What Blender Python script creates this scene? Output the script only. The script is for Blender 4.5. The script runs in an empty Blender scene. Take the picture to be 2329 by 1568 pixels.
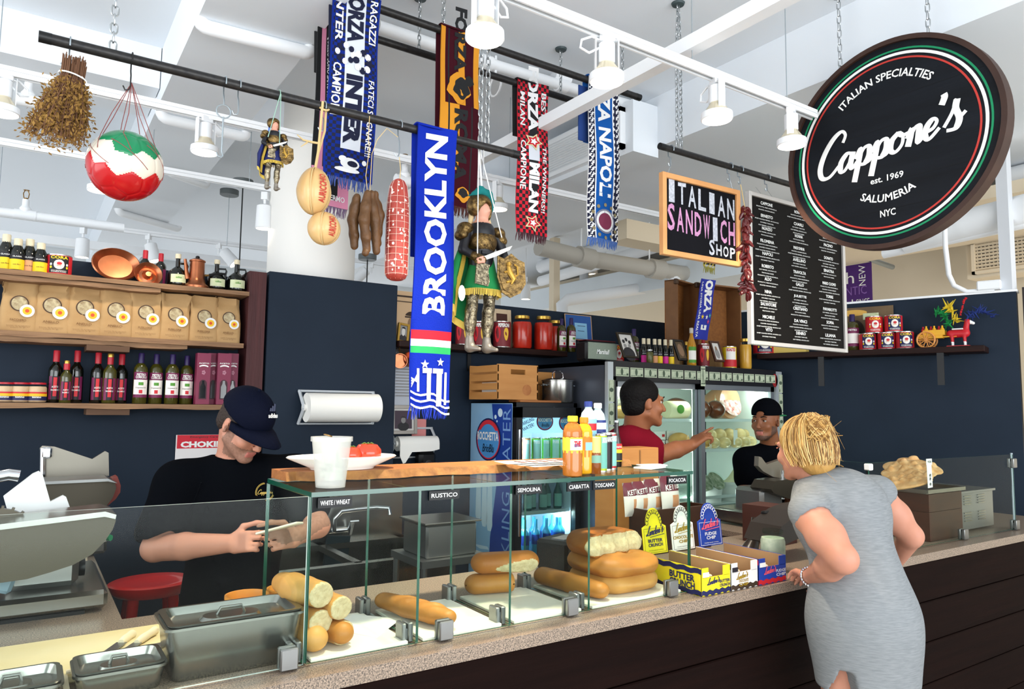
import bpy,math,random
import numpy as np
from mathutils import Vector,Matrix
random.seed(7)
SC = bpy.context.scene
COL = SC.collection
# ---------------------------------------------------------------- camera
IW,IH,FPX = 2329.0,1568.0,1638.35
CAM = np.array([0,0,1.6])
def cam_axes(yaw,pit,rol):
    f = np.array([math.sin(yaw)*math.cos(pit),math.cos(yaw)*math.cos(pit),math.sin(pit)])
    r0 = np.array([math.cos(yaw),-math.sin(yaw),0]); u0 = np.cross(r0,f)
    return np.array([math.cos(rol)*r0+math.sin(rol)*u0,-math.sin(rol)*r0+math.cos(rol)*u0,f])
AX = cam_axes(*[math.radians(a) for a in (33.923,4.963,0.690)])
cd = bpy.data.cameras.new('camera'); co = bpy.data.objects.new('camera',cd); COL.objects.link(co)
cd.sensor_width = 36; cd.lens = FPX/IW*36; cd.clip_start = .05
co.matrix_world = Matrix(((AX[0][0],AX[1][0],-AX[2][0],0),(AX[0][1],AX[1][1],-AX[2][1],0),(AX[0][2],AX[1][2],-AX[2][2],1.6),(0,0,0,1)))
SC.camera = co
SC.view_settings.view_transform = 'Standard'; SC.view_settings.look = 'None'
SC.view_settings.gamma = 1; SC.view_settings.use_curve_mapping = False
SC.view_settings.exposure = 0.55
# ---------------------------------------------------------------- light
wd = bpy.data.worlds.new('world'); SC.world = wd; wd.use_nodes = True
wd.node_tree.nodes['Background'].inputs[0].default_value = (.86,.93,1,1)
wd.node_tree.nodes['Background'].inputs[1].default_value = .8
def area(name,loc,tgt,sx,sy,power,col=(1,1,1)):
    l = bpy.data.lights.new(name,'AREA'); l.shape = 'RECTANGLE'; l.size = sx; l.size_y = sy; l.energy = power; l.color = col
    o = bpy.data.objects.new(name,l); COL.objects.link(o); o.location = loc
    o.rotation_euler = (Vector(tgt)-Vector(loc)).to_track_quat('-Z','Y').to_euler(); return o
area('behind_camera_fill',(1.5,-4.2,1.9),(2.2,4,2.4),9,3.2,330,(.93,.97,1))  # added fill behind the camera, tipped up to brighten the ceiling; no storefront built
area('left_side_fill',(-4.5,1.8,2.0),(3,3.2,2.3),5,2.8,120,(.95,.98,1))  # added fill from the left side; there is no window at this spot
area('far_hall_fill',(3,10.9,1.3),(3,4,3.4),12,2.2,55,(.97,.98,1))  # fill light put out of sight behind the back wall to light the ceiling
area('right_hall_fill',(8.75,4.5,1.3),(5,4.5,3.4),8,2.0,40,(1,.92,.8))  # added warm fill hidden behind the right wall, for the ceiling beyond it
def spot(loc,tgt,power,ang=70,col=(1,.86,.66)):
    l = bpy.data.lights.new('track_spot_beam','SPOT'); l.energy = power; l.spot_size = math.radians(ang); l.spot_blend = .8; l.color = col; l.shadow_soft_size = .06
    o = bpy.data.objects.new('track_spot_beam',l); COL.objects.link(o); o.location = loc
    o.rotation_euler = (Vector(tgt)-Vector(loc)).to_track_quat('-Z','Y').to_euler()
# ---------------------------------------------------------------- geometry helpers
V = np.array
def ray(px,py): return V([(px-1164.5)/FPX,(784-py)/FPX,1]) @ AX
def P(px,py,X=None,Y=None,Z=None,D=None):        # the real point seen at a pixel, on a plane of the room or at a distance
    d = ray(px,py)
    t = D if D is not None else X/d[0] if X is not None else Y/d[1] if Y is not None else (Z-1.6)/d[2]
    return CAM+t*d
def dep(p): return float((V(p)-CAM) @ AX[2])
def mpp(p): return dep(p)/FPX
WP,WD = V([5.35,3.9]),V([.285,-.9586])             # a point and the direction of the slanted right wall
WN = V([-.9586,-.285])                               # its normal, into the shop
def PW(px,py,off=0.0):
    d = ray(px,py); return CAM+d*((WN @ (WP+WN*off))/(WN @ d[:2]))
def lin(h):
    h = h.lstrip('#'); c = [int(h[i:i+2],16)/255 for i in (0,2,4)]
    return tuple(x/12.92 if x <= .04045 else ((x+.055)/1.055)**2.4 for x in c)+(1,)
MT = {}
def mat(name,hexc='808080',r=.5,m=0,nz=None,bump=None,emi=0,tr=0,coat=0,spec=.35,emc=None,hex2=None,stretch=None,sss=0,wave=None):
    if name in MT: return MT[name]
    a = bpy.data.materials.new(name); a.use_nodes = True; n = a.node_tree.nodes; L = a.node_tree.links; b = n['Principled BSDF']
    b.inputs['Base Color'].default_value = lin(hexc); b.inputs['Roughness'].default_value = r; b.inputs['Metallic'].default_value = m
    b.inputs['Specular IOR Level'].default_value = spec; b.inputs['Coat Weight'].default_value = coat; b.inputs['Transmission Weight'].default_value = tr
    if sss: b.inputs['Subsurface Weight'].default_value = sss; b.inputs['Subsurface Radius'].default_value = (.01,.004,.002)
    if emi: b.inputs['Emission Color'].default_value = lin(emc or hexc); b.inputs['Emission Strength'].default_value = emi
    def coords():
        tc = n.new('ShaderNodeTexCoord'); mp = n.new('ShaderNodeMapping'); L.new(tc.outputs['Object'],mp.inputs[0])
        if stretch: mp.inputs['Scale'].default_value = stretch
        return mp.outputs[0]
    if nz or bump or wave: cc = coords()
    if nz:
        t = n.new('ShaderNodeTexNoise'); t.inputs['Scale'].default_value = nz[0]; t.inputs['Detail'].default_value = 5; L.new(cc,t.inputs[0])
        cr = n.new('ShaderNodeValToRGB'); L.new(t.outputs[0],cr.inputs[0]); L.new(cr.outputs[0],b.inputs['Base Color'])
        w = nz[1]; cr.color_ramp.elements[0].position = .5-w; cr.color_ramp.elements[1].position = .5+w
        cr.color_ramp.elements[0].color = lin(hexc); cr.color_ramp.elements[1].color = lin(hex2)
    if bump:
        t = n.new('ShaderNodeTexNoise'); t.inputs['Scale'].default_value = bump[0]; t.inputs['Detail'].default_value = 4; L.new(cc,t.inputs[0])
        bp = n.new('ShaderNodeBump'); bp.inputs['Strength'].default_value = bump[1]; bp.inputs['Distance'].default_value = .01; L.new(t.outputs[0],bp.inputs['Height']); L.new(bp.outputs[0],b.inputs['Normal'])
    MT[name] = a; return a
def glass(name,tint='f9fdfb',refl=.08,r=.11):        # a clear pane or vessel: mostly see-through, mirror-like at grazing angles
    if name in MT: return MT[name]
    a = bpy.data.materials.new(name); a.use_nodes = True; n = a.node_tree.nodes; L = a.node_tree.links; n.remove(n['Principled BSDF'])
    t = n.new('ShaderNodeBsdfTransparent'); t.inputs[0].default_value = lin(tint); g = n.new('ShaderNodeBsdfGlossy'); g.inputs['Roughness'].default_value = r
    lw = n.new('ShaderNodeLayerWeight'); lw.inputs[0].default_value = .5; pw = n.new('ShaderNodeMath'); pw.operation = 'POWER'; pw.inputs[1].default_value = 6; L.new(lw.outputs['Facing'],pw.inputs[0])
    ml = n.new('ShaderNodeMath'); ml.operation = 'MULTIPLY_ADD'; ml.inputs[1].default_value = .3; ml.inputs[2].default_value = refl*.07
    L.new(pw.outputs[0],ml.inputs[0]); mx = n.new('ShaderNodeMixShader'); L.new(ml.outputs[0],mx.inputs[0]); L.new(t.outputs[0],mx.inputs[1]); L.new(g.outputs[0],mx.inputs[2])
    L.new(mx.outputs[0],n['Material Output'].inputs[0]); MT[name] = a; return a
def milky(name,hexc,a,r=.4):                        # cloudy plastic: part of the light passes straight through
    if name in MT: return MT[name]
    q = mat(name,hexc,r); q.node_tree.nodes['Principled BSDF'].inputs['Alpha'].default_value = a; return q
def frame(n):
    n = V(n,float)/np.linalg.norm(n); a = V([0,0,1.]) if abs(n[2]) < .9 else V([1.,0,0]); x = np.cross(a,n); x /= np.linalg.norm(x); return x,np.cross(n,x),n
def rz(a): return V([[math.cos(a),-math.sin(a),0],[math.sin(a),math.cos(a),0],[0,0,1]])
def rx(a): return V([[1,0,0],[0,math.cos(a),-math.sin(a)],[0,math.sin(a),math.cos(a)]])
def ry(a): return V([[math.cos(a),0,math.sin(a)],[0,1,0],[-math.sin(a),0,math.cos(a)]])
class MB:                                             # collects shapes that become ONE mesh object
    def __init__(s): s.v = []; s.f = []; s.m = []; s.n = 0
    def add(s,v,f,m=0):
        v = np.asarray(v,float).reshape(-1,3); s.v.append(v); s.f += [tuple(i+s.n for i in q) for q in f]; s.m += (list(m) if hasattr(m,'__len__') else [m]*len(f)); s.n += len(v); return s
    def box(s,c,d,R=None,m=0,b=0.0,taper=(1,1)):
        x,y,z = [k/2 for k in d]; b = min(b,x*.9,y*.9,z*.9)
        if b <= 0:
            v = V([[i*x*(taper[0] if k > 0 else 1),j*y*(taper[1] if k > 0 else 1),k*z] for k in (-1,1) for j in (-1,1) for i in (-1,1)])
            f = [(0,2,3,1),(4,5,7,6),(0,1,5,4),(2,6,7,3),(0,4,6,2),(1,3,7,5)]
        else:                                         # chamfered box
            v = []; idx = {}
            for k in (-1,1):
                for j in (-1,1):
                    for i in (-1,1):
                        for a in range(3):
                            q = [i*x,j*y,k*z]
                            for t in range(3):
                                if t != a: q[t] -= (i,j,k)[t]*b
                            if k > 0: q[0] *= taper[0]; q[1] *= taper[1]
                            idx[(i,j,k,a)] = len(v); v.append(q)
            f = []
            for a in range(3):
                o = [t for t in range(3) if t != a]
                for sg in (-1,1):
                    q = []
                    for (p,r) in ((-1,-1),(1,-1),(1,1),(-1,1)):
                        e = [0,0,0]; e[a] = sg; e[o[0]] = p; e[o[1]] = r; q.append(idx[(*e,a)])
                    f.append(tuple(q if (sg > 0) == (a != 1) else q[::-1]))
                for p in (-1,1):
                    for r in (-1,1):
                        e = [0,0,0]; e[o[0]] = p; e[o[1]] = r; q = []
                        for sg,aa in ((-1,o[0]),(1,o[0]),(1,o[1]),(-1,o[1])):
                            e[a] = sg; q.append(idx[(*e,aa)])
                        f.append(tuple(q))
            for k in (-1,1):
                for j in (-1,1):
                    for i in (-1,1): f.append(tuple(idx[(i,j,k,a)] for a in range(3)))
            v = V(v)
        if R is not None: v = v @ V(R).T
        return s.add(v+V(c),f,m)
    def tube(s,pts,r,seg=8,m=0,closed=False,caps=True):
        p = V(pts,float); n = len(p); rr = r if hasattr(r,'__len__') else [r]*n; t = np.zeros_like(p)
        for i in range(n):
            a,b = (p[i-1],p[(i+1) % n]) if closed else (p[max(i-1,0)],p[min(i+1,n-1)])
            t[i] = (b-a)/max(np.linalg.norm(b-a),1e-9)
        x,y,_ = frame(t[0]); v = []
        for i in range(n):
            x = x-t[i]*(x @ t[i]); x /= max(np.linalg.norm(x),1e-9); y = np.cross(t[i],x)
            for k in range(seg):
                a = 2*math.pi*k/seg; v.append(p[i]+rr[i]*(x*math.cos(a)+y*math.sin(a)))
        f = [(i*seg+k,i*seg+(k+1) % seg,((i+1) % n)*seg+(k+1) % seg,((i+1) % n)*seg+k) for i in range(n if closed else n-1) for k in range(seg)]
        if caps and not closed: f += [tuple(range(seg))[::-1],tuple((n-1)*seg+k for k in range(seg))]
        return s.add(v,f,m)
    def lathe(s,prof,c=(0,0,0),seg=20,R=None,sc=(1,1,1),closed=False):   # prof: (r, z[, material])
        v = []; f = []; mm = []; n = len(prof)
        for q in prof:
            for k in range(seg): a = 2*math.pi*k/seg; v.append((q[0]*math.cos(a)*sc[0],q[0]*math.sin(a)*sc[1],q[1]*sc[2]))
        for i in range(n-1):
            for k in range(seg): f.append((i*seg+k,i*seg+(k+1) % seg,(i+1)*seg+(k+1) % seg,(i+1)*seg+k)); mm.append(prof[i+1][2] if len(prof[i+1]) > 2 else 0)
        if prof[0][0] > 1e-5: f.append(tuple(range(seg))[::-1]); mm.append(prof[0][2] if len(prof[0]) > 2 else 0)
        if prof[-1][0] > 1e-5: f.append(tuple((n-1)*seg+k for k in range(seg))); mm.append(prof[-1][2] if len(prof[-1]) > 2 else 0)
        v = V(v)
        if R is not None: v = v @ V(R).T
        return s.add(v+V(c),f,mm)
    def ball(s,c,r,seg=14,R=None,m=0):
        r = r if hasattr(r,'__len__') else (r,r,r); n = max(seg//2,4)
        return s.lathe([(max(math.sin(math.pi*i/n),1e-6),-math.cos(math.pi*i/n),m) for i in range(n+1)],c,seg,(V(R) if R is not None else np.eye(3)) @ np.diag(r))
    def prism(s,o,x,y,pts,t,m=0,ms=None):       # a flat outline (2D, counter-clockwise) with real thickness t along -(x cross y)
        o = V(o,float); x = V(x,float); y = V(y,float); z = np.cross(x,y); z /= np.linalg.norm(z); n = len(pts)
        a = [o+x*p[0]+y*p[1] for p in pts]; v = a+[q-z*t for q in a]
        f = [tuple(range(n)),tuple(range(2*n-1,n-1,-1))]+[(i,i+n,(i+1) % n+n,(i+1) % n) for i in range(n)]
        return s.add(v,f,[m,m]+[m if ms is None else ms]*n)
    def build(s,name,mats,par=None,smooth=True,W=False,ang=40):
        me = bpy.data.meshes.new(name); v = np.concatenate(s.v) if s.v else np.zeros((0,3))
        if W and par is not None: v = (v-V(par.location)) @ rz(par.rotation_euler.z)
        me.from_pydata(v.tolist(),[],s.f)
        for a in (mats if isinstance(mats,(list,tuple)) else [mats]): me.materials.append(a)
        if max(s.m,default=0): me.polygons.foreach_set('material_index',np.array(s.m,'i'))
        if smooth: me.polygons.foreach_set('use_smooth',np.ones(len(s.f),bool)); me.set_sharp_from_angle(angle=math.radians(ang))
        me.update()
        o = bpy.data.objects.new(name,me); COL.objects.link(o)
        if par is not None: o.parent = par
        return o
def tag(o,label,cat,group=None):
    o['label'] = label; o['category'] = cat
    if group: o['group'] = group
    return o
def thing(name,label,cat,loc=(0,0,0),a=0,group=None):
    o = bpy.data.objects.new(name,None); COL.objects.link(o); o.empty_display_size = .05; o.location = [float(q) for q in loc]; o.rotation_euler = (0,0,a); return tag(o,label,cat,group)
def struct(o): o['kind'] = 'structure'; return o
def dup(root,loc,a=None,label=None,group=None,mats=None):
    r = root.copy(); COL.objects.link(r); r.location = [float(q) for q in loc]
    if a is not None: r.rotation_euler = (0,0,a)
    if label: r['label'] = label
    if group: r['group'] = group
    for ch in list(root.children):
        c = ch.copy(); COL.objects.link(c); c.parent = r
        for g in ch.children:
            d = g.copy(); COL.objects.link(d); d.parent = c
    return r
# ---------------------------------------------------------------- lettering: a flat outline of real letters, laid on a surface
TX = {}
def glyphs(s,bold=0.0,shear=0.0,res=2):
    k = (s,bold,shear)
    if k not in TX:
        c = bpy.data.curves.new('t','FONT'); c.body = s; c.offset = bold; c.shear = shear; c.resolution_u = res; c.align_x = 'CENTER'; c.space_line = .9
        o = bpy.data.objects.new('t',c); me = o.to_mesh(); v = V([q.co[:] for q in me.vertices]).reshape(-1,3); f = [tuple(p.vertices) for p in me.polygons]
        o.to_mesh_clear(); bpy.data.objects.remove(o); bpy.data.curves.remove(c)
        if len(v):
            lo,hi = v.min(0),v.max(0); v = (v-(lo+hi)/2)[:,:2]; v[:,0] /= max((hi-lo)[0],1e-6); v[:,1] /= max((hi-lo)[1],1e-6)
        TX[k] = (v,f)
    return TX[k]
def text(mb,s,o,x,y,w,h,m=0,bold=0.0,shear=0.0,fn=None,lift=.0012):   # centred at o, width w along x, height h along y; fn bends it
    v,f = glyphs(s,bold,shear)
    o,x,y = V(o,float),V(x,float),V(y,float); x = x/np.linalg.norm(x); y = y/np.linalg.norm(y); z = np.cross(x,y)
    if fn: q = V([fn(a*w,b*h) for a,b in v])
    else: q = o+np.outer(v[:,0]*w,x)+np.outer(v[:,1]*h,y)+z*lift
    return mb.add(q,f,m)
def cyltext(mb,s,c,r,a0,zc,w,h,m=0,bold=0.0,shear=0.0,lift=.0008):       # lettering wrapped on an upright round label
    R = r+lift; return text(mb,s,(0,0,0),(1,0,0),(0,1,0),w,h,m,bold,shear,fn=lambda a,b: V(c)+V([R*math.cos(a0+a/R),R*math.sin(a0+a/R),zc+b]))
def cylpatch(mb,c,r,a0,w,z0,z1,m=0,n=8,lift=.0004):
    v = []; R = r+lift
    for i in range(n+1):
        a = a0+(i/n-.5)*w/R
        for z in (z0,z1): v.append(V(c)+V([R*math.cos(a),R*math.sin(a),z]))
    return mb.add(v,[(2*i,2*i+2,2*i+3,2*i+1) for i in range(n)],m)
def facing(p): return math.atan2(-p[1],-p[0])        # heading of the viewer's side of the counter, for labels turned to customers
# ---------------------------------------------------------------- organic solids: smooth blends of tapered limbs and ellipsoids, meshed as one surface
class Sdf:
    def __init__(s): s.p = []
    def cone(s,a,b,ra,rb=None,k=.01,neg=False): s.p.append(('c',V(a,float),V(b,float),ra,ra if rb is None else rb,k,neg)); return s
    def chain(s,pts,rs,k=.01):
        for i in range(len(pts)-1): s.cone(pts[i],pts[i+1],rs[i],rs[i+1],k)
        return s
    def ell(s,c,r,R=None,k=.01,neg=False): s.p.append(('e',V(c,float),V(r if hasattr(r,'__len__') else (r,r,r),float),np.eye(3) if R is None else V(R),0,k,neg)); return s
    def rbox(s,c,h,R=None,rad=.01,k=.01,neg=False): s.p.append(('b',V(c,float),V(h,float),np.eye(3) if R is None else V(R),rad,k,neg)); return s
    def mesh(s,res,clip=None):
        lo = V([1e9]*3); hi = -lo
        def bb(q):
            if q[0] == 'c': r = max(q[3],q[4]); return np.minimum(q[1],q[2])-r,np.maximum(q[1],q[2])+r
            e = (np.abs(q[3]) @ q[2]); return q[1]-e,q[1]+e
        for q in s.p:
            if not q[6]: a,b = bb(q); lo = np.minimum(lo,a-q[5]*.5); hi = np.maximum(hi,b+q[5]*.5)
        lo -= 3*res; n = np.ceil((hi+3*res-lo)/res).astype(int)+1; F = np.full(n,9.0,np.float32)
        ax = [lo[i]+res*np.arange(n[i]) for i in range(3)]
        for q in s.p:
            a,b = bb(q); g = q[5]+3*res; i0 = np.maximum(((a-g-lo)/res).astype(int),0); i1 = np.minimum(((b+g-lo)/res).astype(int)+2,n)
            if (i1 <= i0).any(): continue
            sl = tuple(slice(u,w) for u,w in zip(i0,i1)); X = np.stack(np.meshgrid(*[ax[i][sl[i]] for i in range(3)],indexing='ij'),-1)
            if q[0] == 'c':
                ab = q[2]-q[1]; t = np.clip(((X-q[1]) @ ab)/max(ab @ ab,1e-12),0,1); d = np.linalg.norm(X-q[1]-t[...,None]*ab,axis=-1)-(q[3]+(q[4]-q[3])*t)
            elif q[0] == 'e':
                u = (X-q[1]) @ q[3]; k0 = np.linalg.norm(u/q[2],axis=-1); k1 = np.linalg.norm(u/q[2]**2,axis=-1); d = k0*(k0-1)/np.maximum(k1,1e-6)
            else:
                u = np.abs((X-q[1]) @ q[3])-(q[2]-q[4]); d = np.linalg.norm(np.maximum(u,0),axis=-1)+np.minimum(u.max(-1),0)-q[4]
            f0 = F[sl]; k = max(q[5],1e-5)
            if q[6]: h = np.clip(.5-.5*(f0+d)/k,0,1); F[sl] = f0+(-d-f0)*h+k*h*(1-h)
            else: h = np.clip(.5+.5*(f0-d)/k,0,1); F[sl] = f0+(d-f0)*h-k*h*(1-h)
        if clip is not None: F = np.maximum(F,clip(np.stack(np.meshgrid(*ax,indexing='ij'),-1)))
        ins = F < 0; nc = n-1; S = np.zeros((*nc,3),np.float32); CN = np.zeros(nc,np.float32); quads = []
        for a in range(3):
            sa = [slice(None)]*3; sb = [slice(None)]*3; sa[a] = slice(0,-1); sb[a] = slice(1,None); A,B = F[tuple(sa)],F[tuple(sb)]
            I = np.argwhere((A < 0) != (B < 0))
            if not len(I): continue
            fa = A[tuple(I.T)]; fb = B[tuple(I.T)]; pos = I.astype(np.float32); pos[:,a] += fa/(fa-fb); b,c = (a+1) % 3,(a+2) % 3; cells = []
            for db,dc in ((-1,-1),(0,-1),(0,0),(-1,0)):
                J = I.copy(); J[:,b] += db; J[:,c] += dc; cells.append(J); ok = ((J >= 0) & (J < nc)).all(1)
                np.add.at(S,tuple(J[ok].T),pos[ok]); np.add.at(CN,tuple(J[ok].T),1)
            ok = np.all([((J >= 0) & (J < nc)).all(1) for J in cells],0); Q = np.stack([np.ravel_multi_index(J[ok].T,nc) for J in cells],1)
            fl = fa[ok] > 0; Q[fl] = Q[fl][:,::-1]; quads.append(Q)
        Q = np.concatenate(quads); act,inv = np.unique(Q,return_inverse=True); Q = inv.reshape(Q.shape)
        v = S.reshape(-1,3)[act]/CN.reshape(-1)[act][:,None]
        for _ in range(2):                            # one relaxing pass each way
            m = np.zeros_like(v); c = np.zeros(len(v))
            for i in range(4): np.add.at(m,Q[:,i],v[Q[:,(i+1) % 4]]); np.add.at(c,Q[:,i],1)
            v = v*.5+.5*m/np.maximum(c,1)[:,None]
        return lo+v*res,Q
    def build(s,name,mats,par,res=.006,W=True,fn=None,clip=None,disp=None):
        v,Q = s.mesh(res,clip)
        if disp: v = disp(v)
        me = bpy.data.meshes.new(name); w = v
        if W and par is not None: w = (v-V(par.location)) @ rz(par.rotation_euler.z)
        me.vertices.add(len(w)); me.vertices.foreach_set('co',w.astype(np.float32).ravel()); me.loops.add(Q.size); me.loops.foreach_set('vertex_index',Q.ravel().astype(np.int32))
        me.polygons.add(len(Q)); me.polygons.foreach_set('loop_start',np.arange(0,Q.size,4,dtype=np.int32))
        for a in (mats if isinstance(mats,(list,tuple)) else [mats]): me.materials.append(a)
        if fn is not None: me.polygons.foreach_set('material_index',fn(v[Q].mean(1)).astype(np.int32))
        me.polygons.foreach_set('use_smooth',np.ones(len(Q),bool)); me.update(calc_edges=True); me.validate()
        o = bpy.data.objects.new(name,me); COL.objects.link(o)
        if par is not None: o.parent = par
        return o
# ================================================================ materials of the place
WHT = mat('white_paint','f2f4f6',.5); CEIL = mat('ceiling_paint','e9eef3',.8,bump=(9,.05)); CREAM = mat('cream_paint','e8d8bd',.7)
NAVY = mat('navy_wall_paint','1d2632',.6,spec=.12,nz=(3,.5),hex2='25303e',bump=(40,.03)); NAVYD = mat('dark_navy_paint','15181e',.5)
GREYM = mat('galvanised_steel','aab4ba',.35,.85); STEEL = mat('stainless_steel','96958f',.24,.95); STEELD = mat('brushed_steel','8e8f8e',.36,.9)
CHROME = mat('chrome','d8dadc',.12,1); BLK = mat('black_plastic','0d0e10',.4); BLKM = mat('black_iron','202023',.38,.5,nz=(60,.3),hex2='3a3836')
COPPER = mat('copper','bd7450',.28,.9,nz=(14,.4),hex2='8f5539'); RUST = mat('old_brass','8a6a3c',.4,.8)
SHELFW = mat('rough_shelf_wood','6a4c36',.7,nz=(9,.35),hex2='a07c5a',stretch=(.5,8,8),bump=(14,.3)); DARKW = mat('dark_stained_wood','1a0c09',.5,spec=.15,nz=(7,.3),hex2='2c1611',stretch=(.4,6,6),bump=(20,.15))
CLADW = mat('dark_plank_wood','0e0605',.65,spec=.05,nz=(5,.35),hex2='1a0c09',stretch=(.35,5,7),bump=(9,.2)); REDW = mat('reddish_old_wood','351618',.6,nz=(6,.4),hex2='552a2a',stretch=(8,8,.5),bump=(14,.3))
LIVE = mat('live_edge_wood','8a4f26',.5,nz=(6,.35),hex2='b5753f',stretch=(.5,6,6),bump=(25,.2)); PINE = mat('pine_wood','b0743a',.5,nz=(4,.35),hex2='cb9152',stretch=(1,1,6)); OAK = mat('oak_frame','c98a55',.45,nz=(7,.35),hex2='dba268')
GRAN = mat('speckled_granite','4a443f',.3,nz=(260,.16),hex2='b09a86'); WPL = mat('white_plastic','efefec',.4); PAPER = mat('white_paper','f3f1ea',.8); LETW = mat('white_lettering','f2f2ee',.6)
GL = glass('clear_glass'); GEDGE = mat('green_glass_edge','0b4a38',.12,0,spec=.8); LENS = mat('lamp_lens','fff6e4',.3,emi=7,emc='fff0d8')
SOLID = mat('white_trim_paint','dadde2',.5)
# ================================================================ the setting
def wallbox(name,c,d,m,R=None): o = MB().box(c,d,R).build(name,m,smooth=False); return struct(o)
wallbox('floor',(2.5,2,-.05),(18,16,.1),mat('concrete_floor','bdb8b0',.5,nz=(2,.4),hex2='cac5bd'))
wallbox('ceiling',(3,4.6,3.67),(14,13,.1),CEIL)
wallbox('wall_back',(2.75,4.7,1.188),(7.3,.2,2.376),NAVY)
e = WP+WD*1.745; s0 = WP-WD*.75; mid = (e+s0)/2; a = math.atan2(WD[1],WD[0]); ln = np.linalg.norm(e-s0)
w0 = MB().box((mid[0]-WN[0]*.06,mid[1]-WN[1]*.06,1.235),(ln,.12,2.47),rz(a)).build('wall_right',NAVY,smooth=False); struct(w0)
struct(MB().box((mid[0]-WN[0]*.06,mid[1]-WN[1]*.06,2.478),(ln+.02,.14,.016),rz(a)).build('trim_1',WHT,smooth=False))
struct(MB().box((e[0]+.045-WN[0]*.06,e[1]-.06-WN[1]*.06,1.25),(.07,.13,2.5),rz(a)).build('trim_2',mat('dark_brown_post','2a2222',.6),smooth=False))
# pillar boxed in blue panels with the round column standing up out of it
struct(MB().box((1.606,4.83,1.202),(.848,.86,2.404),b=.004).build('wall_pillar',NAVY,smooth=False))
o = MB().lathe([(.292,2.40),(.292,3.62)],(1.585,4.85,0),40).build('round_column',mat('column_paint','f3f0ea',.5)); struct(o); tag(o,'round white column rising from the blue boxed pillar to the ceiling','column')
wallbox('wall_far',(2.5,11.2,2),(16,.1,4),mat('far_wall_paint','dfe3e4',.8)); wallbox('wall_far_right',(8.9,4.5,1.9),(.1,13,3.8),CREAM)
# ceiling beams
def beam(nm,lab,c,d,m=CEIL,cat='beam'):
    o = MB().box(c,d).build(nm,m,smooth=False); struct(o); return tag(o,lab,cat)
beam('ceiling_beam','wide white ceiling beam above the soccer ball with pipes across its underside',(.7825,5.2,3.46),(.495,10.5,.32))
beam('ceiling_beam','deep white ceiling beam behind the round oval shop sign, carrying the air grille',(3.76,5.0,3.45),(.95,9,.34))
beam('ceiling_beam','white cross beam at the far left behind the bunch of dried herbs',(-1.3,4.66,3.5),(3.66,.5,.24))
beam('ceiling_beam','pale cross beam high behind the hanging scarves',(2.15,4.9,3.52),(2.24,.35,.2))
beam('ceiling_beam','white lower cross beam between the grille and the red checked scarf',(2.9,4.72,3.28),(.7,.3,.2))
beam('ceiling_beam','low cream soffit over the far right of the hall',(7.1,5.2,3.36),(1.6,9,.1),CREAM)
beam('ceiling_rail','slim white square rail crossing in front of the blue striped scarf',(2.25,3.1,3.135),(.062,4.6,.062),WHT,'rail')
beam('ceiling_rail','white strip light rail far back at the upper left',(-.4,7.4,3.0),(5.0,.08,.07),WHT,'rail')
# air grilles
def grille(lab,c,wy,hz,nx,nz_,X,fm,bm):
    t = thing('air_grille',lab,'vent',(X,c[1],c[2]))
    fr = MB(); b = .03
    for s in (-1,1): fr.box((0,s*(wy/2-b/2),0),(.05,b,hz)); fr.box((0,0,s*(hz/2-b/2)),(.05,wy,b))
    fr.build('grille_frame',fm,t,smooth=False); MB().box((.03,0,0),(.01,wy-.02,hz-.02)).build('back_plate',bm,t,smooth=False)
    sl = MB()
    for i in range(nz_): sl.box((.0,0,-hz/2+b+(hz-2*b)*(i+.5)/nz_),(.02,wy-2*b,(hz-2*b)/nz_*.5),ry(.5))
    for i in range(nx): sl.box((.008,-wy/2+b+(wy-2*b)*(i+.5)/nx,0),(.012,.006,hz-2*b))
    sl.build('louvres',fm,t,smooth=False); return t
struct(MB().box((3.18,3.71,3.38),(.22,.96,.34)).build('trim_3',CEIL,smooth=False))
grille('white louvred air grille on the ceiling beam beside the blue striped scarf',(0,3.72,3.38),.84,.27,26,12,3.05,WHT,mat('grille_dark','4a5058',.8))
grille('cream grid air vent on the far right wall, above the blue wall',(0,2.85,3.18),1.15,.34,30,8,8.0,CREAM,mat('grille_brown','3a2d20',.9))
struct(MB().box((8.2,2.85,3.18),(.3,1.3,.4)).build('trim_4',CREAM,smooth=False))
# far hall: purple banner, ducts and pipes
t = thing('purple_banner','purple banner with pale words hanging at the far right of the hall','banner',P(1944,662,X=8.0))
yw,xw = V([0,-1.,0]),V([0,0,1.])
MB().box((0,0,0),(.012,.42,.62)).build('banner_cloth',mat('purple_cloth','4b2470',.7),t,smooth=False)
m = MB()
for s,oy,oz,w,h in (('sh',.1,.16,.2,.14),('ANTIC',.02,0.0,.34,.1),('ed',.1,-.15,.16,.1),('SINCE',-.1,-.14,.16,.07)): text(m,s,(-.0075,oy,oz),(0,-1,0),(0,0,1),w,h,0 if 'A' not in s else 1)
text(m,'NEW',(-.0075,-.1,.17),(0,0,1),(0,1,0),.24,.08); m.build('lettering',[LETW,mat('violet_ink','8b63b0',.7)],t,smooth=False)
def pipe(lab,pts,r,m=WHT,nm='ceiling_pipe',coll=()):
    b = MB(); b.tube(pts,r,12)
    for i,k in coll:
        p = V(pts[i])*(1-k)+V(pts[i+1])*k; d = V(pts[i+1])-V(pts[i]); d /= np.linalg.norm(d); b.tube([p-d*r*1.1,p+d*r*1.1],r*1.28,12)
    o = b.build(nm,m); return tag(o,lab,'pipe')
def bend(p,q,r,n=4):                               # rounded corner between two straight runs at the joint q
    a,c = p; a,q,c = V(a),V(q),V(c); u = (a-q)/np.linalg.norm(a-q); w = (c-q)/np.linalg.norm(c-q)
    return [q+u*r*(1-t)**2+w*r*t*t for t in [i/n for i in range(n+1)]]
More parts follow.
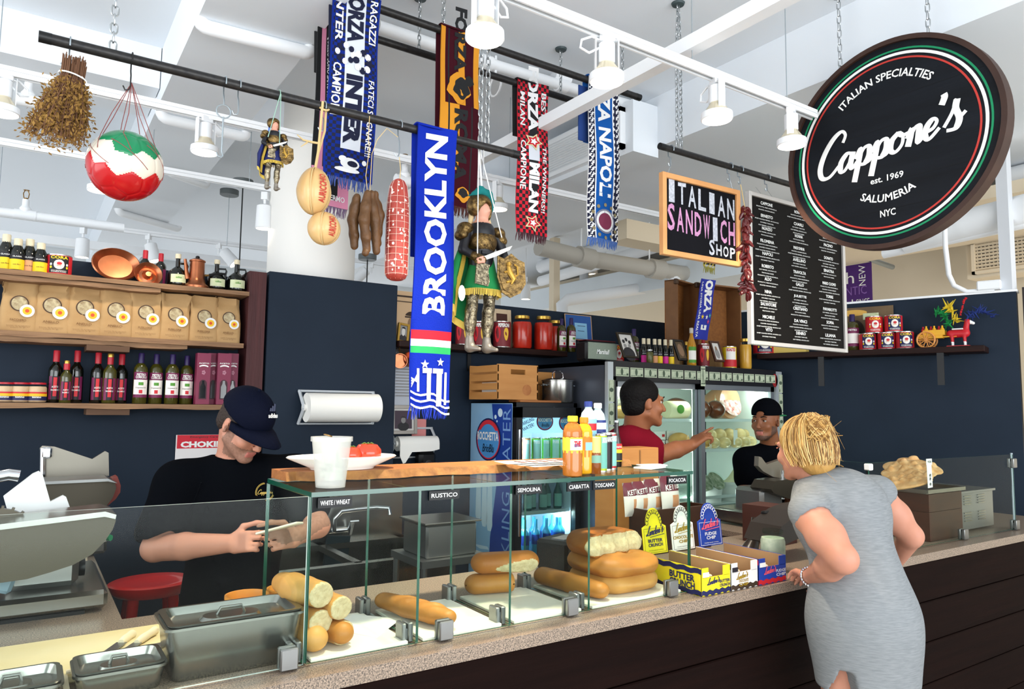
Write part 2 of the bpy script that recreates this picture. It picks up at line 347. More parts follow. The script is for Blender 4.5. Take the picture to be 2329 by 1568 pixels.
for i,(qa,qb) in enumerate((((452,58),(705,122)),((365,268),(558,312)),((268,483),(405,522)),((380,392),(470,424)))):
    A = P(*qa,Z=3.27); B = P(*qb,Z=3.27); A[0] = max(A[0],.50); up = A+V([0,0,.3]); Bu = B+V([0,0,.028])
    pipe(['nearest white sprinkler pipe under the wide ceiling beam, elbow at upper left','white sprinkler pipe under the beam just right of the soccer ball','far white pipe under the beam, above the red-capped bottles','short white pipe under the beam below the soccer ball'][i],[up]+bend((up,B),A,.05)+bend((A,Bu),B,.03)+[Bu],.033 if i < 3 else .026,nm='sprinkler_pipe')
pipe('long white sprinkler pipe below the ceiling behind the hanging scarves',[P(860,60,Y=3.35),P(1130,150,Y=3.35),P(1330,210,Y=3.35),P(1480,252,Y=3.35)],.032,nm='sprinkler_pipe',coll=((0,.9),(1,.72)))
pipe('thick grey pipe in the hall passing behind the chalkboard',[P(1225,562,Y=5.5),P(1332,588,Y=5.5),P(1585,627,Y=5.5)],.085,mat('grey_pipe','b9b4aa',.5),coll=((0,.98),(1,.6),(1,.97)))
pipe('white pipe dropping behind the open suitcase',[P(1520,612,Y=5.5),P(1545,655,Y=5.5),P(1550,700,Y=5.5)],.06)
pipe('white pipe rising from behind the red jars and running to the suitcase',[P(1280,720,Y=6.5),P(1278,694,Y=6.5),P(1290,683,Y=6.5),P(1500,650,Y=6.2)],.07)
for i,(qa,qb,r) in enumerate((((1230,608),(1510,522),.085),((1230,640),(1510,556),.07),((1385,578),(1510,541),.045))):
    pipe(['fat white overhead duct pipe above the grey pipe','second white duct pipe just under the fat one','short white duct pipe left of the chalkboard'][i],[P(*qa,X=5.75),P(*qb,X=5.75)],r,nm='duct_pipe')
pipe('white conduit bending down onto the top of the right blue wall',[PW(2148,500),PW(2150,560),PW(2158,625),PW(2170,650),PW(2200,664),PW(2262,660)],.018,nm='conduit')
o = MB().box(PW(2250,656)+V([0,0,.02]),(.15,.07,.07),rz(a),b=.008).build('junction_box',WHT,smooth=False); tag(o,'white junction box on top of the right blue wall','junction box')
o = MB().tube([PW(2299,662)-V([-.03,0,0]),PW(2299,662)+V([.03,0,1.16])],.01,4).box((5.87,2.28,3.05),(.075,.075,1.16)).build('white_post',SOLID,smooth=False); tag(o,'square white post standing at the end of the right blue wall','post')
for i,(qa,qb,r,X) in enumerate((((2060,545),(2329,470),.12,6.0),((2010,578),(2329,503),.04,6.0),((2290,340),(2329,330),.1,6.6),((2290,410),(2329,400),.1,6.6))):
    pipe(['big white duct behind the bottom of the oval sign','thin white pipe under the big duct at far right','upper white pipe at the right edge beyond the oval sign','middle white pipe at the right edge beyond the oval sign'][i],[P(*qa,X=X),P(*qb,X=X)+V([0,-.4,0])],r,nm='duct_pipe')
pipe('grey conduit end sticking out below the menu board',[P(1915,568,Y=4.5),P(2030,608,Y=4.5)],.03,GREYM,nm='conduit')
o = MB().box((6.35,6.95,3.135),(.7,4.6,.30)).build('panel_duct',mat('pale_panel','dfe6ea',.6)); tag(o,'pale panelled duct in the hall behind the red jars and suitcase','duct')
o = MB().box((5.1,6.7,2.85),(.09,.09,1.5)).build('hall_post',CREAM); tag(o,'slim cream post in the hall behind the red jars','post')
o = MB().box((5.3,5.4,3.40),(.8,.3,.2)).build('hall_ductwork',CREAM); tag(o,'cream rectangular duct above the suitcase','duct')
# hanger rods holding pipes
for i,(px,y0,y1,Y) in enumerate(((1322,515,572,5.5),(1477,490,596,5.5),(1127,45,172,3.35),(1509,65,195,3.3))):
    A = P(px,y1,Y=Y); o = MB().tube([A,V([A[0],A[1],3.6])],.008,6).tube([A+V([0,.06*math.cos(k),-.06+.06*math.sin(k)]) for k in np.linspace(0,6.28,14)],.006,5).build('hanger_rod',WHT); tag(o,['white hanger rod left of the blue striped scarf end','white hanger rod just left of the chalkboard','white hanger rod in front of the sprinkler pipe','white hanger strap above the slim rail'][i],'hanger')
# sprinkler heads
for i,(px,py,Y) in enumerate(((63,225,4.6),(57,485,5.6),(1277,172,3.35),(920,408,3.9))):
    A = P(px,py,Y=Y); t = thing('fire_sprinkler',['sprinkler head above the dried herbs at far left','sprinkler head on the far left pipe above the glaze bottles','sprinkler head on the pipe right of the maroon scarf','sprinkler head behind the red salami'][i],'sprinkler',A)
    MB().tube([(-.06,0,-.01),(.06,0,-.01)],.034,10).lathe([(.03,0),(.034,.03),(.02,.05),(.02,.09)],seg=10).build('pipe_fitting',WHT,t)
    MB().lathe([(.012,.09),(.012,.1)],seg=8).tube([(-.012,0,.1),(-.016,0,.13),(-.008,0,.15)],.003,5).tube([(.012,0,.1),(.016,0,.13),(.008,0,.15)],.003,5).lathe([(.018,.15),(.018,.153)],seg=10).build('brass_head',RUST,t)
# ================================================================ lighting tracks and lamps
def track(lab,x0,x1,Y,Z):
    t = thing('lighting_track',lab,'track',((x0+x1)/2,Y,Z)); L = x1-x0
    m = MB(); m.box((0,0,.012),(L,.036,.02)); m.box((0,-.014,-.008),(L,.008,.022)); m.box((0,.014,-.008),(L,.008,.022)); m.build('track_rail',WHT,t,smooth=False)
    MB().box((0,0,.001),(L-.01,.02,.003)).build('track_slot',mat('track_slot','3a3f45',.6),t,smooth=False)
    for q in (-.42,.1,.4):
        MB().tube([(L*q,0,.02),(L*q,0,3.62-Z)],.0022,5).build('hanging_wire',GREYM,t)
    return t
track('long white lighting track in front of the scarves, running up to the oval sign',.95,3.1,2.0,3.03)
track('white lighting track behind the soccer ball and along behind the scarves',-.6,4.6,3.8,3.05)
track('white lighting track crossing just under the soccer ball',-.6,1.35,4.88,3.05)
track('far lighting track above the shelf of glaze bottles',-.6,3.6,6.86,3.06)
def par_lamp(lab,X,Y,Z,a=0,tgt=None,pw=0):
    t = thing('track_lamp',lab,'track light',(X,Y,Z),a,'yoke lamps on the lighting tracks')
    MB().box((0,0,-.012),(.06,.04,.03),b=.004).build('adapter',WHT,t,smooth=False)
    m = MB().box((.044,0,-.085),(.004,.03,.15)).box((-.044,0,-.085),(.004,.03,.15)).box((0,0,-.022),(.09,.03,.004)); m.build('yoke',WHT,t,smooth=False)
    MB().lathe([(.026,-.03),(.031,-.034),(.031,-.105),(.028,-.108)],seg=20).build('lamp_holder',WHT,t)
    MB().lathe([(.027,-.106),(.032,-.116),(.057,-.152)],seg=20).build('reflector',mat('lamp_glass','e8dcc0',.2,.4),t)
    MB().lathe([(.058,-.15),(.066,-.154),(.067,-.18),(.062,-.184),(.06,-.176)],seg=24).build('lamp_collar',WHT,t)
    MB().lathe([(0.0001,-.1745),(.03,-.1755),(.06,-.178)],seg=20).build('lamp_lens',LENS,t)
    MB().tube([(.02,.0,-.02),(.06,.01,-.01),(.1,.02,-.03),(.105,.02,-.06),(.07,.01,-.075),(.03,0,-.05)],.005,6).build('cord',WHT,t)
    if tgt is not None: spot((X,Y,Z-.2),tgt,pw)
    return t
XT = lambda px,py,Y: float(P(px,py,Y=Y)[0])
par_lamp('big white track lamp at the top centre, nearest to the viewer',XT(1103,60,2.0),2.0,3.02,tgt=(1.0,2.0,.9),pw=120)
par_lamp('second white track lamp along the front track, above the slim rail',XT(1380,150,2.0),2.0,3.02,2.6,tgt=(1.8,2.0,.9),pw=105)
par_lamp('third white track lamp along the front track, left of the oval sign',XT(1630,240,2.0),2.0,3.02,1.2,tgt=(2.6,2.3,.9),pw=55)
par_lamp('fourth track lamp partly hidden by the left rim of the oval sign',XT(1800,300,2.0),2.0,3.02,.5,tgt=(3.4,2.6,1.0),pw=45)
par_lamp('white track lamp right of the soccer ball above the copper pan',XT(467,310,3.8),3.8,3.04,.3,tgt=(.2,4.5,1.9),pw=24)
par_lamp('white track lamp at the left edge beside the dried herbs',XT(8,210,3.8),3.8,3.04,.4,tgt=(.0,2.2,.95),pw=14)
par_lamp('white track lamp right behind the knight puppet head',XT(1132,440,3.8),3.8,3.04,.5,tgt=(1.6,3.4,.8),pw=75)
par_lamp('white track lamp mostly hidden behind the soccer ball',XT(228,400,4.88),4.88,3.04,.4)
CEZ = 3.62
pipe('white sprinkler pipe across the far upper left, above the glaze bottles',[V([-.6,5.6,P(57,485,Y=5.6)[2]-.012]),V([.5,5.6,P(57,485,Y=5.6)[2]-.012])],.03,nm='sprinkler_pipe')
def can_lamp(lab,X,Y,Z,tilt=0.0,ta=0.0,s=1.0):
    t = thing('can_light',lab,'track light',(X,Y,Z),ta,'small can lights in the far hall'); R = ry(tilt)*s
    MB().box((0,0,-.02*s),(.04*s,.04*s,.05*s)).tube([(0,0,-.04*s),(0,0,-.1*s)],.009*s,8).build('stem',WHT,t)
    if Y > 7: MB().tube([(0,0,0),(0,0,CEZ-Z)],.006,6).build('drop_rod',WHT,t)
    MB().lathe([(.03,-.06),(.05,-.07),(.055,-.22),(.05,-.224),(.045,-.215)],(0,0,-.02),18,R).build('can',WHT,t)
    MB().lathe([(.0001,-.214),(.046,-.216)],(0,0,-.02),16,R).build('lamp_lens',LENS,t); return t
for px,py,Y,ti,lab in ((190,520,6.86,.0,'small white can light above the tomato tin on the top shelf'),(338,534,6.86,-.3,'small white can light above the copper pan'),(498,555,6.86,-.75,'tilted white can light above the copper jug'),(845,600,6.86,.8,'tilted white can light below the hanging sausages'),(603,440,4.88,0,'white can light left of the round column'),(1328,600,7.4,0,'white can light under the grey hall pipe'),(1349,580,7.6,0,'white can light behind the grey hall pipe'),(1196,632,7.4,0,'white can light right of the knight puppet shield'),(1411,520,7.4,0,'white can light behind the end of the blue striped scarf')):
    A = P(px,py,Y=Y); can_lamp(lab,A[0],Y,float(A[2]),ti,math.radians(-34),1.0 if Y < 7 else 1.15)
def pend(lab,px,py,Y,y2=None,m=None):
    A = P(px,py,Y=Y); t = thing('ceiling_canopy',lab,'canopy',A); MB().lathe([(.07,-.045),(.075,-.04),(.075,0),(.02,.01)],seg=18).build('canopy',mat('grey_metal','6d7374',.5,.4),t)
    B = P(px,y2,Y=Y); MB().tube([(0,0,-.04),(0,0,B[2]-A[2])],.005 if m else .0025,6).build('hanging_cord',m or GREYM,t)
pend('dark canopy with black twisted cord hanging left of the column',553,410,5.6,680,BLK); pend('grey canopy with thin wire left of the twisted cord',522,433,6.2,560)
pend('thin black cord hanging below the sausages to the blue pillar',836,580,5.6,650,BLK)
# ================================================================ makers for shop goods (each a thing standing at its base)
DKG = mat('dark_bottle_glass','0c0e08',.08,spec=.7); OLG = mat('olive_oil_glass','3c3a10',.1,spec=.7); REDC = mat('red_cap','b0202e',.35); PURC = mat('purple_cap','2a1b4e',.35); GOLDC = mat('gold_cap','c9a24a',.3,.8)
BLKL = mat('black_label','15131a',.5); WHL = mat('white_label','efe9e2',.6); REDL = mat('red_label','c4222c',.5); PURL = mat('plum_label','6e1c48',.5); NAVL = mat('navy_label','1b1f4e',.5); YELL = mat('yellow_label','f0c81e',.5); GRNL = mat('green_label','4f8f2f',.5)
ORGL = mat('orange_label','dc9a68',.5); SKINP = mat('printed_skin','dcb39a',.6); GOLDI = mat('gold_ink','c79b4a',.4,.4); CREAMC = mat('cream_cap','ded2b4',.5); TINM = mat('tin_metal','c9c9c4',.25,.9); PINKL = mat('pink_label','d4218c',.5); LBLU = mat('light_blue_label','8fc6e6',.5)
BR = {'wine': [(0,0),(.93,0),(1,.02),(1,.60),(.93,.66),(.5,.74),(.38,.78),(.36,.98),(0,.98)],
      'oil': [(0,0),(.95,0),(1,.02),(1,.62),(.96,.70),(.72,.765),(.4,.80),(.36,.83),(.36,.98),(0,.98)],
      'squeeze': [(0,0),(.9,0),(1,.03),(1,.5),(.95,.6),(.7,.72),(.56,.78),(.5,.98),(0,.98)],
      'slim': [(0,0),(.93,0),(1,.02),(1,.5),(.9,.58),(.5,.74),(.36,.82),(.34,.98),(0,.98)],
      'jug': [(0,0),(.9,0),(1,.05),(1,.36),(.86,.47),(.5,.56),(.24,.62),(.22,.97),(0,.97)],
      'pet': [(0,0),(.8,0),(.97,.02),(1,.06),(1,.42),(.97,.44),(.97,.63),(1,.65),(.98,.74),(.8,.83),(.5,.88),(.42,.9),(.4,.98),(0,.98)],
      'cola': [(0,0),(.9,0),(1,.03),(1,.42),(.9,.52),(.55,.7),(.42,.82),(.4,.98),(0,.98)]}
def bottle(name,label,cat,loc,h,r,kind,body,cap=None,cz=(.8,1.0),cr=.44,lab=(),words=(),group=None,a0=-math.pi/2,fill=None):
    t = thing(name,label,cat,loc,0,group)
    MB().lathe([(a*r,b*h) for a,b in BR[kind]],seg=20).build('bottle_body',body,t)
    if fill: MB().lathe([(a*r*.94,b*h*.98+.003) for a,b in BR[kind] if b <= fill[1]]+[(0,fill[1]*h*.97)],seg=18).build('drink',fill[0],t)
    if cap: MB().lathe([(cr*r,cz[0]*h),(cr*r,cz[1]*h*.985),(cr*r*.9,cz[1]*h),(0,cz[1]*h)],seg=16).build('cap',cap,t)
    if lab:
        b = MB(); ms = []
        for i,(z0,z1,w,m) in enumerate(lab): cylpatch(b,(0,0,0),r,a0,w*r,z0*h,z1*h,i,10,.0005+.0004*i); ms.append(m)
        lb = b.build('label',ms,t)
        if words:
            b = MB(); ms = []
            for i,(s,z,w,hh,m,bo) in enumerate(words): cyltext(b,s,(0,0,0),r,a0,z*h,w*r,hh*h,i,bo,lift=.003); ms.append(m)
            b.build('lettering',ms,lb)
    return t
def at(px,py,Y,z=None):
    p = P(px,py,Y=Y)
    if z is not None: p[2] = z
    return p
def can(name,label,loc,h,r,side,front,ink=YELL,word='CORA',oval=True,group=None,a0=-math.pi/2,word_m=None,cat='can'):
    t = thing(name,label,cat,loc,0,group)
    MB().lathe([(0,.002),(r*.96,.002),(r*1.01,0),(r*1.01,.004),(r,.006),(r,h-.006),(r*1.01,h-.004),(r*1.01,h),(r*.95,h),(r*.94,h-.004),(0,h-.004)],seg=28).build('tin',TINM,t)
    b = MB(); cylpatch(b,(0,0,0),r,a0,6.2*r,.006,h-.006,0,30,.0004); cylpatch(b,(0,0,0),r,a0,1.55*r,h*.1,h*.92,1,10,.0008)
    lb = b.build('label',[side,front],t)
    if oval:
        b = MB(); R = r+.0016
        def oval_(cx,cz,wx,hz,m,lift):
            vs = []; n = 14
            for i in range(n+1):
                x = -1+2*i/n; y = math.sqrt(max(0,1-x*x))
                for s in (-1,1): vs.append(((R+lift)*math.cos(a0+(cx+x*wx)/R),(R+lift)*math.sin(a0+(cx+x*wx)/R),cz+s*y*hz))
            b.add(vs,[(2*i,2*i+2,2*i+3,2*i+1) for i in range(n)],m)
        oval_(0,h*.5,r*.42,h*.23,0,0); oval_(0,h*.45,r*.17,h*.12,1,.0008); oval_(.02*r,h*.55,r*.2,h*.07,2,.0012); oval_(0,h*.36,r*.22,h*.05,3,.0012)
        for s in (-1,1): oval_(s*r*.62,h*.5,r*.09,h*.06,0,.001); oval_(s*r*.62,h*.36,r*.09,h*.06,4,.001)
        b.build('portrait',[WHL,SKINP,REDL,WHL,YELL],lb)
    if word:
        b = MB(); cyltext(b,word,(0,0,0),r,a0,h*.84,r*1.35,h*.15,0,.03,lift=.0022)
        if oval:
            for z in (.2,.14): cyltext(b,'TOMATOES' if z < .18 else 'SAN MARZANO',(0,0,0),r,a0,h*z,r*1.2,h*.045,1,.02,lift=.0022)
        b.build('lettering',[word_m or ink,WHL],lb)
    return t
def jar(name,label,loc,h,r,content,lid,cat='jar',band=None,group=None,a0=-math.pi/2,neck=.72,word=None):
    t = thing(name,label,cat,loc,0,group)
    MB().lathe([(0,0),(r*.9,0),(r,.05*h),(r,.72*h),(r*.93,.8*h),(r*neck,.87*h),(r*neck,.95*h),(r*neck*.97,.95*h)],seg=26).build('glass_jar',GL,t)
    MB().lathe([(0,.012*h),(r*.86,.012*h),(r*.96,.06*h),(r*.96,.71*h),(r*.88,.8*h),(0,.81*h)],seg=24).build('contents',content,t)
    MB().lathe([(r*neck*1.06,.9*h),(r*neck*1.1,.905*h),(r*neck*1.1,.985*h),(r*neck,h),(0,h)],seg=26).build('lid',lid,t)
    if band:
        b = MB(); ms = []
        for i,(z0,z1,w,m) in enumerate(band): cylpatch(b,(0,0,0),r,a0,w*r,z0*h,z1*h,i,12,.0008+.0004*i); ms.append(m)
        lb = b.build('label',ms,t)
        if word: b = MB(); cyltext(b,word,(0,0,0),r,a0,(band[0][0]+band[0][1])/2*h,r*.9,.09*h,0,.02,lift=.003); b.build('lettering',LETW,lb)
    return t
def picture(name,label,c,w,h,rv,uv,fm,inner,cat='picture',fw=.02,th=.018,draw=None,mats=None,stand=False):
    """framed picture: c centre, rv/uv in-plane axes, draw(mb) adds flat shapes (x,y,outline,material index)"""
    t = thing(name,label,cat,c); rv = V(rv,float)/np.linalg.norm(rv); uv = V(uv,float)/np.linalg.norm(uv); n = np.cross(rv,uv); R = np.stack([rv,uv,n],1)
    if fm is not None:
        f = MB()
        for s in (-1,1): f.box(R @ V([s*(w/2-fw/2),0,0]),(fw,h,th),R,b=.002); f.box(R @ V([0,s*(h/2-fw/2),0]),(w-2*fw,fw,th),R,b=.002)
        f.build('frame',fm,t,smooth=False)
    MB().box(R @ V([0,0,-th*.2]),(w-fw*(2 if fm is not None else 0),h-fw*(2 if fm is not None else 0),th*.5),R).build('picture_sheet' if fm is not None else 'sheet',inner,t,smooth=False)
    if draw:
        b = MB(); k = 0
        for pts,m in draw:
            k += 1; q = [R @ V([x*w/2,y*h/2,th*.08+.0006*k+.0005]) for x,y in pts]; b.add(q,[tuple(range(len(q)))],m)
        b.build('print',mats,t,smooth=False)
    return t
def ellp(cx,cy,a,b_,n=18,t0=0,t1=6.2832): return [(cx+a*math.cos(t0+(t1-t0)*i/n),cy+b_*math.sin(t0+(t1-t0)*i/n)) for i in range(n)]
def rect(x0,y0,x1,y1): return [(x0,y0),(x1,y0),(x1,y1),(x0,y1)]
def star(cx,cy,r,n=5,k=.42,a=math.pi/2): return [(cx+r*(1 if i % 2 == 0 else k)*math.cos(a+math.pi*i/n),cy+r*(1 if i % 2 == 0 else k)*math.sin(a+math.pi*i/n)) for i in range(2*n)]
# ================================================================ shelves on the left wall
YG = 4.46
Z1 = float(P(402,655,Y=YG)[2]); Z2 = float(P(300,771,Y=YG)[2]); Z3 = float(P(300,919,Y=YG)[2])
def plank(mb,x0,x1,y0,y1,z,th,seed,n=16):     # rough-sawn board, slightly wavy edges
    rr = random.Random(seed); vs = []
    for i in range(n+1):
        x = x0+(x1-x0)*i/n; a = rr.uniform(-.006,.006); b = rr.uniform(-.004,.004)
        for (y,zz) in ((y0+a,z-th+b),(y1,z-th),(y1,z),(y0+a*.6,z)): vs.append((x,y,zz))
    f = [(4*i+j,4*i+(j+1) % 4,4*i+4+(j+1) % 4,4*i+4+j) for i in range(n) for j in range(4)]+[(3,2,1,0),(4*n,4*n+1,4*n+2,4*n+3)]
    return mb.add(vs,f)
XE = [float(P(q,y,Y=4.36)[0]) for q,y in ((566,668),(553,785),(530,925))]
for i,(z,lab) in enumerate(((Z1,'top rough wooden shelf on the left wall, carrying copper pans and bottles'),(Z2,'middle rough wooden shelf on the left wall, carrying paper pasta bags'),(Z3,'bottom rough wooden shelf on the left wall, carrying bottles and jars'))):
    t = thing('wall_shelf',lab,'shelf',(.4,4.48,z)); m = MB(); plank(m,-1.0,XE[i]-.4,-.13,.12,0,.026,i); m.build('shelf_board',SHELFW,t,ang=20)
    if i < 2: m = MB(); plank(m,-1.0,XE[i]-.4-(.47,.3)[i],-.115,.1,-.027,.024,i+9); m.build('lower_board',SHELFW,t,ang=20)
    if i: x = float(P(245,795 if i == 1 else 932,Y=4.4)[0]); MB().box((x-.4,-.02,-.066 if i == 1 else -.045),(.2,.2,.03)).build('cleat',mat('cleat_wood','5d4433',.8),t,smooth=False)
o = MB().box((1.115,4.49,1.83),(.1,.2,1.12)).box((1.05,4.56,1.2),(.03,.06,.72)).build('reddish_upright',REDW,smooth=False); tag(o,'reddish weathered plank standing between the left shelves and the pillar','plank')
# pasta bags
KRAFT = mat('kraft_paper','aa8455',.75,nz=(12,.35),hex2='bd9a6b',bump=(18,.35)); BRNI = mat('brown_ink','4a3426',.7); PASTA = mat('pasta_window','8a7350',.5,nz=(60,.2),hex2='c9bb95'); STK = mat('sticker_white','dfe0e0',.5); STY = mat('sticker_yellow','e6b521',.5); STR = mat('sticker_red','cf4a22',.5)
def pasta_bag(label,loc,w,h,word,seed,group='paper pasta bags on the middle shelf'):
    rr = random.Random(seed); t = thing('pasta_bag',label,'bag',loc,rr.uniform(-.06,.06),group); d = .085; n = 14; k = 20; vs = []; tw = rr.uniform(-.02,.02)
    prof = [(0,1.0,1.0),(.02,1,1.02),(.2,1,1.02),(.45,.985,.98),(.62,.95,.88),(.74,.93,.62),(.82,.95,.35),(.88,.97,.2),(1.0,1.0,.12)]
    fy = lambda z: -d/2*float(np.interp(z,[p[0] for p in prof],[p[2] for p in prof]))
    for zf,wf,df in prof:
        for i in range(k):
            a = 2*math.pi*i/k; cx,sy = math.cos(a),math.sin(a); ex = abs(cx)**.35*(1 if cx > 0 else -1); ey = abs(sy)**.35*(1 if sy > 0 else -1)
            j = .006*zf if zf > .55 else .002
            vs.append((w/2*wf*ex+tw*max(0,zf-.6)+rr.uniform(-j,j),d/2*df*ey+(rr.uniform(-j,j) if zf < .8 else .012*math.sin(7*ex+seed)),h*zf+(rr.uniform(-.006,.006) if zf > .9 else 0)))
    L = len(prof); f = [(r*k+i,r*k+(i+1) % k,(r+1)*k+(i+1) % k,(r+1)*k+i) for r in range(L-1) for i in range(k)]+[tuple(range(k))[::-1],tuple((L-1)*k+i for i in range(k))]
    MB().add(vs,f).build('bag_body',KRAFT,t,ang=50)
    def disc(cx,cz,r,m,lift): z = cz/h; y = fy(z)-lift-.004; b.add([(cx+r*math.cos(q),y,cz+r*math.sin(q)) for q in np.linspace(0,6.2832,24,False)],[tuple(range(24))],m)
    b = MB(); disc(-.01*w,h*.55,w*.25,0,0); disc(-.01*w,h*.55,w*.215,1,.001); b.build('window',[BRNI,PASTA],t,smooth=False)
    b = MB(); disc(.2*w,h*.41,w*.2,0,.003); disc(.2*w,h*.41,w*.125,1,.004); disc(.2*w,h*.41,w*.055,2,.005); b.build('sticker',[STK,STY,STR],t,smooth=False)
    b = MB(); y = fy(.2)-.005; text(b,word,(-.02*w,y,h*.22),(1,0,0),(0,0,1),w*.42,h*.045,0,.01)
    for z,q in ((.185,.3),(.11,.62),(.09,.6),(.07,.4)): text(b,'pasta di gragnano'[:int(28*q)],(0,y,h*z),(1,0,0),(0,0,1),w*q,h*.015,0)
    b.build('lettering',mat('bag_ink','7a5636',.8),t,smooth=False); return t
for i,(px,w,yt,yb,wd_,lab) in enumerate(((40,72,642,757,'PACCHERO','kraft paper pasta bag at the left end of the middle shelf'),(116,74,648,762,'ANELLO','kraft pasta bag under the glaze bottles, second from the left end'),(188,72,655,767,'ANELLO','kraft pasta bag under the tomato tin, third from the left end'),(260,70,661,771,'ANELLO','kraft pasta bag with creased neck under the copper pan'),(328,66,667,775,'FUSILLONE','kraft pasta bag under the copper ring mould, fifth from left'),(394,64,672,778,'FUSILLONE','kraft pasta bag under the first black oil jug, sixth from left'),(459,62,678,782,'FUSILLONE','kraft pasta bag under the copper jug, seventh from left'),(515,54,682,786,'ANELLO','kraft pasta bag at the right end of the middle shelf'))):
    p = at(px,yb,YG,Z2+.003); pasta_bag(lab,p,w*mpp(p),(yb-yt)*mpp(p),wd_,i)
# top shelf goods
for i,(px,yt,m,w2,lab) in enumerate(((10,536,YELL,'GLASSA','balsamic glaze bottle with yellow label at the left edge of the top shelf'),(37,543,YELL,'GLASSA','shorter balsamic glaze bottle with yellow label, second on the top shelf'),(64,540,ORGL,'GLASSA','balsamic glaze bottle with orange fig label on the top shelf'),(90,548,YELL,'GLASSA','balsamic glaze bottle with yellow label next to the red tomato tin'))):
    p = at(px,619,YG-.02*(i % 2),Z1+.002); h = (619-yt+2*(i == 0))*mpp(p)
    bottle('glaze_bottle',lab,'bottle',p,h,.034,'squeeze',DKG,CREAMC,(.76,1.0),.56,[(.05,.5,2.4,m),(.36,.5,2.4,BLKL)],[(w2,.44,1.2,.04,LETW,.01),('con fico',.2,1.0,.04,BLKL,.01)],'balsamic glaze bottles on the top shelf')
p = at(132,627,YG,Z1+.002); can('tomato_tin','red tomato tin with white portrait oval beside the glaze bottles',p,47*mpp(p),26*mpp(p),REDL,BLKL)
def leaning(name,lab,px,py,r,m,prof,ring=False,tilt=1.15,az=0.0,cat='pan'):
    p = P(px,py,Y=4.5); t = thing(name,lab,cat,p,az); R = rx(tilt); return t,R
p = P(262,607,Y=4.5); t = thing('copper_pan','large round copper pan leaning against the wall on the top shelf','pan',p,.1); R = rx(1.25)
MB().lathe([(0,-.006),(.088,-.006),(.118,.03),(.122,.032),(.116,.038),(.085,.004),(0,.004)],(0,0,0),36,R,(1,.82,1)).build('pan_body',COPPER,t)
MB().tube([R @ V([x,-.1+.0*x,.03-.02*abs(x)*10]) for x in (-.03,-.02,.02,.03)],.006,6).build('brass_handle',RUST,t)
p = P(335,628,Y=4.42); t = thing('copper_mould','small copper ring mould with a centre hole in front of the red-capped bottles','mould',p,.1); R = rx(1.3)
MB().lathe([(.014,.03),(.018,.035),(.03,.012),(.045,.006),(.058,.02),(.07,.03),(.072,.026),(.055,.0),(.03,-.005),(.012,.02),(.014,.03)],(0,0,0),30,R).build('ring_mould',COPPER,t)
for px,yt,lab in ((327,566,'red-capped vinegar bottle behind the copper pan on the top shelf'),(363,570,'red-capped vinegar bottle behind the copper ring mould on the top shelf')):
    p = at(px,650,4.52,Z1+.002); bottle('vinegar_bottle',lab,'bottle',p,(648-yt)*mpp(p),.03,'wine',DKG,REDC,(.76,1.0),.46,[(.1,.52,2.2,PURL),(.1,.52,.7,BLKL)],group='red-capped bottles on the top shelf')
GRNW = mat('pale_green_label','b9c48a',.6,nz=(40,.3),hex2='dfe3c4')
for px,yt,yb,lab in ((402,578,655,'black handled oil jug left of the copper pot, green label'),(491,589,661,'black handled oil jug just right of the copper pot'),(536,588,664,'black handled oil jug at the right end of the top shelf')):
    p = at(px,yb,YG,Z1+.002); h = (yb-yt)*mpp(p); r = 21*mpp(p)
    t = bottle('oil_jug',lab,'bottle',p,h,r,'jug',DKG,CREAMC,(.86,1.0),.3,[(.12,.36,1.7,GRNW)],[('olio',.27,.6,.06,GRNL,.02)],'black oil jugs on the top shelf')
    MB().tube([(.24*r,0,.72*h),(.9*r,0,.73*h),(1.0*r,0,.66*h),(.85*r,0,.5*h)],.006,7).build('handle',DKG,t)
p = at(446,659,YG-.03,Z1+.002); h = 72*mpp(p); t = thing('copper_jug','polished copper coffee pot with black side handle on the top shelf','jug',p)
MB().lathe([(0,0),(.068,0),(.07,.012),(.05,.03),(.042,.06),(.04,h-.03),(.044,h-.028),(.044,h-.02),(.02,h-.008),(0,h-.006)],seg=26).build('pot_body',COPPER,t)
MB().tube([(-.05,-.01,.05),(-.06,-.012,.1),(-.068,-.012,h-.02)],[.014,.011,.008],10).build('spout',COPPER,t)
MB().tube([(.042,0,.08),(.07,0,.085)],.006,8).build('handle_joint',RUST,t); MB().tube([(.066,0,.085),(.13,-.01,.098),(.155,-.01,.1),(.155,-.01,.075)],[.009,.009,.008,.006],8).build('handle',BLK,t)
MB().ball((0,0,h),(.012,.012,.009)).build('lid_knob',BLK,t)
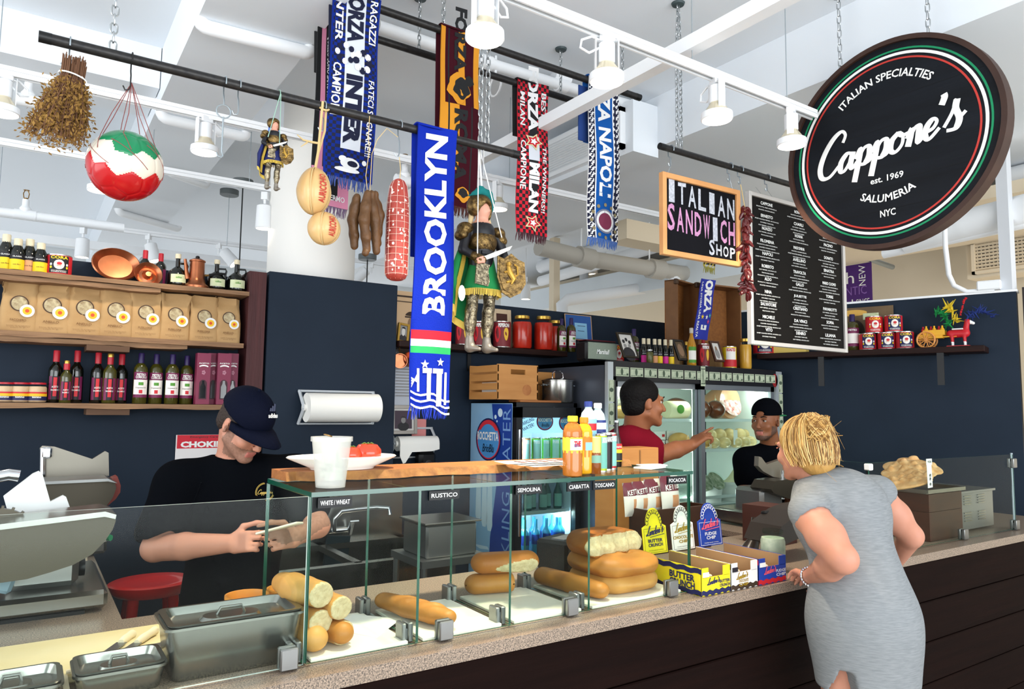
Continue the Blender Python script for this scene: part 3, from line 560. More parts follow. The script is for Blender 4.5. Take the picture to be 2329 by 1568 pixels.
# bottom shelf goods
TUNA = mat('preserve','c39a78',.5,nz=(30,.3),hex2='d9b896')
for px,lab in ((9,'red-lidded preserve jar at the left edge of the bottom shelf'),(44,'red-lidded preserve jar in the middle of three on the bottom shelf'),(82,'red-lidded preserve jar nearest the dark bottles')):
    p = at(px,917,YG-.02,Z3+.002); jar('preserve_jar',lab,p,45*mpp(p),20*mpp(p),TUNA,REDC,band=[(.1,.42,2.6,NAVL),(.3,.48,2.6,STY),(.44,.52,2.6,REDL)],group='preserve jars on the bottom shelf',neck=.8,word='tonno')
for i,(px,yt,cap,dy,lab) in enumerate(((122,797,REDC,0,'tall red-capped dark vinegar bottle right after the preserve jars'),(147,820,GOLDC,-.05,'shorter gold-capped bottle standing in front of two red-capped ones'),(170,797,REDC,.03,'tall red-capped vinegar bottle third in the first trio'),(218,801,REDC,0,'red-capped vinegar bottle first in the second trio'),(246,803,GOLDC,-.04,'gold-capped bottle with lighter glass in the second trio'),(272,804,REDC,.02,'red-capped vinegar bottle next to the grapeseed oil'))):
    p = at(px,916,YG+dy,Z3+.002); h = (916-yt)*mpp(p)
    bottle('vinegar_bottle',lab,'bottle',p,h,.033 if i != 1 else .027,'wine',OLG if cap is GOLDC else DKG,cap,(.78 if cap is REDC else .93,1.0),.46,[(.06,.5,1.9,PURL),(.06,.5,.9,BLKL),(.12,.48,.5,REDL)],[('ACETO',.3,.9,.035,LETW,.01),('BALSAMICO',.24,1.1,.03,LETW,.01)],'vinegar bottles on the bottom shelf')
    if cap is GOLDC: MB().lathe([(.0145,h*.78),(.0148,h*.925)],seg=14).build('neck_sleeve',REDC,bpy.data.objects['vinegar_bottle'] if False else [o for o in bpy.data.objects if o.get('label') == lab][0])
def oilbottle(px,yt,yb,lab,Y,z,r=.036,group='grapeseed oil bottles',h=None):
    p = at(px,yb,Y,z); return bottle('oil_bottle',lab,'bottle',p,h or (yb-yt)*mpp(p),r,'oil',OLG,PURC,(.8,1.0),.42,[(.12,.62,2.3,WHL),(.47,.62,2.3,PURL),(.12,.18,2.3,PURL),(.2,.27,.5,REDL),(.36,.42,.7,GRNL)],[('PIETRO',.57,1.3,.045,LETW,.02),('CORICELLI',.52,1.6,.05,LETW,.02),('Grapeseed Oil',.31,1.5,.035,BLKL,.005)],group)
for px,yt,yb,lab in ((316,805,920,'purple-capped grapeseed oil bottle, left one of four'),(351,807,920,'purple-capped grapeseed oil bottle, second of four'),(388,807,920,'purple-capped grapeseed oil bottle, third of four'),(421,810,920,'purple-capped grapeseed oil bottle beside the plum gift boxes')): oilbottle(px,yt,yb,lab,YG-.02+.02*(px in (351,421)),Z3+.002)
for px,w,yb,dy,lab in ((457,29,921,-.06,'front plum gift box with a bottle window, left pair'),(480,24,920,0,'plum gift box standing behind, in the left pair'),(504,29,921,-.06,'front plum gift box with a bottle window, right pair'),(524,22,920,0,'plum gift box at the right end beside the upright')):
    p = at(px,yb,YG+dy,Z3+.002); w = w*mpp(p); h = 116*mpp(p); t = thing('gift_box',lab,'box',p,0,'plum gift boxes on the bottom shelf')
    MB().box((0,0,h/2),(w,.06,h)).build('carton',mat('plum_card','7c2744',.5),t,smooth=False); y = -.0308
    b = MB(); b.add([(x*w*.28,y,z*h) for x,z in [(-1,.1),(1,.1),(1,.4)]+[(math.cos(q),.4+.08*math.sin(q)) for q in np.linspace(.2,2.94,8)]+[(-1,.4)]],[tuple(range(12))]); b.add([(x*w*.2,y-.0005,z*h) for x,z in [(-1,.12),(1,.12),(1,.34),(.5,.4),(.4,.46),(-.4,.46),(-.5,.4),(-1,.34)]],[tuple(range(8))],1); b.build('bottle_window',[mat('plum_dark','3a0f1e',.5),DKG],t,smooth=False)
    b = MB(); text(b,'ACETO',(0,y,h*.8),(1,0,0),(0,0,1),w*.75,h*.025,0,.02); b.add([(q*w*.32,y-.0004,h*.77-.02*q*q*h) for q in np.linspace(-1,1,6)]+[(q*w*.32,y-.0004,h*.745-.02*q*q*h) for q in np.linspace(1,-1,6)],[tuple(range(12))],0)
    for q in range(5): b.add([(w*(.09*math.cos(q*1.256)+.06*math.cos(s)),y-.0004,h*(.62+.025*math.sin(q*1.256)+.022*math.sin(s))) for s in np.linspace(0,6.28,8,False)],[tuple(range(8))],1)
    b.build('lettering',[LETW,mat('rose_ink','b77a8c',.5)],t,smooth=False)
# ================================================================ counter
CT = .95
t = thing('service_counter','long dark plank fronted service counter along the bottom of the scene','counter',(2,1.9,0))
for i in range(5):
    m = MB(); m.box((-.05,-.13,.09+.182*i),(6.9,.03,.178),b=.004); m.build('plank',CLADW,t,smooth=False)
MB().box((-.05,.02,.455),(6.9,.26,.9)).build('counter_core',mat('core_dark','17110f',.7),t,smooth=False)
o = MB().prism((0,0,CT),(1,0,0),(0,1,0),[(-1.4,1.738),(5.3,1.738),(5.3,2.5),(.28,2.5),(.28,4.35),(-1.4,4.35)],.038).build('granite_worktop',GRAN,smooth=False); tag(o,'speckled granite worktop of the counter, turning back under the slicers at left','worktop')
t = thing('side_cabinet','dark cabinet carrying the granite under the meat slicers','cabinet',(-.55,3.4,0)); MB().box((0,.02,.455),(1.6,1.8,.908)).build('cabinet_body',mat('cabinet_dark','22262e',.6),t,smooth=False); MB().box((.802,.0,.5),(.012,1.5,.6)).build('cabinet_door',mat('cabinet_door','2c313a',.5),t,smooth=False)
# ---------------------------------------------------------------- glass bread case
GY,GZ = 1.822,1.369
def pane(mb,c,d):
    x,y,z = d; k = int(np.argmin(d)); f = [2 if i != k else 0 for i in (2,2,1,1,0,0)]; mb.box(c,d); mb.m[-6:] = [0 if q == k else 1 for q in (2,2,1,1,0,0)]; return mb
t = thing('bread_case','clear glass bread display case with green edges on the counter','display case',(1.31,2.0,CT)); B = V([1.31,2.0,CT]); PM = [GL,GEDGE]
def gp(nm,c,d,par=None,off=None): return pane(MB(),V(c)-(B if off is None else off),d).build(nm,PM,par or t,smooth=False)
gp('top_pane',(1.315,2.015,GZ+.003),(1.40,.40,.012)); gp('front_pane',(1.31,GY,CT+.212),(1.386,.007,.412))
for x in (.617,2.004): gp('end_pane',(x,2.02,CT+.21),(.010,.38,.41))
for x in (.928,1.234,1.54): gp('divider',(x,2.01,CT+.21),(.008,.36,.41))
def clip(par,c,off,a=0,s=1.0):
    p = V(c)-off; MB().box(p,(.044*s,.016,.052*s),rz(a),b=.003).box(p+rz(a) @ V([0,.02,0]),(.044*s,.014,.052*s),rz(a),b=.003).box(p+rz(a) @ V([0,.01,-.005]),(.03*s,.02,.03*s),rz(a)).build('clip',STEELD,par)
for q in ((662,1535),(1028,1468),(1312,1408),(1543,1363)): clip(t,(float(P(*q,Z=CT)[0]),GY-.014,CT+.03),B)
for x in (.617,.928,1.234,1.54): clip(t,(x-.01,1.868,CT+.028),B,math.pi/2); clip(t,(x-.01,2.165,CT+.028),B,math.pi/2)
def plate_sign(txt,x0,x1,y0,y1,par,off,lab,bo=.012):
    a = P(x0,y1,Y=GY-.007); b = P(x1,(y0+y1)/2,Y=GY-.007); w = b[0]-a[0]; h = (y1-y0)*mpp(a)*.86; c = V([(a[0]+b[0])/2,GY-.007,GZ-.006-h/2])
    o = MB().box(c-off,(w,.004,h)).box(c-off-V([w/2-.0015,.0003,0]),(.003,.0045,h)).build('bread_name_plate',BLK,par,smooth=False); o['label'] = lab
    m = MB(); text(m,txt,c-off-V([0,.0021,0]),(1,0,0),(0,0,1),w*.86,h*.46,0,bo); m.build('lettering',LETW,o,smooth=False)
for a in (('WHITE / WHEAT',722,800,1126,1153,'black plate reading WHITE / WHEAT'),('RUSTICO',975,1044,1115,1139,'black plate reading RUSTICO'),('SEMOLINA',1172,1232,1101,1124,'black plate reading SEMOLINA'),('CIABATTA',1289,1342,1094,1117,'black plate reading CIABATTA'),('TOSCANO',1348,1399,1089,1112,'black plate reading TOSCANO'),('FOCACCIA',1517,1561,1080,1101,'black plate reading FOCACCIA')): plate_sign(*a[:5],t,B,a[5])
t2 = thing('sneeze_guard','clear glass guard left of the bread case, in front of the cutting board','glass guard',(-.3,GY,CT)); pane(MB(),(0,0,.212),(1.82,.007,.412)).build('guard_pane',[GL,mat('lit_glass_edge','d8e6de',.2)],t2,smooth=False)
# cutting paper / boards inside the bays
for i,(x0,x1) in enumerate(((.635,.905),(.95,1.21),(1.255,1.515),(1.56,1.97))):
    o = MB().box(((x0+x1)/2,2.0,CT+.006),(x1-x0,.33,.010),b=.002).build('bread_board',mat('pale_board','e9e3d2',.5,nz=(5,.4),hex2='f3efe2'),smooth=False)
    tag(o,['pale board under the stack of white rolls','pale board under the rustico loaf','pale board under the semolina loaf halves','pale board under the round focaccia loaves'][i],'board')
o = MB().prism((.86,2.03,CT+.0125),(.8,.6,0),(-.6,.8,0),[(-.09,-.09),(.09,-.07),(.08,.09),(-.07,.08)],.0015).build('paper_sheet',PAPER,smooth=False); tag(o,'white paper sheet lying beside the stacked rolls','paper')
# ---------------------------------------------------------------- breads
CRUST = mat('bread_crust','8f4d16',.5,nz=(7,.45),hex2='c98a3c',bump=(30,.2)); CRUSTD = mat('dark_bread_crust','8a4312',.5,nz=(9,.4),hex2='bf7a30',bump=(30,.25)); CRUMB = mat('bread_crumb','b39c70',.9,nz=(60,.3),hex2='d6c69c',bump=(90,.6)); CRUSTL = mat('pale_bread_crust','ad6c25',.5,nz=(5,.45),hex2='d9a55c',bump=(26,.2))
def loaf(name,label,pts,rs,crust,group=None,flat=.8,cut=(),cat='bread',res=.005,dents=0):
    c = np.mean(pts,0); t = thing(name,label,cat,c); s = Sdf(); pts = [V(p,float) for p in pts]
    for i in range(len(pts)-1): s.cone(pts[i]*V([1,1,1/flat]),pts[i+1]*V([1,1,1/flat]),rs[i],rs[i+1],.01)
    if dents:
        for q in np.linspace(.15,.85,dents):
            p = pts[0]*(1-q)+pts[-1]*q; d = (pts[-1]-pts[0])/np.linalg.norm(pts[-1]-pts[0]); sd = np.cross(d,[0,0,1]); r = rs[len(rs)//2]
            s.cone((p+sd*r*.6-d*r*.9+V([0,0,r*.95*flat]))*V([1,1,1/flat]),(p-sd*r*.6+d*r*.9+V([0,0,r*.95*flat]))*V([1,1,1/flat]),.005,.005,.012,True)
    cutn = [(V(p)*V([1,1,1/flat]),V(n,float)) for p,n in cut]
    cl = None
    if cut: cl = lambda X: np.maximum.reduce([((X-p) @ n).astype(np.float32) for p,n in cutn])
    def fn(c):
        r = np.zeros(len(c),int)
        for p,n in cut: r[((c-V(p)) @ V(n,float)) > -.004] = 1
        return r
    s.build('loaf_crust',[crust,CRUMB],t,res,fn=fn if cut else None,clip=cl,disp=lambda v: v*V([1,1,flat])); return t
def rolls():
    Z = CT+.012
    lay = [((713,1490),.038,0,'bottom left roll of the stack, whole end toward the viewer'),((783,1487),.037,1,'bottom right cut roll of the stack'),((733,1418),.038,1,'cut roll second from the bottom left of the stack'),((778,1440),.033,0,'small whole roll in the middle right of the stack'),((780,1385),.036,1,'cut roll at the upper right of the stack'),((735,1355),.039,1,'topmost cut roll of the stack'),((690,1345),.04,0,'topmost roll lying across the back of the stack'),((680,1450),.033,0,'roll at the back left of the stack behind the glass edge')]
    for (px,py),r,cutend,lab in lay:
        Yf = 1.885 if px > 700 else 1.93; p = P(px,py,Y=Yf); p[2] = max(p[2],Z+r*.85)
        d = V([-.28,1,.0]); d /= np.linalg.norm(d); L = .17
        if lab.startswith('topmost roll'): p = P(690,1345,Y=1.95); d = V([-.15,1,0]); L = .12
        a = p; b = p+d*L
        loaf('white_roll',lab,[a,a+d*L*.5,b],[r*.95,r,r*.8],CRUSTL if r > .035 else CRUST,'white rolls in the stack',.9,[(a+d*.004,(-d[0],-d[1],0))] if cutend else (),res=.0045)
rolls()
A = P(874,1355,Y=2.13); A[2] = CT+.045; Bp = P(1018,1432,Y=1.87); Bp[2] = CT+.045
loaf('rustico_loaf','long rustico baguette with scored crust lying in the second bay',[A,A*.6+Bp*.4,A*.2+Bp*.8,Bp],[.03,.038,.036,.026],CRUST,dents=4,res=.005)
A = V([1.588,2.14,CT+.045]); Bp = V([1.635,1.885,CT+.042])
loaf('semolina_loaf','long golden semolina loaf lying along the last divider beside the round loaves',[A,A*.5+Bp*.5,Bp],[.036,.038,.032],CRUST,flat=.85)
A = P(1160,1308,Y=2.13); A[2] = CT+.045; loaf('semolina_half','lower cut semolina half behind the long loaf',[A+V([-.12,.03,0]),A+V([-.01,-.0,0])],[.04,.04],CRUST,'semolina halves',.85,[(A+V([.005,-.005,0]),(1,-.2,0))])
A = A+V([-.02,-.01,.07]); loaf('semolina_half','upper cut semolina half stacked on the other one',[A+V([-.08,.03,0]),A+V([.07,-.02,0])],[.042,.043],CRUSTD,'semolina halves',.85,[(A+V([.0,-.035,-.012]),(-.2,-1,-.55))])
def disc_loaf(label,c,rx_,rz_,crust,cut=None,a=0,nm='focaccia_loaf'):
    t = thing(nm,label,'bread',c,0,'round focaccia loaves'); s = Sdf(); s.ell(c,(rx_,rx_,rz_),k=.01); s.rbox(V(c)-V([0,0,.004]),(rx_*.8,rx_*.62,rz_*.8),None,.02,.03); s.rbox(V(c)-V([0,0,.004]),(rx_*.62,rx_*.8,rz_*.8),None,.02,.03)
    rr = random.Random(3)
    for i in range(9): q = rr.uniform(0,6.28); s.ell(V(c)+V([rx_*.6*math.cos(q)*rr.random(),rx_*.6*math.sin(q)*rr.random(),rz_*1.05]),(.02,.02,.008),k=.01,neg=True)
    n = V([math.sin(a),-math.cos(a),0]) if cut is not None else None
    s.build('loaf_crust',[crust,CRUMB],t,.0055,clip=None if cut is None else (lambda X: ((X-V(c)) @ n-cut-.006*np.sin(X[...,0]*90)-.008*np.sin(X[...,2]*70)).astype(np.float32)),fn=None if cut is None else (lambda q: ((((q-V(c)) @ n)-cut > -.014) & (np.abs(q[:,2]-c[2]) < rz_*.82)).astype(int))); return t
c = P(1432,1362,Z=CT+.04); c = V([1.806,2.01,CT+.045]); disc_loaf('bottom round focaccia loaf of the pile under the FOCACCIA plate',c,.155,.03,CRUSTL)
disc_loaf('middle round focaccia loaf of the pile, golden patch on top',c+V([-.003,0,.056]),.16,.032,CRUST); disc_loaf('top focaccia half with the torn crumb side facing out',c+V([-.02,.0,.122]),.15,.04,CRUSTD,.035,.1)
# ---------------------------------------------------------------- things on top of the case
Zt = GZ+.0095
t = thing('live_edge_board','live-edge wooden plank lying along the top of the bread case','board',(1.25,2.14,Zt)); m = MB(); vs = []; rr = random.Random(5); n = 40
for i in range(n+1):
    x = -.62+1.3*i/n; w = .012*math.sin(i*.55)+.008*math.sin(i*1.7)+rr.uniform(-.003,.003); e_ = -.09+w+(.03 if i < 2 else 0)
    for y,z in ((e_-.004,.002),(.09,0),(.09,.027),(e_+.010,.027)): vs.append((x,y,z))
f = [(4*i+j,4*i+(j+1) % 4,4*i+4+(j+1) % 4,4*i+4+j) for i in range(n) for j in range(4)]+[(3,2,1,0),(4*n,4*n+1,4*n+2,4*n+3)]
BARK = mat('board_bark','6d4426',.7,nz=(30,.3),hex2='a9773f',bump=(40,.5)); m.add(vs,f,[1 if q % 4 == 3 else 0 for q in range(4*n)]+[0,0]); m.build('plank_body',[LIVE,BARK],t)
Zb = Zt+.028
t = thing('oval_platter','white oval platter with tomatoes on the wooden plank','plate',(.815,2.13,Zb)); CHINA = mat('white_china','f4f1ea',.2,coat=.5)
MB().lathe([(0,.004),(.085,.004),(.09,0),(.096,0),(.1,.006),(.165,.034),(.168,.037),(.164,.04),(.105,.014),(.06,.011),(0,.011)],seg=48,sc=(1.02,.62,1)).build('platter_body',CHINA,t)
TOM = mat('tomato_red','d42a1c',.18,nz=(6,.4),hex2='e2431f',coat=.6); STEM = mat('stem_green','4d6b2a',.6)
for px,py,r,lab in ((836,1040,.042,'red tomato in full view on the white platter'),(796,1044,.036,'red tomato half hidden behind the plastic money tub')):
    p = P(px,py,Y=2.14); p[2] = Zb+.012; t = thing('tomato',lab,'tomato',p,0,'tomatoes on the platter')
    MB().lathe([(0,0),(.4*r,0),(.8*r,.12*r),(1.02*r,.6*r),(.98*r,1.05*r),(.7*r,1.4*r),(.3*r,1.48*r),(.08*r,1.4*r),(0,1.38*r)],seg=30).build('tomato_body',TOM,t)
    m = MB()
    for k in range(6): m.tube([(0,0,1.42*r),(.3*r*math.cos(k*1.05),.3*r*math.sin(k*1.05),1.53*r),(.5*r*math.cos(k*1.05+.2),.5*r*math.sin(k*1.05+.2),1.47*r)],[.002,.002,.0008],5)
    m.build('stem',STEM,t)
p = V([.700,1.915,Zt]); t = thing('money_tub','translucent plastic tub holding folded bills on top of the case','tub',p); h = .135; a0 = -2.0
MB().lathe([(0,.002),(.036,.002),(.039,0),(.052,h-.012),(.056,h-.012),(.056,h),(.053,h),(.0505,h-.01),(.037,.004)],seg=36).build('tub_body',milky('frosted_plastic','e6e6e0',.34),t)
MB().lathe([(.0375,.003),(.050,h-.014)],seg=36).build('tub_lining',milky('milky_plastic','dddcd4',.14),t)
b = MB(); rr = random.Random(2)
for k in range(5): b.box((rr.uniform(-.012,.012),rr.uniform(-.012,.012),.045+.012*k),(.05,.002,.06),rz(k*.7) @ rx(rr.uniform(-.3,.3)))
b.build('banknotes',mat('banknote_green','9fb59b',.8,nz=(40,.3),hex2='d5dccb'),t,smooth=False); MB().lathe([(0,0),(.012,0),(.012,.003),(0,.003)],(-.012,0,h+.002),16,ry(.3)).build('coin',RUST,t)
b = MB(); cyltext(b,'TIPS',(0,0,0),.043,-2.4,.05,.02,.008,0); b.build('measure_marks',mat('grey_print','9a9a94',.7),t)
# bottles and cans at the right end of the case
ICET = mat('iced_tea','b2671f',.12,coat=.5,sss=.0); CLEARP = glass('clear_plastic','f1f3ee',.12); AMB = mat('amber_soda','d9a012',.12,coat=.5); YCAP = mat('yellow_cap','f2c62a',.4); OCAP = mat('orange_cap','e8801c',.4); BCAP = mat('blue_cap','23357c',.4); COLA = mat('cola','120a08',.08,coat=.4); BLIQ = mat('pale_blue_bottle','bcd9e2',.15,coat=.4)
def onc(px,py): return P(px,py,Z=Zt)
p = onc(1302,1084); bottle('iced_tea_bottle','iced tea bottle with yellow cap and yellow label, nearest of the drinks','bottle',p,137*mpp(p),.0325,'pet',ICET,YCAP,(.905,1.0),.52,[(.39,.65,5.5,mat('tea_label_yellow','f3c43a',.5)),(.44,.62,1.5,WHL)],[('THE',.545,.75,.09,REDL,.05),('ESTA',.515,.7,.05,mat('blue_ink','23367e',.5),.03)],a0=-1.75)
p = onc(1328,1078); bottle('orange_soda_bottle','orange-capped soda bottle just behind the iced tea','bottle',p,128*mpp(p),.029,'pet',AMB,OCAP,(.9,1.0),.52,[(.3,.66,5.5,mat('orange_band','e07a1e',.5)),(.42,.56,1.0,LBLU)],a0=-1.6)
p = onc(1350,1077); bottle('water_bottle','blue-capped water bottle standing behind the soda bottles','bottle',p+V([.06,.1,0]),.245,.03,'pet',BLIQ,BCAP,(.92,1.0),.5,[(.5,.74,3.4,LBLU),(.58,.68,1.4,REDL)],a0=-1.7)
p = onc(1368,1072); bottle('water_bottle','white-capped water bottle right of the blue-capped one','bottle',p+V([.06,.09,0]),.24,.03,'pet',BLIQ,WPL,(.92,1.0),.5,[(.5,.74,3.4,BCAP),(.6,.7,1.8,WHL)],a0=-1.7)
p = onc(1352,1078); bottle('soda_bottle','slim soda bottle with pale yellow label beside the orange-capped one','bottle',p,.125,.0225,'slim',mat('brown_tea','8a4a1c',.15,coat=.4),mat('pale_yellow_cap','e7d27a',.4),(.5,.99),.92,[(.3,.5,2.2,mat('sage_label','7fae9a',.5))],a0=-1.8)
for px,py,hh,m1,m2,lab in ((1367,1072,86,mat('lime_can','a7c22c',.35,.3),mat('aqua_can','6fb7a8',.4),'lime green soda can in the row of drinks'),(1379,1068,84,mat('black_can','1c1315',.35,.3),BLKL,'black soda can between the green and red cans'),(1389,1066,83,mat('red_can','b5222a',.35,.3),mat('aqua_can2','86c3bb',.4),'red soda can with an orange picture beside the dark cola')):
    p = onc(px,py+2); t = can('soda_can',lab,p,hh*mpp(p),.0205,m1,m2 if m2 is not BLKL else m1,LETW,'ARANCIATA' if 'red' in lab else 'CHINOTTO' if 'black' in lab else 'LIMONATA',False,'soda cans on top of the case',a0=-1.5)
p = onc(1402,1062); bottle('cola_bottle','dark cola bottle with yellow city label, last of the drinks','bottle',p,105*mpp(p),.021,'cola',COLA,CHROME,(.955,1.0),.44,[(.12,.47,2.6,YELL),(.14,.3,2.2,BLKL),(.38,.5,1.6,REDL)],[('MANHATTAN',.43,1.2,.04,LETW,.02)],a0=-1.9)
m = MB(); c = P(1230,1057,Z=Zb)
t = thing('menu_sheets','loose printed menu sheets lying on the wooden plank','paper',c)
for k in range(3): MB().prism((-.03*k+.03,.012*k-.02,.003+.004*k),(.98,.16-.1*k,0),(-.16+.1*k,.98,0),[(-.14,-.06),(.13,-.06),(.14,.05),(-.12,.06)],.001).build('sheet',PAPER,t,smooth=False)
m = MB()
for k in range(5): m.add([(x,y,.0125) for x,y in rect(-.1+.045*k,-.045,-.08+.045*k,.03)],[(0,1,2,3)])
m.build('print',mat('photo_print','7c5148',.7),t,smooth=False)
t = thing('counter_papers','small stack of white papers on the right end of the case top','paper',P(1478,1066,Z=Zt)); MB().box((0,0,.004),(.12,.07,.006),rz(.3)).box((.03,.02,.010),(.1,.06,.004),rz(-.2)).build('sheet',PAPER,t,smooth=False)
# ---------------------------------------------------------------- left foreground: board, pans, knives, tubs
o = MB().box((-.12,2.15,CT+.011),(1.02,.32,.02),rz(.02),b=.004).build('cutting_board',mat('stained_cutting_board','d9bf7d',.55,nz=(4,.4),hex2='efe3bd'),smooth=False); tag(o,'large stained yellow cutting board behind the left glass guard','cutting board')
o = MB().box((.15,3.26,CT+.012),(.18,.42,.022),rz(-.04),b=.006).build('cutting_board',mat('small_board','e2d2b2',.5,nz=(5,.4),hex2='f0e6d0'),smooth=False); tag(o,'small white cutting board on the granite between the slicers','cutting board')
def hotel_pan(label,c,w,d,h,lid=True,r=.02,oval=False):
    t = thing('steam_pan',label,'pan',c); m = MB()
    def ring(x,y,z,rr,n=5): return [(sx*(x-rr)+rr*math.cos(q),sy*(y-rr)+rr*math.sin(q),z) for sx,sy,q0 in ((1,1,0),(-1,1,1.5708),(-1,-1,3.1416),(1,-1,4.7124)) for q in [q0+1.5708*i/(n-1) for i in range(n)]]
    def skin(rings): 
        k = len(rings[0]); v = [p for g in rings for p in g]; return v,[(i*k+j,i*k+(j+1) % k,(i+1)*k+(j+1) % k,(i+1)*k+j) for i in range(len(rings)-1) for j in range(k)]+[tuple(range(k))[::-1]]
    x,y = w/2,d/2
    v,f = skin([ring(x*.84,y*.84,0,r),ring(x*.86,y*.86,.004,r),ring(x*.94,y*.94,h-.008,r),ring(x,y,h-.006,r*1.2),ring(x,y,h,r*1.2),ring(x*.935,y*.935,h,r),ring(x*.85,y*.85,.006,r)]); m.add(v,f[:-1]+[f[-1]]); m.build('pan_body',STEEL,t)
    if lid:
        m = MB(); v,f = skin([ring(x*.93,y*.93,h+.001,r),ring(x*.95,y*.95,h+.006,r),ring(x*.86,y*.86,h+.006,r),ring(x*.8,y*.8,h-.012,r),ring(x*.45,y*.4,h-.012,min(x*.44,y*.39)),ring(x*.4,y*.34,h-.004,min(x*.38,y*.32))]); m.add(v,[q[::-1] for q in f[-1:]] and f[:-1]+[tuple(range(len(v)-20,len(v)))]); m.build('pan_lid',STEEL,t)
        MB().tube([(-x*.2,0,h-.004),(-x*.15,0,h+.012),(x*.15,0,h+.012),(x*.2,0,h-.004)],.004,6).build('lid_handle',STEEL,t)
    return t
hotel_pan('tall lidded stainless pan in front of the stacked rolls',(.465,1.955,CT),.335,.19,.125)
hotel_pan('small stainless pan with oval embossed lid left of the tall pan',(.215,1.93,CT),.19,.15,.055); hotel_pan('small lidded stainless pan at the bottom left corner',(.01,1.91,CT),.19,.15,.055)
o = MB().box((.112,1.92,CT+.012),(.012,.15,.022)).box((.13,2.0,CT+.028),(.03,.02,.004)).build('pan_divider',mat('pale_wood_block','e0cfae',.6),smooth=False); tag(o,'narrow pale strip between the two small pans','strip')
WOODH = mat('knife_handle_wood','e0cfa8',.6,nz=(12,.3),hex2='efe2c4')
def knife(label,a,b,hl,w,tip=None):
    a = V(a); b = V(b); d = b-a; L = np.linalg.norm(d); d = d/L; s = V([-d[1],d[0],0]); t = thing('knife',label,'knife',a,0,'knives on the big cutting board')
    pts = [(L-hl,-w*.5),(L-hl,w*.5),(.02,w*.5),(0,w*.2),(.03,-w*.5)]; MB().prism((0,0,.004),d,s,pts[::-1],.002).build('blade',STEELD,t,smooth=False)
    MB().tube([d*(L-hl-.005)+V([0,0,.004]),d*(L-hl*.7)+V([0,0,.006]),d*(L-hl*.3)+V([0,0,.006]),d*L+V([0,0,.006])],[.008,.011,.010,.012],10).build('handle',WOODH,t)
zk = CT+.0235
knife('left knife with short pale wooden handle on the cutting board',P(232,1497,Z=zk),P(300,1448,Z=zk),.06,.026); knife('right knife with long pale wooden handle on the cutting board',P(275,1490,Z=zk),P(352,1440,Z=zk+.004),.085,.022); knife('dark cleaver blade under the wooden handles',P(375,1462,Z=zk),P(318,1490,Z=zk),.02,.035)
for px,py,lab,m2 in ((562,1352,'orange-rimmed deli tub right behind the tall pan','b5733c'),(655,1336,'orange-rimmed deli tub behind the stacked rolls','c9a071')):
    p = P(px,py,Z=CT+.085); p[2] = CT; t = thing('deli_tub',lab,'tub',p,0,'orange-rimmed deli tubs'); MB().lathe([(0,0),(.052,0),(.06,.075),(.063,.075),(.063,.085),(.058,.085),(.054,.06),(0,.055)],seg=30).build('tub_body',mat('orange_plastic','d9882e',.35,nz=(9,.4),hex2='e09a45'),t); MB().lathe([(0,.058),(.055,.062)],seg=20).build('contents',mat('relish'+m2,m2,.6,nz=(40,.3),hex2='8d4c2a'),t)
p = P(590,1366,Z=CT+.11); t = thing('lidded_tub','clear-lidded tub of pink spread between the tall pan and the orange tub','tub',(p[0],p[1],CT)); MB().lathe([(0,0),(.05,0),(.058,.09),(.061,.092),(.061,.1),(.05,.104),(0,.103)],seg=30).build('tub_body',mat('pink_spread','b8606a',.3,nz=(14,.4),hex2='d39a9a'),t)
o = MB().box((.24,2.42,CT+.0),(.02,.02,.001)).build('x',BLK); bpy.data.objects.remove(o)
# ---------------------------------------------------------------- meat slicers
ALU = mat('brushed_aluminium','4d483f',.4,.85); ALUW = mat('pale_aluminium','8a857a',.42,.85)
def outline(pts,Y): return [tuple(P(*q,Y=Y)[[0,2]]) for q in pts]
def slab(mb,pts,Y,th,m=0,off=(0,0,0),rim=0.0):
    o_ = outline(pts,Y); return mb.prism(V([0,Y,0])-V(off),(1,0,0),(0,0,1),o_[::-1] if sum((o_[i][0]*o_[(i+1) % len(o_)][1]-o_[(i+1) % len(o_)][0]*o_[i][1]) for i in range(len(o_))) < 0 else o_,-th,m)
t = thing('meat_slicer','large steel meat slicer in the left foreground on the side counter','slicer',(-.1,2.8,CT)); of = (-.1,2.8,CT)
MB().box((-.06,.07,.04),(.82,.52,.055),b=.012).build('slicer_base',STEEL,t); MB().box((-.06,.02,.005),(.7,.4,.012)).build('foot',BLK,t,smooth=False)
MB().box((.18,.02,.115),(.19,.2,.1),b=.02).build('motor_housing',STEELD,t); MB().lathe([(.026,0),(.03,.006),(.03,.02),(.0,.022)],(.275,0,.11),16,ry(1.57)).build('knob',BLK,t)
bowl = [(-60,1190),(0,1178),(225,1151),(246,1156),(251,1168),(244,1188),(226,1214),(200,1240),(160,1262),(110,1278),(60,1292),(0,1300),(-60,1300)]
slab(MB(),bowl,2.66,.17,0,of).build('carriage',ALU,t,ang=25); slab(MB(),[(-60,1188),(0,1172),(226,1146),(250,1153),(248,1162),(225,1157),(0,1184),(-60,1196)],2.65,.2,0,of).build('carriage_lip',STEEL,t,ang=25)
slab(MB(),[(-40,1172),(18,1164),(8,1128),(74,1077),(88,1071),(97,1080),(114,1140),(143,1126),(150,1130),(158,1152),(60,1165)],2.72,.02,0,of).build('food_tray',mat('milky_tray','dfe2e0',.4),t,ang=25)
c = P(-12,1240,Y=2.6)-V(of); MB().lathe([(.001,0),(.085,0),(.09,.006),(.09,.014),(0,.016)],c,40,rx(1.57)).build('blade',CHROME,t)
m = MB(); m.lathe([(.088,-.004),(.105,-.004),(.105,.018),(.088,.018)],c,40,rx(1.57))
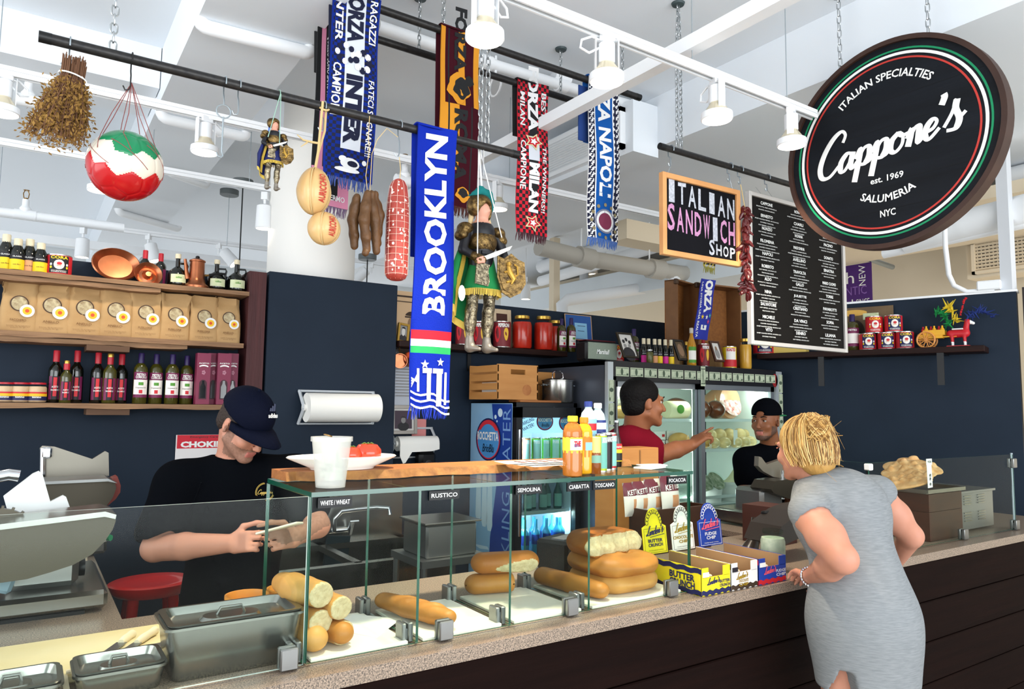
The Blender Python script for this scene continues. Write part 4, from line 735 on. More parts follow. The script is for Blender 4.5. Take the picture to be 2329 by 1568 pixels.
for k in range(26): q = k/26*6.283; m.box(c+V([.106*math.cos(q),-.008,.106*math.sin(q)]),(.012,.02,.007),ry(-q))
m.build('blade_guard',ALU,t); MB().tube([P(-5,1085,Y=2.7)-V(of),P(20,1080,Y=2.7)-V(of),P(44,1083,Y=2.7)-V(of)],.018,10).build('tray_arm',CHROME,t); MB().tube([P(-5,1180,Y=2.62)-V(of),P(2,1195,Y=2.62)-V(of)],.02,12).build('grip',BLK,t)
MB().box(P(15,1310,Y=2.66)-V(of),(.05,.08,.09),ry(.3),b=.01).build('thickness_handle',mat('blue_grey_plastic','7f97a4',.4),t)
of = (.15,3.75,CT); t = thing('meat_slicer','rear meat slicer with ribbed food tray against the blue wall','slicer',of)
MB().box((-.1,0,.04),(.55,.4,.06),b=.012).build('slicer_base',STEEL,t); MB().box((.0,.0,.13),(.26,.22,.14),b=.02).build('motor_housing',WPL,t)
slab(MB(),[(60,1086),(98,1087),(236,1080),(252,1088),(256,1102),(248,1124),(234,1142),(160,1152),(60,1152)],3.66,.16,0,of).build('carriage',ALU,t,ang=25); slab(MB(),[(60,1088),(236,1080),(256,1090),(236,1086),(60,1094)],3.65,.2,0,of).build('carriage_lip',STEELD,t,ang=25)
m = MB(); slab(m,[(94,1086),(90,1020),(96,1014),(124,1016),(209,1044),(238,1026),(246,1030),(247,1082)],3.78,.02,0,of)
for k in range(22):
    x = 124+5.6*k; y0 = np.interp(x,[124,209,238,246],[1017,1045,1028,1031]); a_ = P(x,y0,Y=3.778)-V(of); b_ = P(x,1083,Y=3.778)-V(of); m.tube([a_,b_],.0035,5)
m.build('food_tray',ALUW,t,ang=25); MB().tube([P(97,1085,Y=3.74)-V(of),P(98,1020,Y=3.74)-V(of)],.012,8).box(P(106,1030,Y=3.74)-V(of),(.04,.03,.05),b=.008).build('tray_rod',CHROME,t)
slab(MB(),[(250,1085),(262,1080),(269,1100),(268,1115),(258,1130),(240,1145),(250,1120)],3.66,.1,0,of).build('guard_end',mat('red_brown_plastic','8a3b32',.4),t)
o = MB().tube([P(214,1226,Z=.97),P(236,1223,Z=.97),P(252,1224,Z=.97)],[.016,.018,.014],8).build('green_handle',mat('green_plastic','1fae6c',.35)); o.name = 'scraper'; tag(o,'green scraper handle sticking out beside the rear slicer','scraper')
# red stool
p = P(345,1320,Y=3.3); t = thing('red_stool','bright red stool behind the man at the left','stool',(p[0],p[1],0)); RED = mat('red_paint','c01010',.35,coat=.3); zs = float(p[2])
MB().lathe([(0,zs-.05),(.13,zs-.05),(.155,zs-.03),(.16,zs-.005),(.15,zs),(.1,zs-.006),(0,zs-.01)],seg=30,sc=(1,.9,1)).build('seat',RED,t)
for k in range(4): q = .785+1.571*k; MB().tube([(.1*math.cos(q),.09*math.sin(q),zs-.04),(.17*math.cos(q),.15*math.sin(q),0)],[.022,.017],10).build('leg',RED,t)
for k,z in ((0,.25),(1,.32)): q = .785; r = .15-.02*k; MB().tube([(r*math.cos(q+k*1.571),.88*r*math.sin(q+k*1.571),z),(r*math.cos(q+1.571+k*1.571),.88*r*math.sin(q+1.571+k*1.571),z)],.01,8).build('rung',RED,t)
# poster on the wall behind the man
p = P(470,1020,Y=4.59); t = thing('wall_poster','red and white emergency poster on the blue wall behind the man','poster',p); w = .34
MB().box((0,0,-.05),(w,.004,.26)).build('sheet',mat('poster_white','e9e4e2',.7),t,smooth=False); MB().box((0,-.0025,.04),(w-.012,.002,.078)).build('red_band',mat('poster_red','cf2234',.6),t,smooth=False)
m = MB(); text(m,'CHOKING',(0,-.0036,.024),(1,0,0),(0,0,1),w*.85,.036,0,.05); text(m,'Emergency Care for',(0,-.0036,.066),(1,0,0),(0,0,1),w*.55,.014,1,.01); m.build('lettering',[LETW,BLK],t,smooth=False)
# ================================================================ back wall: paper rolls, pictures, pans
def paper_roll(label,c,L,r,torn=False,wallY=4.4):
    t = thing('paper_roll_holder',label,'paper roll',c)
    m = MB()
    for s in (-1,1):
        x = s*(L/2+.012); m.tube([(x,.0,0),(x,.1,.1)],.011,4).tube([(x,0,0),(x,.1,-.1)],.011,4)
    m.tube([(-L/2-.02,.1,.1),(L/2+.02,.1,.1)],.008,8).tube([(-L/2-.02,.095,-.1),(L/2+.02,.095,-.1)],.006,8); m.build('roll_bracket',mat('white_metal','d5dade',.4,.3),t,smooth=False)
    MB().lathe([(0,-L/2),(r,-L/2),(r,L/2),(0,L/2)],(0,0,0),40,ry(math.pi/2)).lathe([(.02,-L/2-.014),(.02,L/2+.014)],(0,0,0),14,ry(math.pi/2)).build('paper_roll',PAPER,t)
    if torn: MB().prism((0,-r-.001,0),(1,0,0),(0,0,1),[(-L/2,.0),(-L/2,-r*1.6),(-L*.42,-r*2.6),(-L*.36,-r*2.5),(-L*.2,-r*1.1),(L*.3,-r*1.05),(L/2,-r*.8),(L/2,0)],.002).build('torn_sheet',PAPER,t,smooth=False)
    return t
xa,xb = P(690,928,Y=4.29),P(862,928,Y=4.29); paper_roll('large white butcher paper roll on the blue pillar',((xa[0]+xb[0])/2,4.285,float(xa[2]+xb[2])/2),xb[0]-xa[0]-.03,.088)
xa,xb = P(903,1010,Y=4.49),P(992,1008,Y=4.49); paper_roll('second paper roll with a torn hanging end, right of the pillar',((xa[0]+xb[0])/2,4.49,float(xa[2]+xb[2])/2),xb[0]-xa[0],.05,True)
ZS = float(P(1190,795,Y=4.45)[2])
t = thing('wall_shelf','dark wooden shelf on the back wall under the red jars','shelf',(2.7,4.48,ZS)); MB().box((.05,.0,-.022),(1.42,.22,.042),b=.004).build('shelf_board',DARKW,t,smooth=False)
for x in (-.35,.0): MB().box((x,.1,-.11),(.03,.006,.13)).box((x,.02,-.046),(.03,.16,.006)).build('bracket',BLK,t,smooth=False)
YW = 4.592
SEP = mat('sepia_paper','cfae88',.7); SEPD = mat('sepia_dark','3a2c24',.7); SEPM = mat('sepia_mid','8a6d55',.7); GREYP = mat('photo_grey','8d8b88',.6); DGREY = mat('photo_dark','2c2a2c',.6); LGREY = mat('photo_light','d3d0ca',.6); GILT = mat('gilt_frame','b08a3c',.4,.6); BLKF = mat('black_frame','1a1512',.35); SILF = mat('silver_frame','9d978f',.4,.5)
BUST = lambda dx=0,s=1: [(ellp(dx,-.75*s,.75*s,.6*s),0),(ellp(dx,.12,.3*s,.42*s),1),(ellp(dx,.42,.34*s,.22*s,12,0,3.1416),0)]
picture('magazine_poster','old sepia magazine cover with a soldier, right of the pillar',P(935,727,Y=4.56),.30,.40,(1,0,0),(0,.12,1),None,SEP,'poster',.01,.006,[(ellp(.1,-.9,.9,.6),0),(ellp(.08,-.2,.27,.3),1),(ellp(.05,.08,.36,.2,12,0,3.15),0),(rect(-.32,.05,.45,.1),0),(rect(-.95,.78,.9,.84),0),(rect(-.95,.6,.2,.63),0)],[SEPD,SEPM])
picture('small_picture','small gilt framed photo leaning in front of the soldier poster',P(917,758,Y=4.47),.085,.135,(1,0,-.12),(.12,.1,1),GILT,GREYP,fw=.016,draw=BUST(),mats=[DGREY,LGREY])
for px,lab,a in ((908,'copper pan hanging leftmost under the shelf, seen face-on',0),(932,'copper saucepan hanging under the shelf, middle of three',.8),(952,'copper saucepan hanging under the shelf, next to the blue scarf',.9)):
    p = P(px,822,Y=4.46); t = thing('copper_saucepan',lab,'pan',p,0,'copper pans hanging under the shelf'); R = rz(-.3) @ rx(1.57-a*.6)
    MB().lathe([(0,0),(.048,0),(.05,.006),(.05,.045),(.047,.045),(.046,.008),(0,.008)],(0,0,0),26,R).build('pan_body',COPPER,t); MB().tube([R @ V([0,.045,.03]),V([0,.0,.07]),V([.005,.01,.115]),V([.005,.0,.135])],[.004,.004,.004,.003],6).build('handle',RUST,t)
o = picture('notice_sheet','white printed notice sheet on the back wall under the copper pans',P(935,862,Y=YW),.30,.41,(1,0,0),(0,0,1),None,mat('notice_paper','c3c8d0',.8),'notice',.01,.006,[(rect(-.8 if k % 2 else 0.08,.8-.1*(k//2),-.1 if k % 2 else .85,.83-.1*(k//2)),0) for k in range(30)],[GREYP])
picture('framed_photo','framed dark portrait photo on the wall above the torn paper roll',P(917,955,Y=4.57),.21,.20,(1,0,0),(0,.06,1),SILF,LGREY,fw=.025,draw=[(rect(-.62,-.62,.62,.62),0)]+[([(x*.55,y*.5-.1) for x,y in q],1+m) for q,m in BUST()],mats=[mat('photo_plum','4a3c46',.6),DGREY,GREYP])
picture('pink_note','pink paper note beside the framed dark portrait',P(953,978,Y=YW),.11,.15,(1,0,0),(0,0,1),None,mat('pink_paper','d98a86',.8),'note',.01,.004)
p = P(967,1064,Y=4.5); t = thing('soap_dispenser','black soap dispenser under the torn paper roll','dispenser',p); MB().box((0,0,.055),(.13,.1,.12),b=.025).build('dispenser_body',BLK,t); MB().lathe([(.02,0),(.026,.004),(.02,.006)],(0,-.05,.03),16,rx(1.57)).build('push_button',BLKM,t)
PEPD = mat('dark_red_label','701a22',.5); PEPY = mat('pepper_yellow','e0b23a',.5); RED2 = mat('red_peppers','a01a12',.25,nz=(16,.4),hex2='c8301c',coat=.3)
def pepper_can(px,yt,yb,lab,Y=4.45,z=None,r=.052):
    p = at(px,yb,Y,ZS+.001 if z is None else z); h = (yb-yt)*mpp(p); t = can('pepper_can',lab,p,h,r,PEPD,PEPD,LETW,'PEPERONI',False,'pepper cans on the back shelf',a0=-1.9)
    b = MB(); R = r+.0025
    for cx,m,sc in ((.25,0,1),(-.75,1,1.3)):
        b.add([(R*math.cos(-1.9+cx+q[0]),R*math.sin(-1.9+cx+q[0]),h*(.5+q[1])) for q in [(.28*sc*math.cos(k)*(1+.25*math.sin(k)),.25*sc*math.sin(k)) for k in np.linspace(0,6.28,16,False)]],[tuple(range(16))],m)
    b.build('pepper_picture',[PEPY,REDL],t); return t
pepper_can(1052,735,789,'pepper can leftmost, behind the puppet cape'); pepper_can(1090,735,791,'pepper can between the legs of the knight puppet'); pepper_can(1141,733,792,'pepper can just right of the knight puppet leg',r=.066)
picture('beige_board','beige bordered brown board leaning behind the pepper can',P(1142,748,Y=4.55),.17,.30,(1,0,0),(0,.08,1),mat('beige_card','cdb596',.7),mat('brown_card','46261f',.7),fw=.035,th=.008)
for px,yt,yb,dy,lab in ((1187,715,791,0,'big glass jar of red peppers, left one'),(1236,716,794,0,'big glass jar of red peppers, middle front one'),(1263,722,794,.08,'glass jar of red peppers half hidden behind the middle one')):
    p = at(px,yb,4.44+dy,ZS+.001); jar('pepper_jar',lab,p,(yb-yt)*mpp(p),.076,RED2,GOLDC,neck=.66,group='red pepper jars on the back shelf')
for px,yt,yb,lab in ((1277,722,797,'purple-capped oil bottle right beside the red pepper jars'),(1299,721,799,'purple-capped oil bottle next to the portable speaker')): oilbottle(px,yt,yb,lab,4.43,ZS+.001,.036,'oil bottles on the back shelf')
picture('certificate','blue bordered certificate behind the oil bottles and speaker',P(1316,745,Y=4.565),.28,.21,(1,0,0),(0,.1,1),mat('gold_edge','caa27a',.6),mat('certificate_blue','2c5aa0',.6),fw=.006,th=.008,draw=[(rect(-.3,-.9,.62,.35),0),(rect(-.1,.1,.5,.14),1),(rect(-.1,-.3,.4,-.26),1)],mats=[LBLU,NAVL])
# ---------------------------------------------------------------- portrait strip of things on the big fridge
FX0,FX1,FY,FZ = 3.325,5.222,3.76,1.93
yf = 3.86
def onf(px,py,Y=yf): return at(px,py,Y,FZ+.002)
p = P(1357,812,Y=3.98); p[2] = FZ+.002; t = thing('portable_speaker','black portable speaker with a script name on its grille','speaker',p,.0)
w = .30; MB().box((0,0,.075),(w,.13,.15),b=.02).build('speaker_body',BLK,t); MB().box((0,-.0665,.075),(w*.9,.006,.118)).build('grille_cloth',mat('speaker_cloth','6f7a72',.8,nz=(260,.2),hex2='94a08c'),t,smooth=False); MB().box((0,0,.151),(w*.94,.1,.006),b=.002).build('control_strip',mat('wine_red','5a1722',.4),t)
m = MB(); text(m,'Marshall',(0,-.0705,.07),(1,0,0),(0,0,1),.12,.034,0,.02,.3); m.build('lettering',LETW,t,smooth=False)
for px,lab,dy in ((1377,'red Italian tomato tin behind the speaker, left one',.22),(1404,'red tomato tin behind the speaker, next to the family photo',.2)): p = onf(px,800,yf+dy); can('tomato_tin',lab,p,.145,.05,REDL,NAVL if 'left' in lab else REDL,group='tomato tins behind the speaker',a0=-2.0)
picture('framed_photo','black and gold framed old family photo leaning beside the speaker',P(1427,786,Y=yf-.03),.15,.19,(1,0,0),(-.22,.2,1),mat('black_gold_frame','2a2215',.4,.2),LGREY,fw=.014,draw=[(ellp(-.1,-.7,.75,.55),0)]+[(ellp(x,y,.16,.15),k) for x,y,k in ((-.4,.3,0),(0,.45,0),(.35,.25,0),(-.35,-.05,1),(.2,-.05,1))],mats=[DGREY,GREYP])
oilbottle(1442,731,814,'purple-capped oil bottle behind the family photo',yf+.14,FZ+.002,.038,'oil bottle on the fridge',h=.27)
for px,m_,lab in ((1464,PINKL,'balsamic glaze bottle with pink label, first from the family photo'),(1475,ORGL,'balsamic glaze bottle with orange top, second in the row'),(1489,ORGL,'balsamic glaze bottle with brown label, third in the row'),(1500,YELL,'balsamic glaze bottle with yellow label, fourth in the row'),(1513,PINKL,'balsamic glaze bottle with pink label, fifth in the row'),(1526,YELL,'balsamic glaze bottle with pale yellow label, last in the row')):
    p = onf(px,817,yf+.02); bottle('glaze_bottle',lab,'bottle',p,58*mpp(p),.024,'squeeze',DKG,CREAMC,(.74,1.0),.58,[(.05,.45,2.2,m_),(.33,.47,2.2,BLKL)],[('glassa',.4,1.2,.05,LETW,.0)],'glaze bottles on the fridge',a0=-2.1)
p = onf(1478,817,yf-.06); jar('olive_jar','small jar of dark olives in front of the glaze bottles',p,.1,.026,mat('olives','3d3a1c',.3,nz=(40,.3),hex2='6a6430'),mat('silver_lid','c9cacc',.3,.7))
picture('framed_photo','dark framed picture leaning right of the glaze bottles',P(1548,797,Y=yf),.12,.17,(1,0,0),(-.25,.2,1),BLKF,mat('brown_photo','5b4a35',.6),fw=.018,draw=[(ellp(0,0,.5,.6),0)],mats=[SEPM])
p = onf(1573,822,yf-.03); bottle('oil_bottle','tall golden oil bottle with swing cap and green-white label','bottle',p,87*mpp(p),.036,'slim',mat('golden_oil','b8801a',.1,coat=.5),mat('grey_cap','c9c2b4',.5),(.86,1.0),.42,[(.08,.5,1.9,WHL),(.08,.16,1.9,GRNL),(.4,.5,1.9,GRNL)],a0=-2.1)
p = onf(1561,820,yf+.08); bottle('oil_bottle','small dark bottle with gold cap behind the golden oil bottle','bottle',p,.2,.026,'wine',DKG,GOLDC,(.86,1.0),.44,[(.1,.5,2,BLKL)])
pepper_can(1600,771,823,'pepper can standing on the fridge beside the golden oil bottle',yf-.02,FZ+.002,.045)
p = onf(1600,820,yf+.09); bottle('oil_bottle','red-capped oil bottle behind the pepper can on the fridge','bottle',p,.225,.03,'oil',OLG,REDC,(.86,1.0),.45,[(.1,.5,2,WHL)])
picture('framed_photo','brown framed pale picture leaning beside the pepper can',P(1630,800,Y=yf-.04),.11,.17,(1,0,0),(-.2,.2,1),mat('brown_frame','4b2f22',.4),LGREY,fw=.016,draw=[(ellp(0,-.2,.45,.5),0),(ellp(0,.3,.2,.2),1)],mats=[GREYP,SEPM])
p = onf(1659,827,yf); t = can('pepper_tin','yellow, white and red tin of roasted peppers',p,50*mpp(p),.055,YELL,WHL,REDL,'ROASTED',False,None,-2.15,REDL)
b = MB(); cylpatch(b,(0,0,0),.055,-2.15,.14,.012,.07,0,12,.002); b.build('red_band',REDL,t)
p = onf(1696,828,yf-.02); jar('pickle_jar','gold-lidded jar half full of golden pickles at the end of the fridge',p,70*mpp(p),.049,mat('pickle_brine','c98a1e',.2,nz=(14,.4),hex2='dba84a'),GOLDC,neck=.85)
# open suitcase
LEATH = mat('suitcase_leather','6f4a2e',.5,nz=(9,.4),hex2='8d623c'); LINING = mat('suitcase_lining','7a4a22',.7,nz=(40,.3),hex2='9a622e')
sx0,sx1,sx2 = float(P(1494,770,Y=3.98)[0]),float(P(1556,770,Y=4.2)[0]),float(P(1668,770,Y=4.08)[0]); sz = float(P(1555,650,Y=4.2)[2])-FZ
t = thing('open_suitcase','old brown suitcase standing open on the fridge behind the bottles','suitcase',(sx1,4.2,FZ+.002))
def half(nm,x0,x1,d,a):
    L = x1-x0; R = rz(a); m = MB(); th = .012; c0 = V([0,0,0])
    m.box(c0+R @ V([(x0+x1)/2,.0,sz/2]),(abs(L),th,sz),R,1)
    for x in (x0,x1): m.box(c0+R @ V([x-(th/2 if x == x1 and L > 0 else -th/2 if x == x0 and L > 0 else 0),-d/2,sz/2]),(th,d,sz),R,0)
    for z in (th/2,sz-th/2): m.box(c0+R @ V([(x0+x1)/2,-d/2,z]),(abs(L),d,th),R,0)
    o = m.build(nm,[LEATH,LINING],t,smooth=False); f = MB()
    for x in (x0,x1):
        for z in (.02,sz-.02): f.box(c0+R @ V([x,-d+.01,z]),(.04,.03,.045),R,b=.006)
    f.build('corner_caps',mat('worn_brown','4a3524',.5),o,smooth=False)
half('suitcase_lid',-.31,-.006,.11,.25); half('suitcase_body',.004,sx2-sx1,.17,-.12)
MB().tube([(sx2-sx1+.0,-.05,sz*.62),(sx2-sx1+.05,-.06,sz*.6),(sx2-sx1+.05,-.06,sz*.42),(sx2-sx1,-.05,sz*.4)],.01,8).build('handle',BLK,t)
m = MB()
for z in (.1,sz*.5,sz-.1): m.box((0,-.004,z),(.02,.012,.06))
m.build('hinge',RUST,t,smooth=False)
for px,py,lab,w,a in ((1537,756,'kraft paper bag standing in the left half of the suitcase',.11,-.2),(1632,762,'kraft paper bag standing in the right half of the suitcase',.1,.1)):
    p = P(px,py,Y=4.0); t = thing('paper_bag',lab,'bag',(p[0],4.02,FZ+.002),a,'kraft bags in the suitcase'); h = .19
    MB().box((0,0,h/2),(w,.07,h),taper=(1.0,.2)).build('bag_body',KRAFT,t,smooth=False)
# banner scarf in the suitcase and the one above it
SBLUE = mat('scarf_blue','2a35a0',.8)
def flatscarf(nm,label,topc,h,w,lean,mats_,fnm,ncol=10,nrow=24,Y=None,amp=.006,back=.0):
    """woven scarf: a hanging strip with folds and real thickness; fnm(u,v) picks the colour of each woven cell"""
    t = thing(nm,label,'scarf',topc); m = MB(); vs = []
    def S(u,v): return V([(u-.5)*w*(1-.04*math.sin(6*v))+lean*v,amp*math.sin(5*u+3*v)+amp*.8*math.sin(9*v),-h*v])
    for j in range(nrow+1):
        for i in range(ncol+1): vs.append(S(i/ncol,j/nrow))
    k = len(vs); f = []; mm = []
    for j in range(nrow):
        for i in range(ncol): a = j*(ncol+1)+i; f.append((a+ncol+1,a+ncol+2,a+1,a)); mm.append(fnm((i+.5)/ncol,(j+.5)/nrow))
    n0 = len(f); v2 = [p+V([0,.007,0]) for p in vs]; f += [tuple(q+k for q in g[::-1]) for g in f[:n0]]; mm += mm[:n0]
    bd = [i for i in range(ncol+1)]+[(ncol+1)*j+ncol for j in range(1,nrow+1)]+[(ncol+1)*nrow+i for i in range(ncol-1,-1,-1)]+[(ncol+1)*j for j in range(nrow-1,0,-1)]
    f += [(bd[q],bd[(q+1) % len(bd)],bd[(q+1) % len(bd)]+k,bd[q]+k) for q in range(len(bd))]; mm += [mm[0]]*len(bd)
    m.add(vs+v2,f,mm); m.build('scarf_cloth',mats_,t,ang=80); return t,S
p = P(1612,636,Y=3.965); hs = (775-636)*mpp(p); t,S = flatscarf('team_scarf','blue FORZA scarf draped down inside the suitcase',p,hs,.165,-.1,[SBLUE],lambda u,v: 0)
m = MB(); bend_ = lambda o_,w,h,rot=True: None
def scarf_text(m,S,txt,u,v0,v1,wu,mi=0,bold=.02,shear=0.0,h=1.0,flip=1,lift=.0025):
    """lettering running down the scarf, its feet toward the left edge; u centre across, v0..v1 along, wu letter height across"""
    vv,f = glyphs(txt,bold,shear); return m.add([S(u+b*wu*flip,(v0+v1)/2+a*(v1-v0)*flip)+V([0,-lift,0]) for a,b in vv],f,mi)
scarf_text(m,S,'ORZA',.6,.01,.56,.5,0,.06); scarf_text(m,S,'UNA STORIA UNA REALTA',.14,.05,.97,.12,0,.02); scarf_text(m,S,'I',.55,.76,.84,.4,0,.04)
for u,v,mi in ((.35,.63,1),(.62,.63,0),(.85,.6,2),(.8,.7,3)): q = star(0,0,1); m.add([S(u+x*.1,v-y*.045)+V([0,-.003,0]) for x,y in q],[tuple(range(10))],mi)
m.build('lettering',[LETW,YELL,mat('teal_ink','59b5a5',.6),mat('pink_ink','d9467a',.6)],t,smooth=False)
p = P(1615,575,Y=4.1); t,S = flatscarf('team_scarf','black and yellow scarf end showing under the chalkboard',p,.13,.14,0,[mat('black_wool','17181a',.8),mat('yellow_wool','b9a637',.8),mat('grey_wool','b8b9b4',.8)],lambda u,v: 1 if (u*7+v*5) % 2.2 < .7 else (2 if v > .8 else 0),12,12)
def fringe(t,S,w,n,L,m,nm='fringe',seed=1):
    b = MB(); rr = random.Random(seed)
    for i in range(n):
        p0 = S((i+.5)/n,1.0)+V([0,.003,0]); d = V([rr.uniform(-.012,.012),rr.uniform(-.008,.008),-L*rr.uniform(.85,1.1)]); b.tube([p0+V([0,0,.004]),p0+d*.5+V([rr.uniform(-.004,.004),0,0]),p0+d],[w/n*.55,w/n*.5,w/n*.2],5)
    o = b.build(nm,m,t); o['kind'] = 'stuff'; return o
fringe(t,S,.14,22,.05,mat('olive_wool','9c9748',.9)); MB().tube([(0,0,0),(0,0,3.28-p[2])],.0015,5).build('string',BLK,t)
# ---------------------------------------------------------------- sliding-door fridge
FB = V([(FX0+FX1)/2,FY,0]); FW = FX1-FX0
STEELG = mat('fridge_steel','5d6370',.35,.6); FBLK = mat('fridge_black','111215',.3); INN = mat('fridge_inner','e9f2ee',.5); DFR = mat('door_aluminium','8f959a',.35,.7)
t = thing('display_fridge','big steel fridge with two sliding glass doors full of cheese and ham','fridge',FB)
m = MB()
for s in (-1,1): m.box((s*(FW/2-.02),.43,.965),(.04,.82,1.93))
m.box((0,.83,.965),(FW,.03,1.93)).box((0,.43,1.915),(FW,.82,.03)).box((0,.43,.25),(FW,.82,.5)); m.build('fridge_cabinet',STEELG,t,smooth=False)
zd0,zd1 = .5,1.79
MB().box((0,.005,1.86),(FW,.06,.14),b=.004).build('header_panel',mat('header_black','1b1b1f',.35),t,smooth=False)
m = MB(); m.box((0,.81,1.15),(FW-.08,.01,1.3)).box((0,.43,.505),(FW-.08,.74,.01)).box((0,.43,1.80),(FW-.08,.74,.01))
for s in (-1,1): m.box((s*(FW/2-.045),.43,1.15),(.01,.74,1.3))
m.build('inner_lining',INN,t,smooth=False)
m = MB(); m.box((-FW/2+.03,.0,1.15),(.06,.05,1.34)).box((FW/2-.03,.0,1.15),(.06,.05,1.34)).box((0,.0,.51),(FW,.05,.06)); m.build('outer_frame',FBLK,t,smooth=False)
for x,w in ((-FW/2+.006,.05),(FW/2-.03,.075)): MB().box((x,-.012,1.2),(w,.03,1.44)).build('corner_trim',mat('light_trim','b9c0c4',.4,.5),t,smooth=False)
for x0,x1,y in ((-FW/2+.07,.0,.035),(-.02,FW/2-.08,.0)):
    d = MB(); w = x1-x0; c = (x0+x1)/2
    for s in (-1,1): d.box((c+s*(w/2-.022),y,(zd0+zd1)/2+.02),(.044,.028,zd1-zd0-.04)); d.box((c,y,(zd0+zd1)/2+.02+s*((zd1-zd0-.04)/2-.02)),(w,.028,.04))
    d = d.build('sliding_door',DFR,t,smooth=False); MB().box((c,y,(zd0+zd1)/2+.02),(w-.08,.006,zd1-zd0-.1)).build('door_glass',glass('fridge_glass','eef6f2',.06),d,smooth=False)
SHZ = [float(P(1640,q,Y=4.1)[2]) for q in (953,1017,1117)]
for z in SHZ:
    m = MB(); m.box((0,.42,z-.008),(FW-.1,.02,.012)); m.box((0,.12,z-.008),(FW-.1,.012,.022)); m.box((0,.7,z-.008),(FW-.1,.012,.016))
    for k in range(60): m.tube([(-FW/2+.06+k*(FW-.12)/59,.12,z-.002),(-FW/2+.06+k*(FW-.12)/59,.72,z-.002)],.0022,4,caps=False)
    m.build('wire_shelf',mat('white_wire','dfe6e4',.4),t,smooth=False)
MB().box((0,.42,.855),(FW-.1,.6,.012)).build('base_shelf',mat('white_wire','dfe6e4',.4),t,smooth=False)
m = MB()
for x in (-FW/2+.09,.02,FW/2-.1): m.box((x,.1,1.15),(.014,.014,1.24))
m.build('light_strip',mat('fridge_led','f4fbff',.4,emi=2.0,emc='f0fbf6'),t,smooth=False)
def plight(loc,e,col=(.93,1,.97),r=.04):
    l = bpy.data.lights.new('fridge_lamp','POINT'); l.energy = e; l.color = col; l.shadow_soft_size = r; o = bpy.data.objects.new('fridge_lamp',l); COL.objects.link(o); o.location = loc
for x in (3.55,4.27,5.02):
    for z in (1.72,.95): plight((x,3.9,z),1.3)
# bank notes taped to the fridge
NOTE = mat('banknote','9fae93',.8,nz=(60,.3),hex2='c9cfb4'); NOTED = mat('banknote_ink','4f5d4c',.8)
def note(c,w,h,lab,R=None,grp='banknotes taped along the fridge header'):
    R = np.eye(3) if R is None else R; t = thing('banknote',lab,'banknote',c,0,grp); MB().box((0,0,0),(w,.0016,h),R).build('note_paper',NOTE,t,smooth=False)
    b = MB(); b.add([R @ V([x*w/2,-.0014,y*h/2]) for x,y in ellp(-.08,0,.2,.72)],[tuple(range(18))]); b.add([R @ V([x*w/2,-.0014,y*h/2]) for x,y in rect(.62,-.75,.9,-.35)],[(0,1,2,3)])
    for s in (-1,1): b.add([R @ V([x*w/2,-.0014,y*h/2]) for x,y in rect(-.92,.74*s-.05,.92,.74*s+.05)],[(0,1,2,3)])
    b.build('note_print',NOTED,t,smooth=False)
xs = np.linspace(3.44,5.08,13)
ORD = ['first','second','third','fourth','fifth','sixth','seventh','eighth','ninth','tenth','eleventh','twelfth','last']
for i,x in enumerate(xs): note((x,FY-.0275,1.855),.122,.064,ORD[i]+' banknote from the left along the fridge header')
note((4.26,FY-.032,1.85),.05,.15,'upright banknote taped over the middle of the header strip',None,'upright banknotes on the fridge frame')
for i in range(4): note((FX0+.012,FY-.029,1.72-.16*i),.15,.05,['top','second','third','lowest'][i]+' upright banknote down the left fridge corner',ry(math.pi/2),'upright banknotes on the fridge frame')
for i in range(6): note((FX1-.012,FY-.029,1.82-.16*i),.15,.05,['topmost','second','third','fourth','fifth','lowest'][i]+' upright banknote down the right fridge corner',ry(math.pi/2),'upright banknotes on the fridge frame')
o = MB().prism((5.14,FY-.027,1.845),(1,0,0),(0,0,1),ellp(0,0,.035,.055),.002).build('pepper_sticker',mat('sticker_dark_red','8c1d22',.5)); tag(o,'red pepper sticker at the right end of the fridge header','sticker')
# food in the fridge
HAM = mat('ham_rind','5a2c1c',.2,nz=(9,.4),hex2='7c4526',coat=.6); CHW = mat('white_cheese','ece3b9',.4); CHG = mat('smoked_cheese','d9b978',.25,nz=(6,.4),hex2='ead6a4',coat=.3); MEATC = mat('cut_meat','c98a80',.5,nz=(26,.25),hex2='efd9cc'); TUR = mat('roast_skin','c98f3e',.4,nz=(14,.4),hex2='e2b873')
def inF(px,py,sh,Y=3.98): p = P(px,py,Y=Y); p[2] = SHZ[sh]+.002; return p
def ovoid(nm,lab,cat,px,py,sh,rx_,rz_,m,Y=3.98,grp=None,top=None,seg=20):
    p = inF(px,py,sh,Y); t = thing(nm,lab,cat,p,0,grp); MB().ball((0,0,rz_),(rx_,rx_,rz_),seg).build('body',m,t)
    if top: MB().tube([(0,0,rz_*1.9),(.004,0,rz_*2.2)],[.012,.006],6).tube([(0,0,rz_*2.2),(.0,0,rz_*2.6)],.002,4).build('tied_end',top,t)
    return t
STRG = mat('butcher_string','cfc4a6',.8)
ovoid('smoked_ham','dark glossy smoked ham left in the right fridge door','ham',1597,950,0,.07,.075,HAM,3.96,None,STRG); ovoid('smoked_ham','dark glossy smoked ham in the middle of the top fridge shelf','ham',1627,950,0,.08,.075,HAM,3.94,None,STRG)
p = inF(1655,950,0,4.08); t = thing('cut_mortadella','big wrapped cured ham with its marbled cut face showing','ham',p); R = rx(1.25) @ ry(-.15)
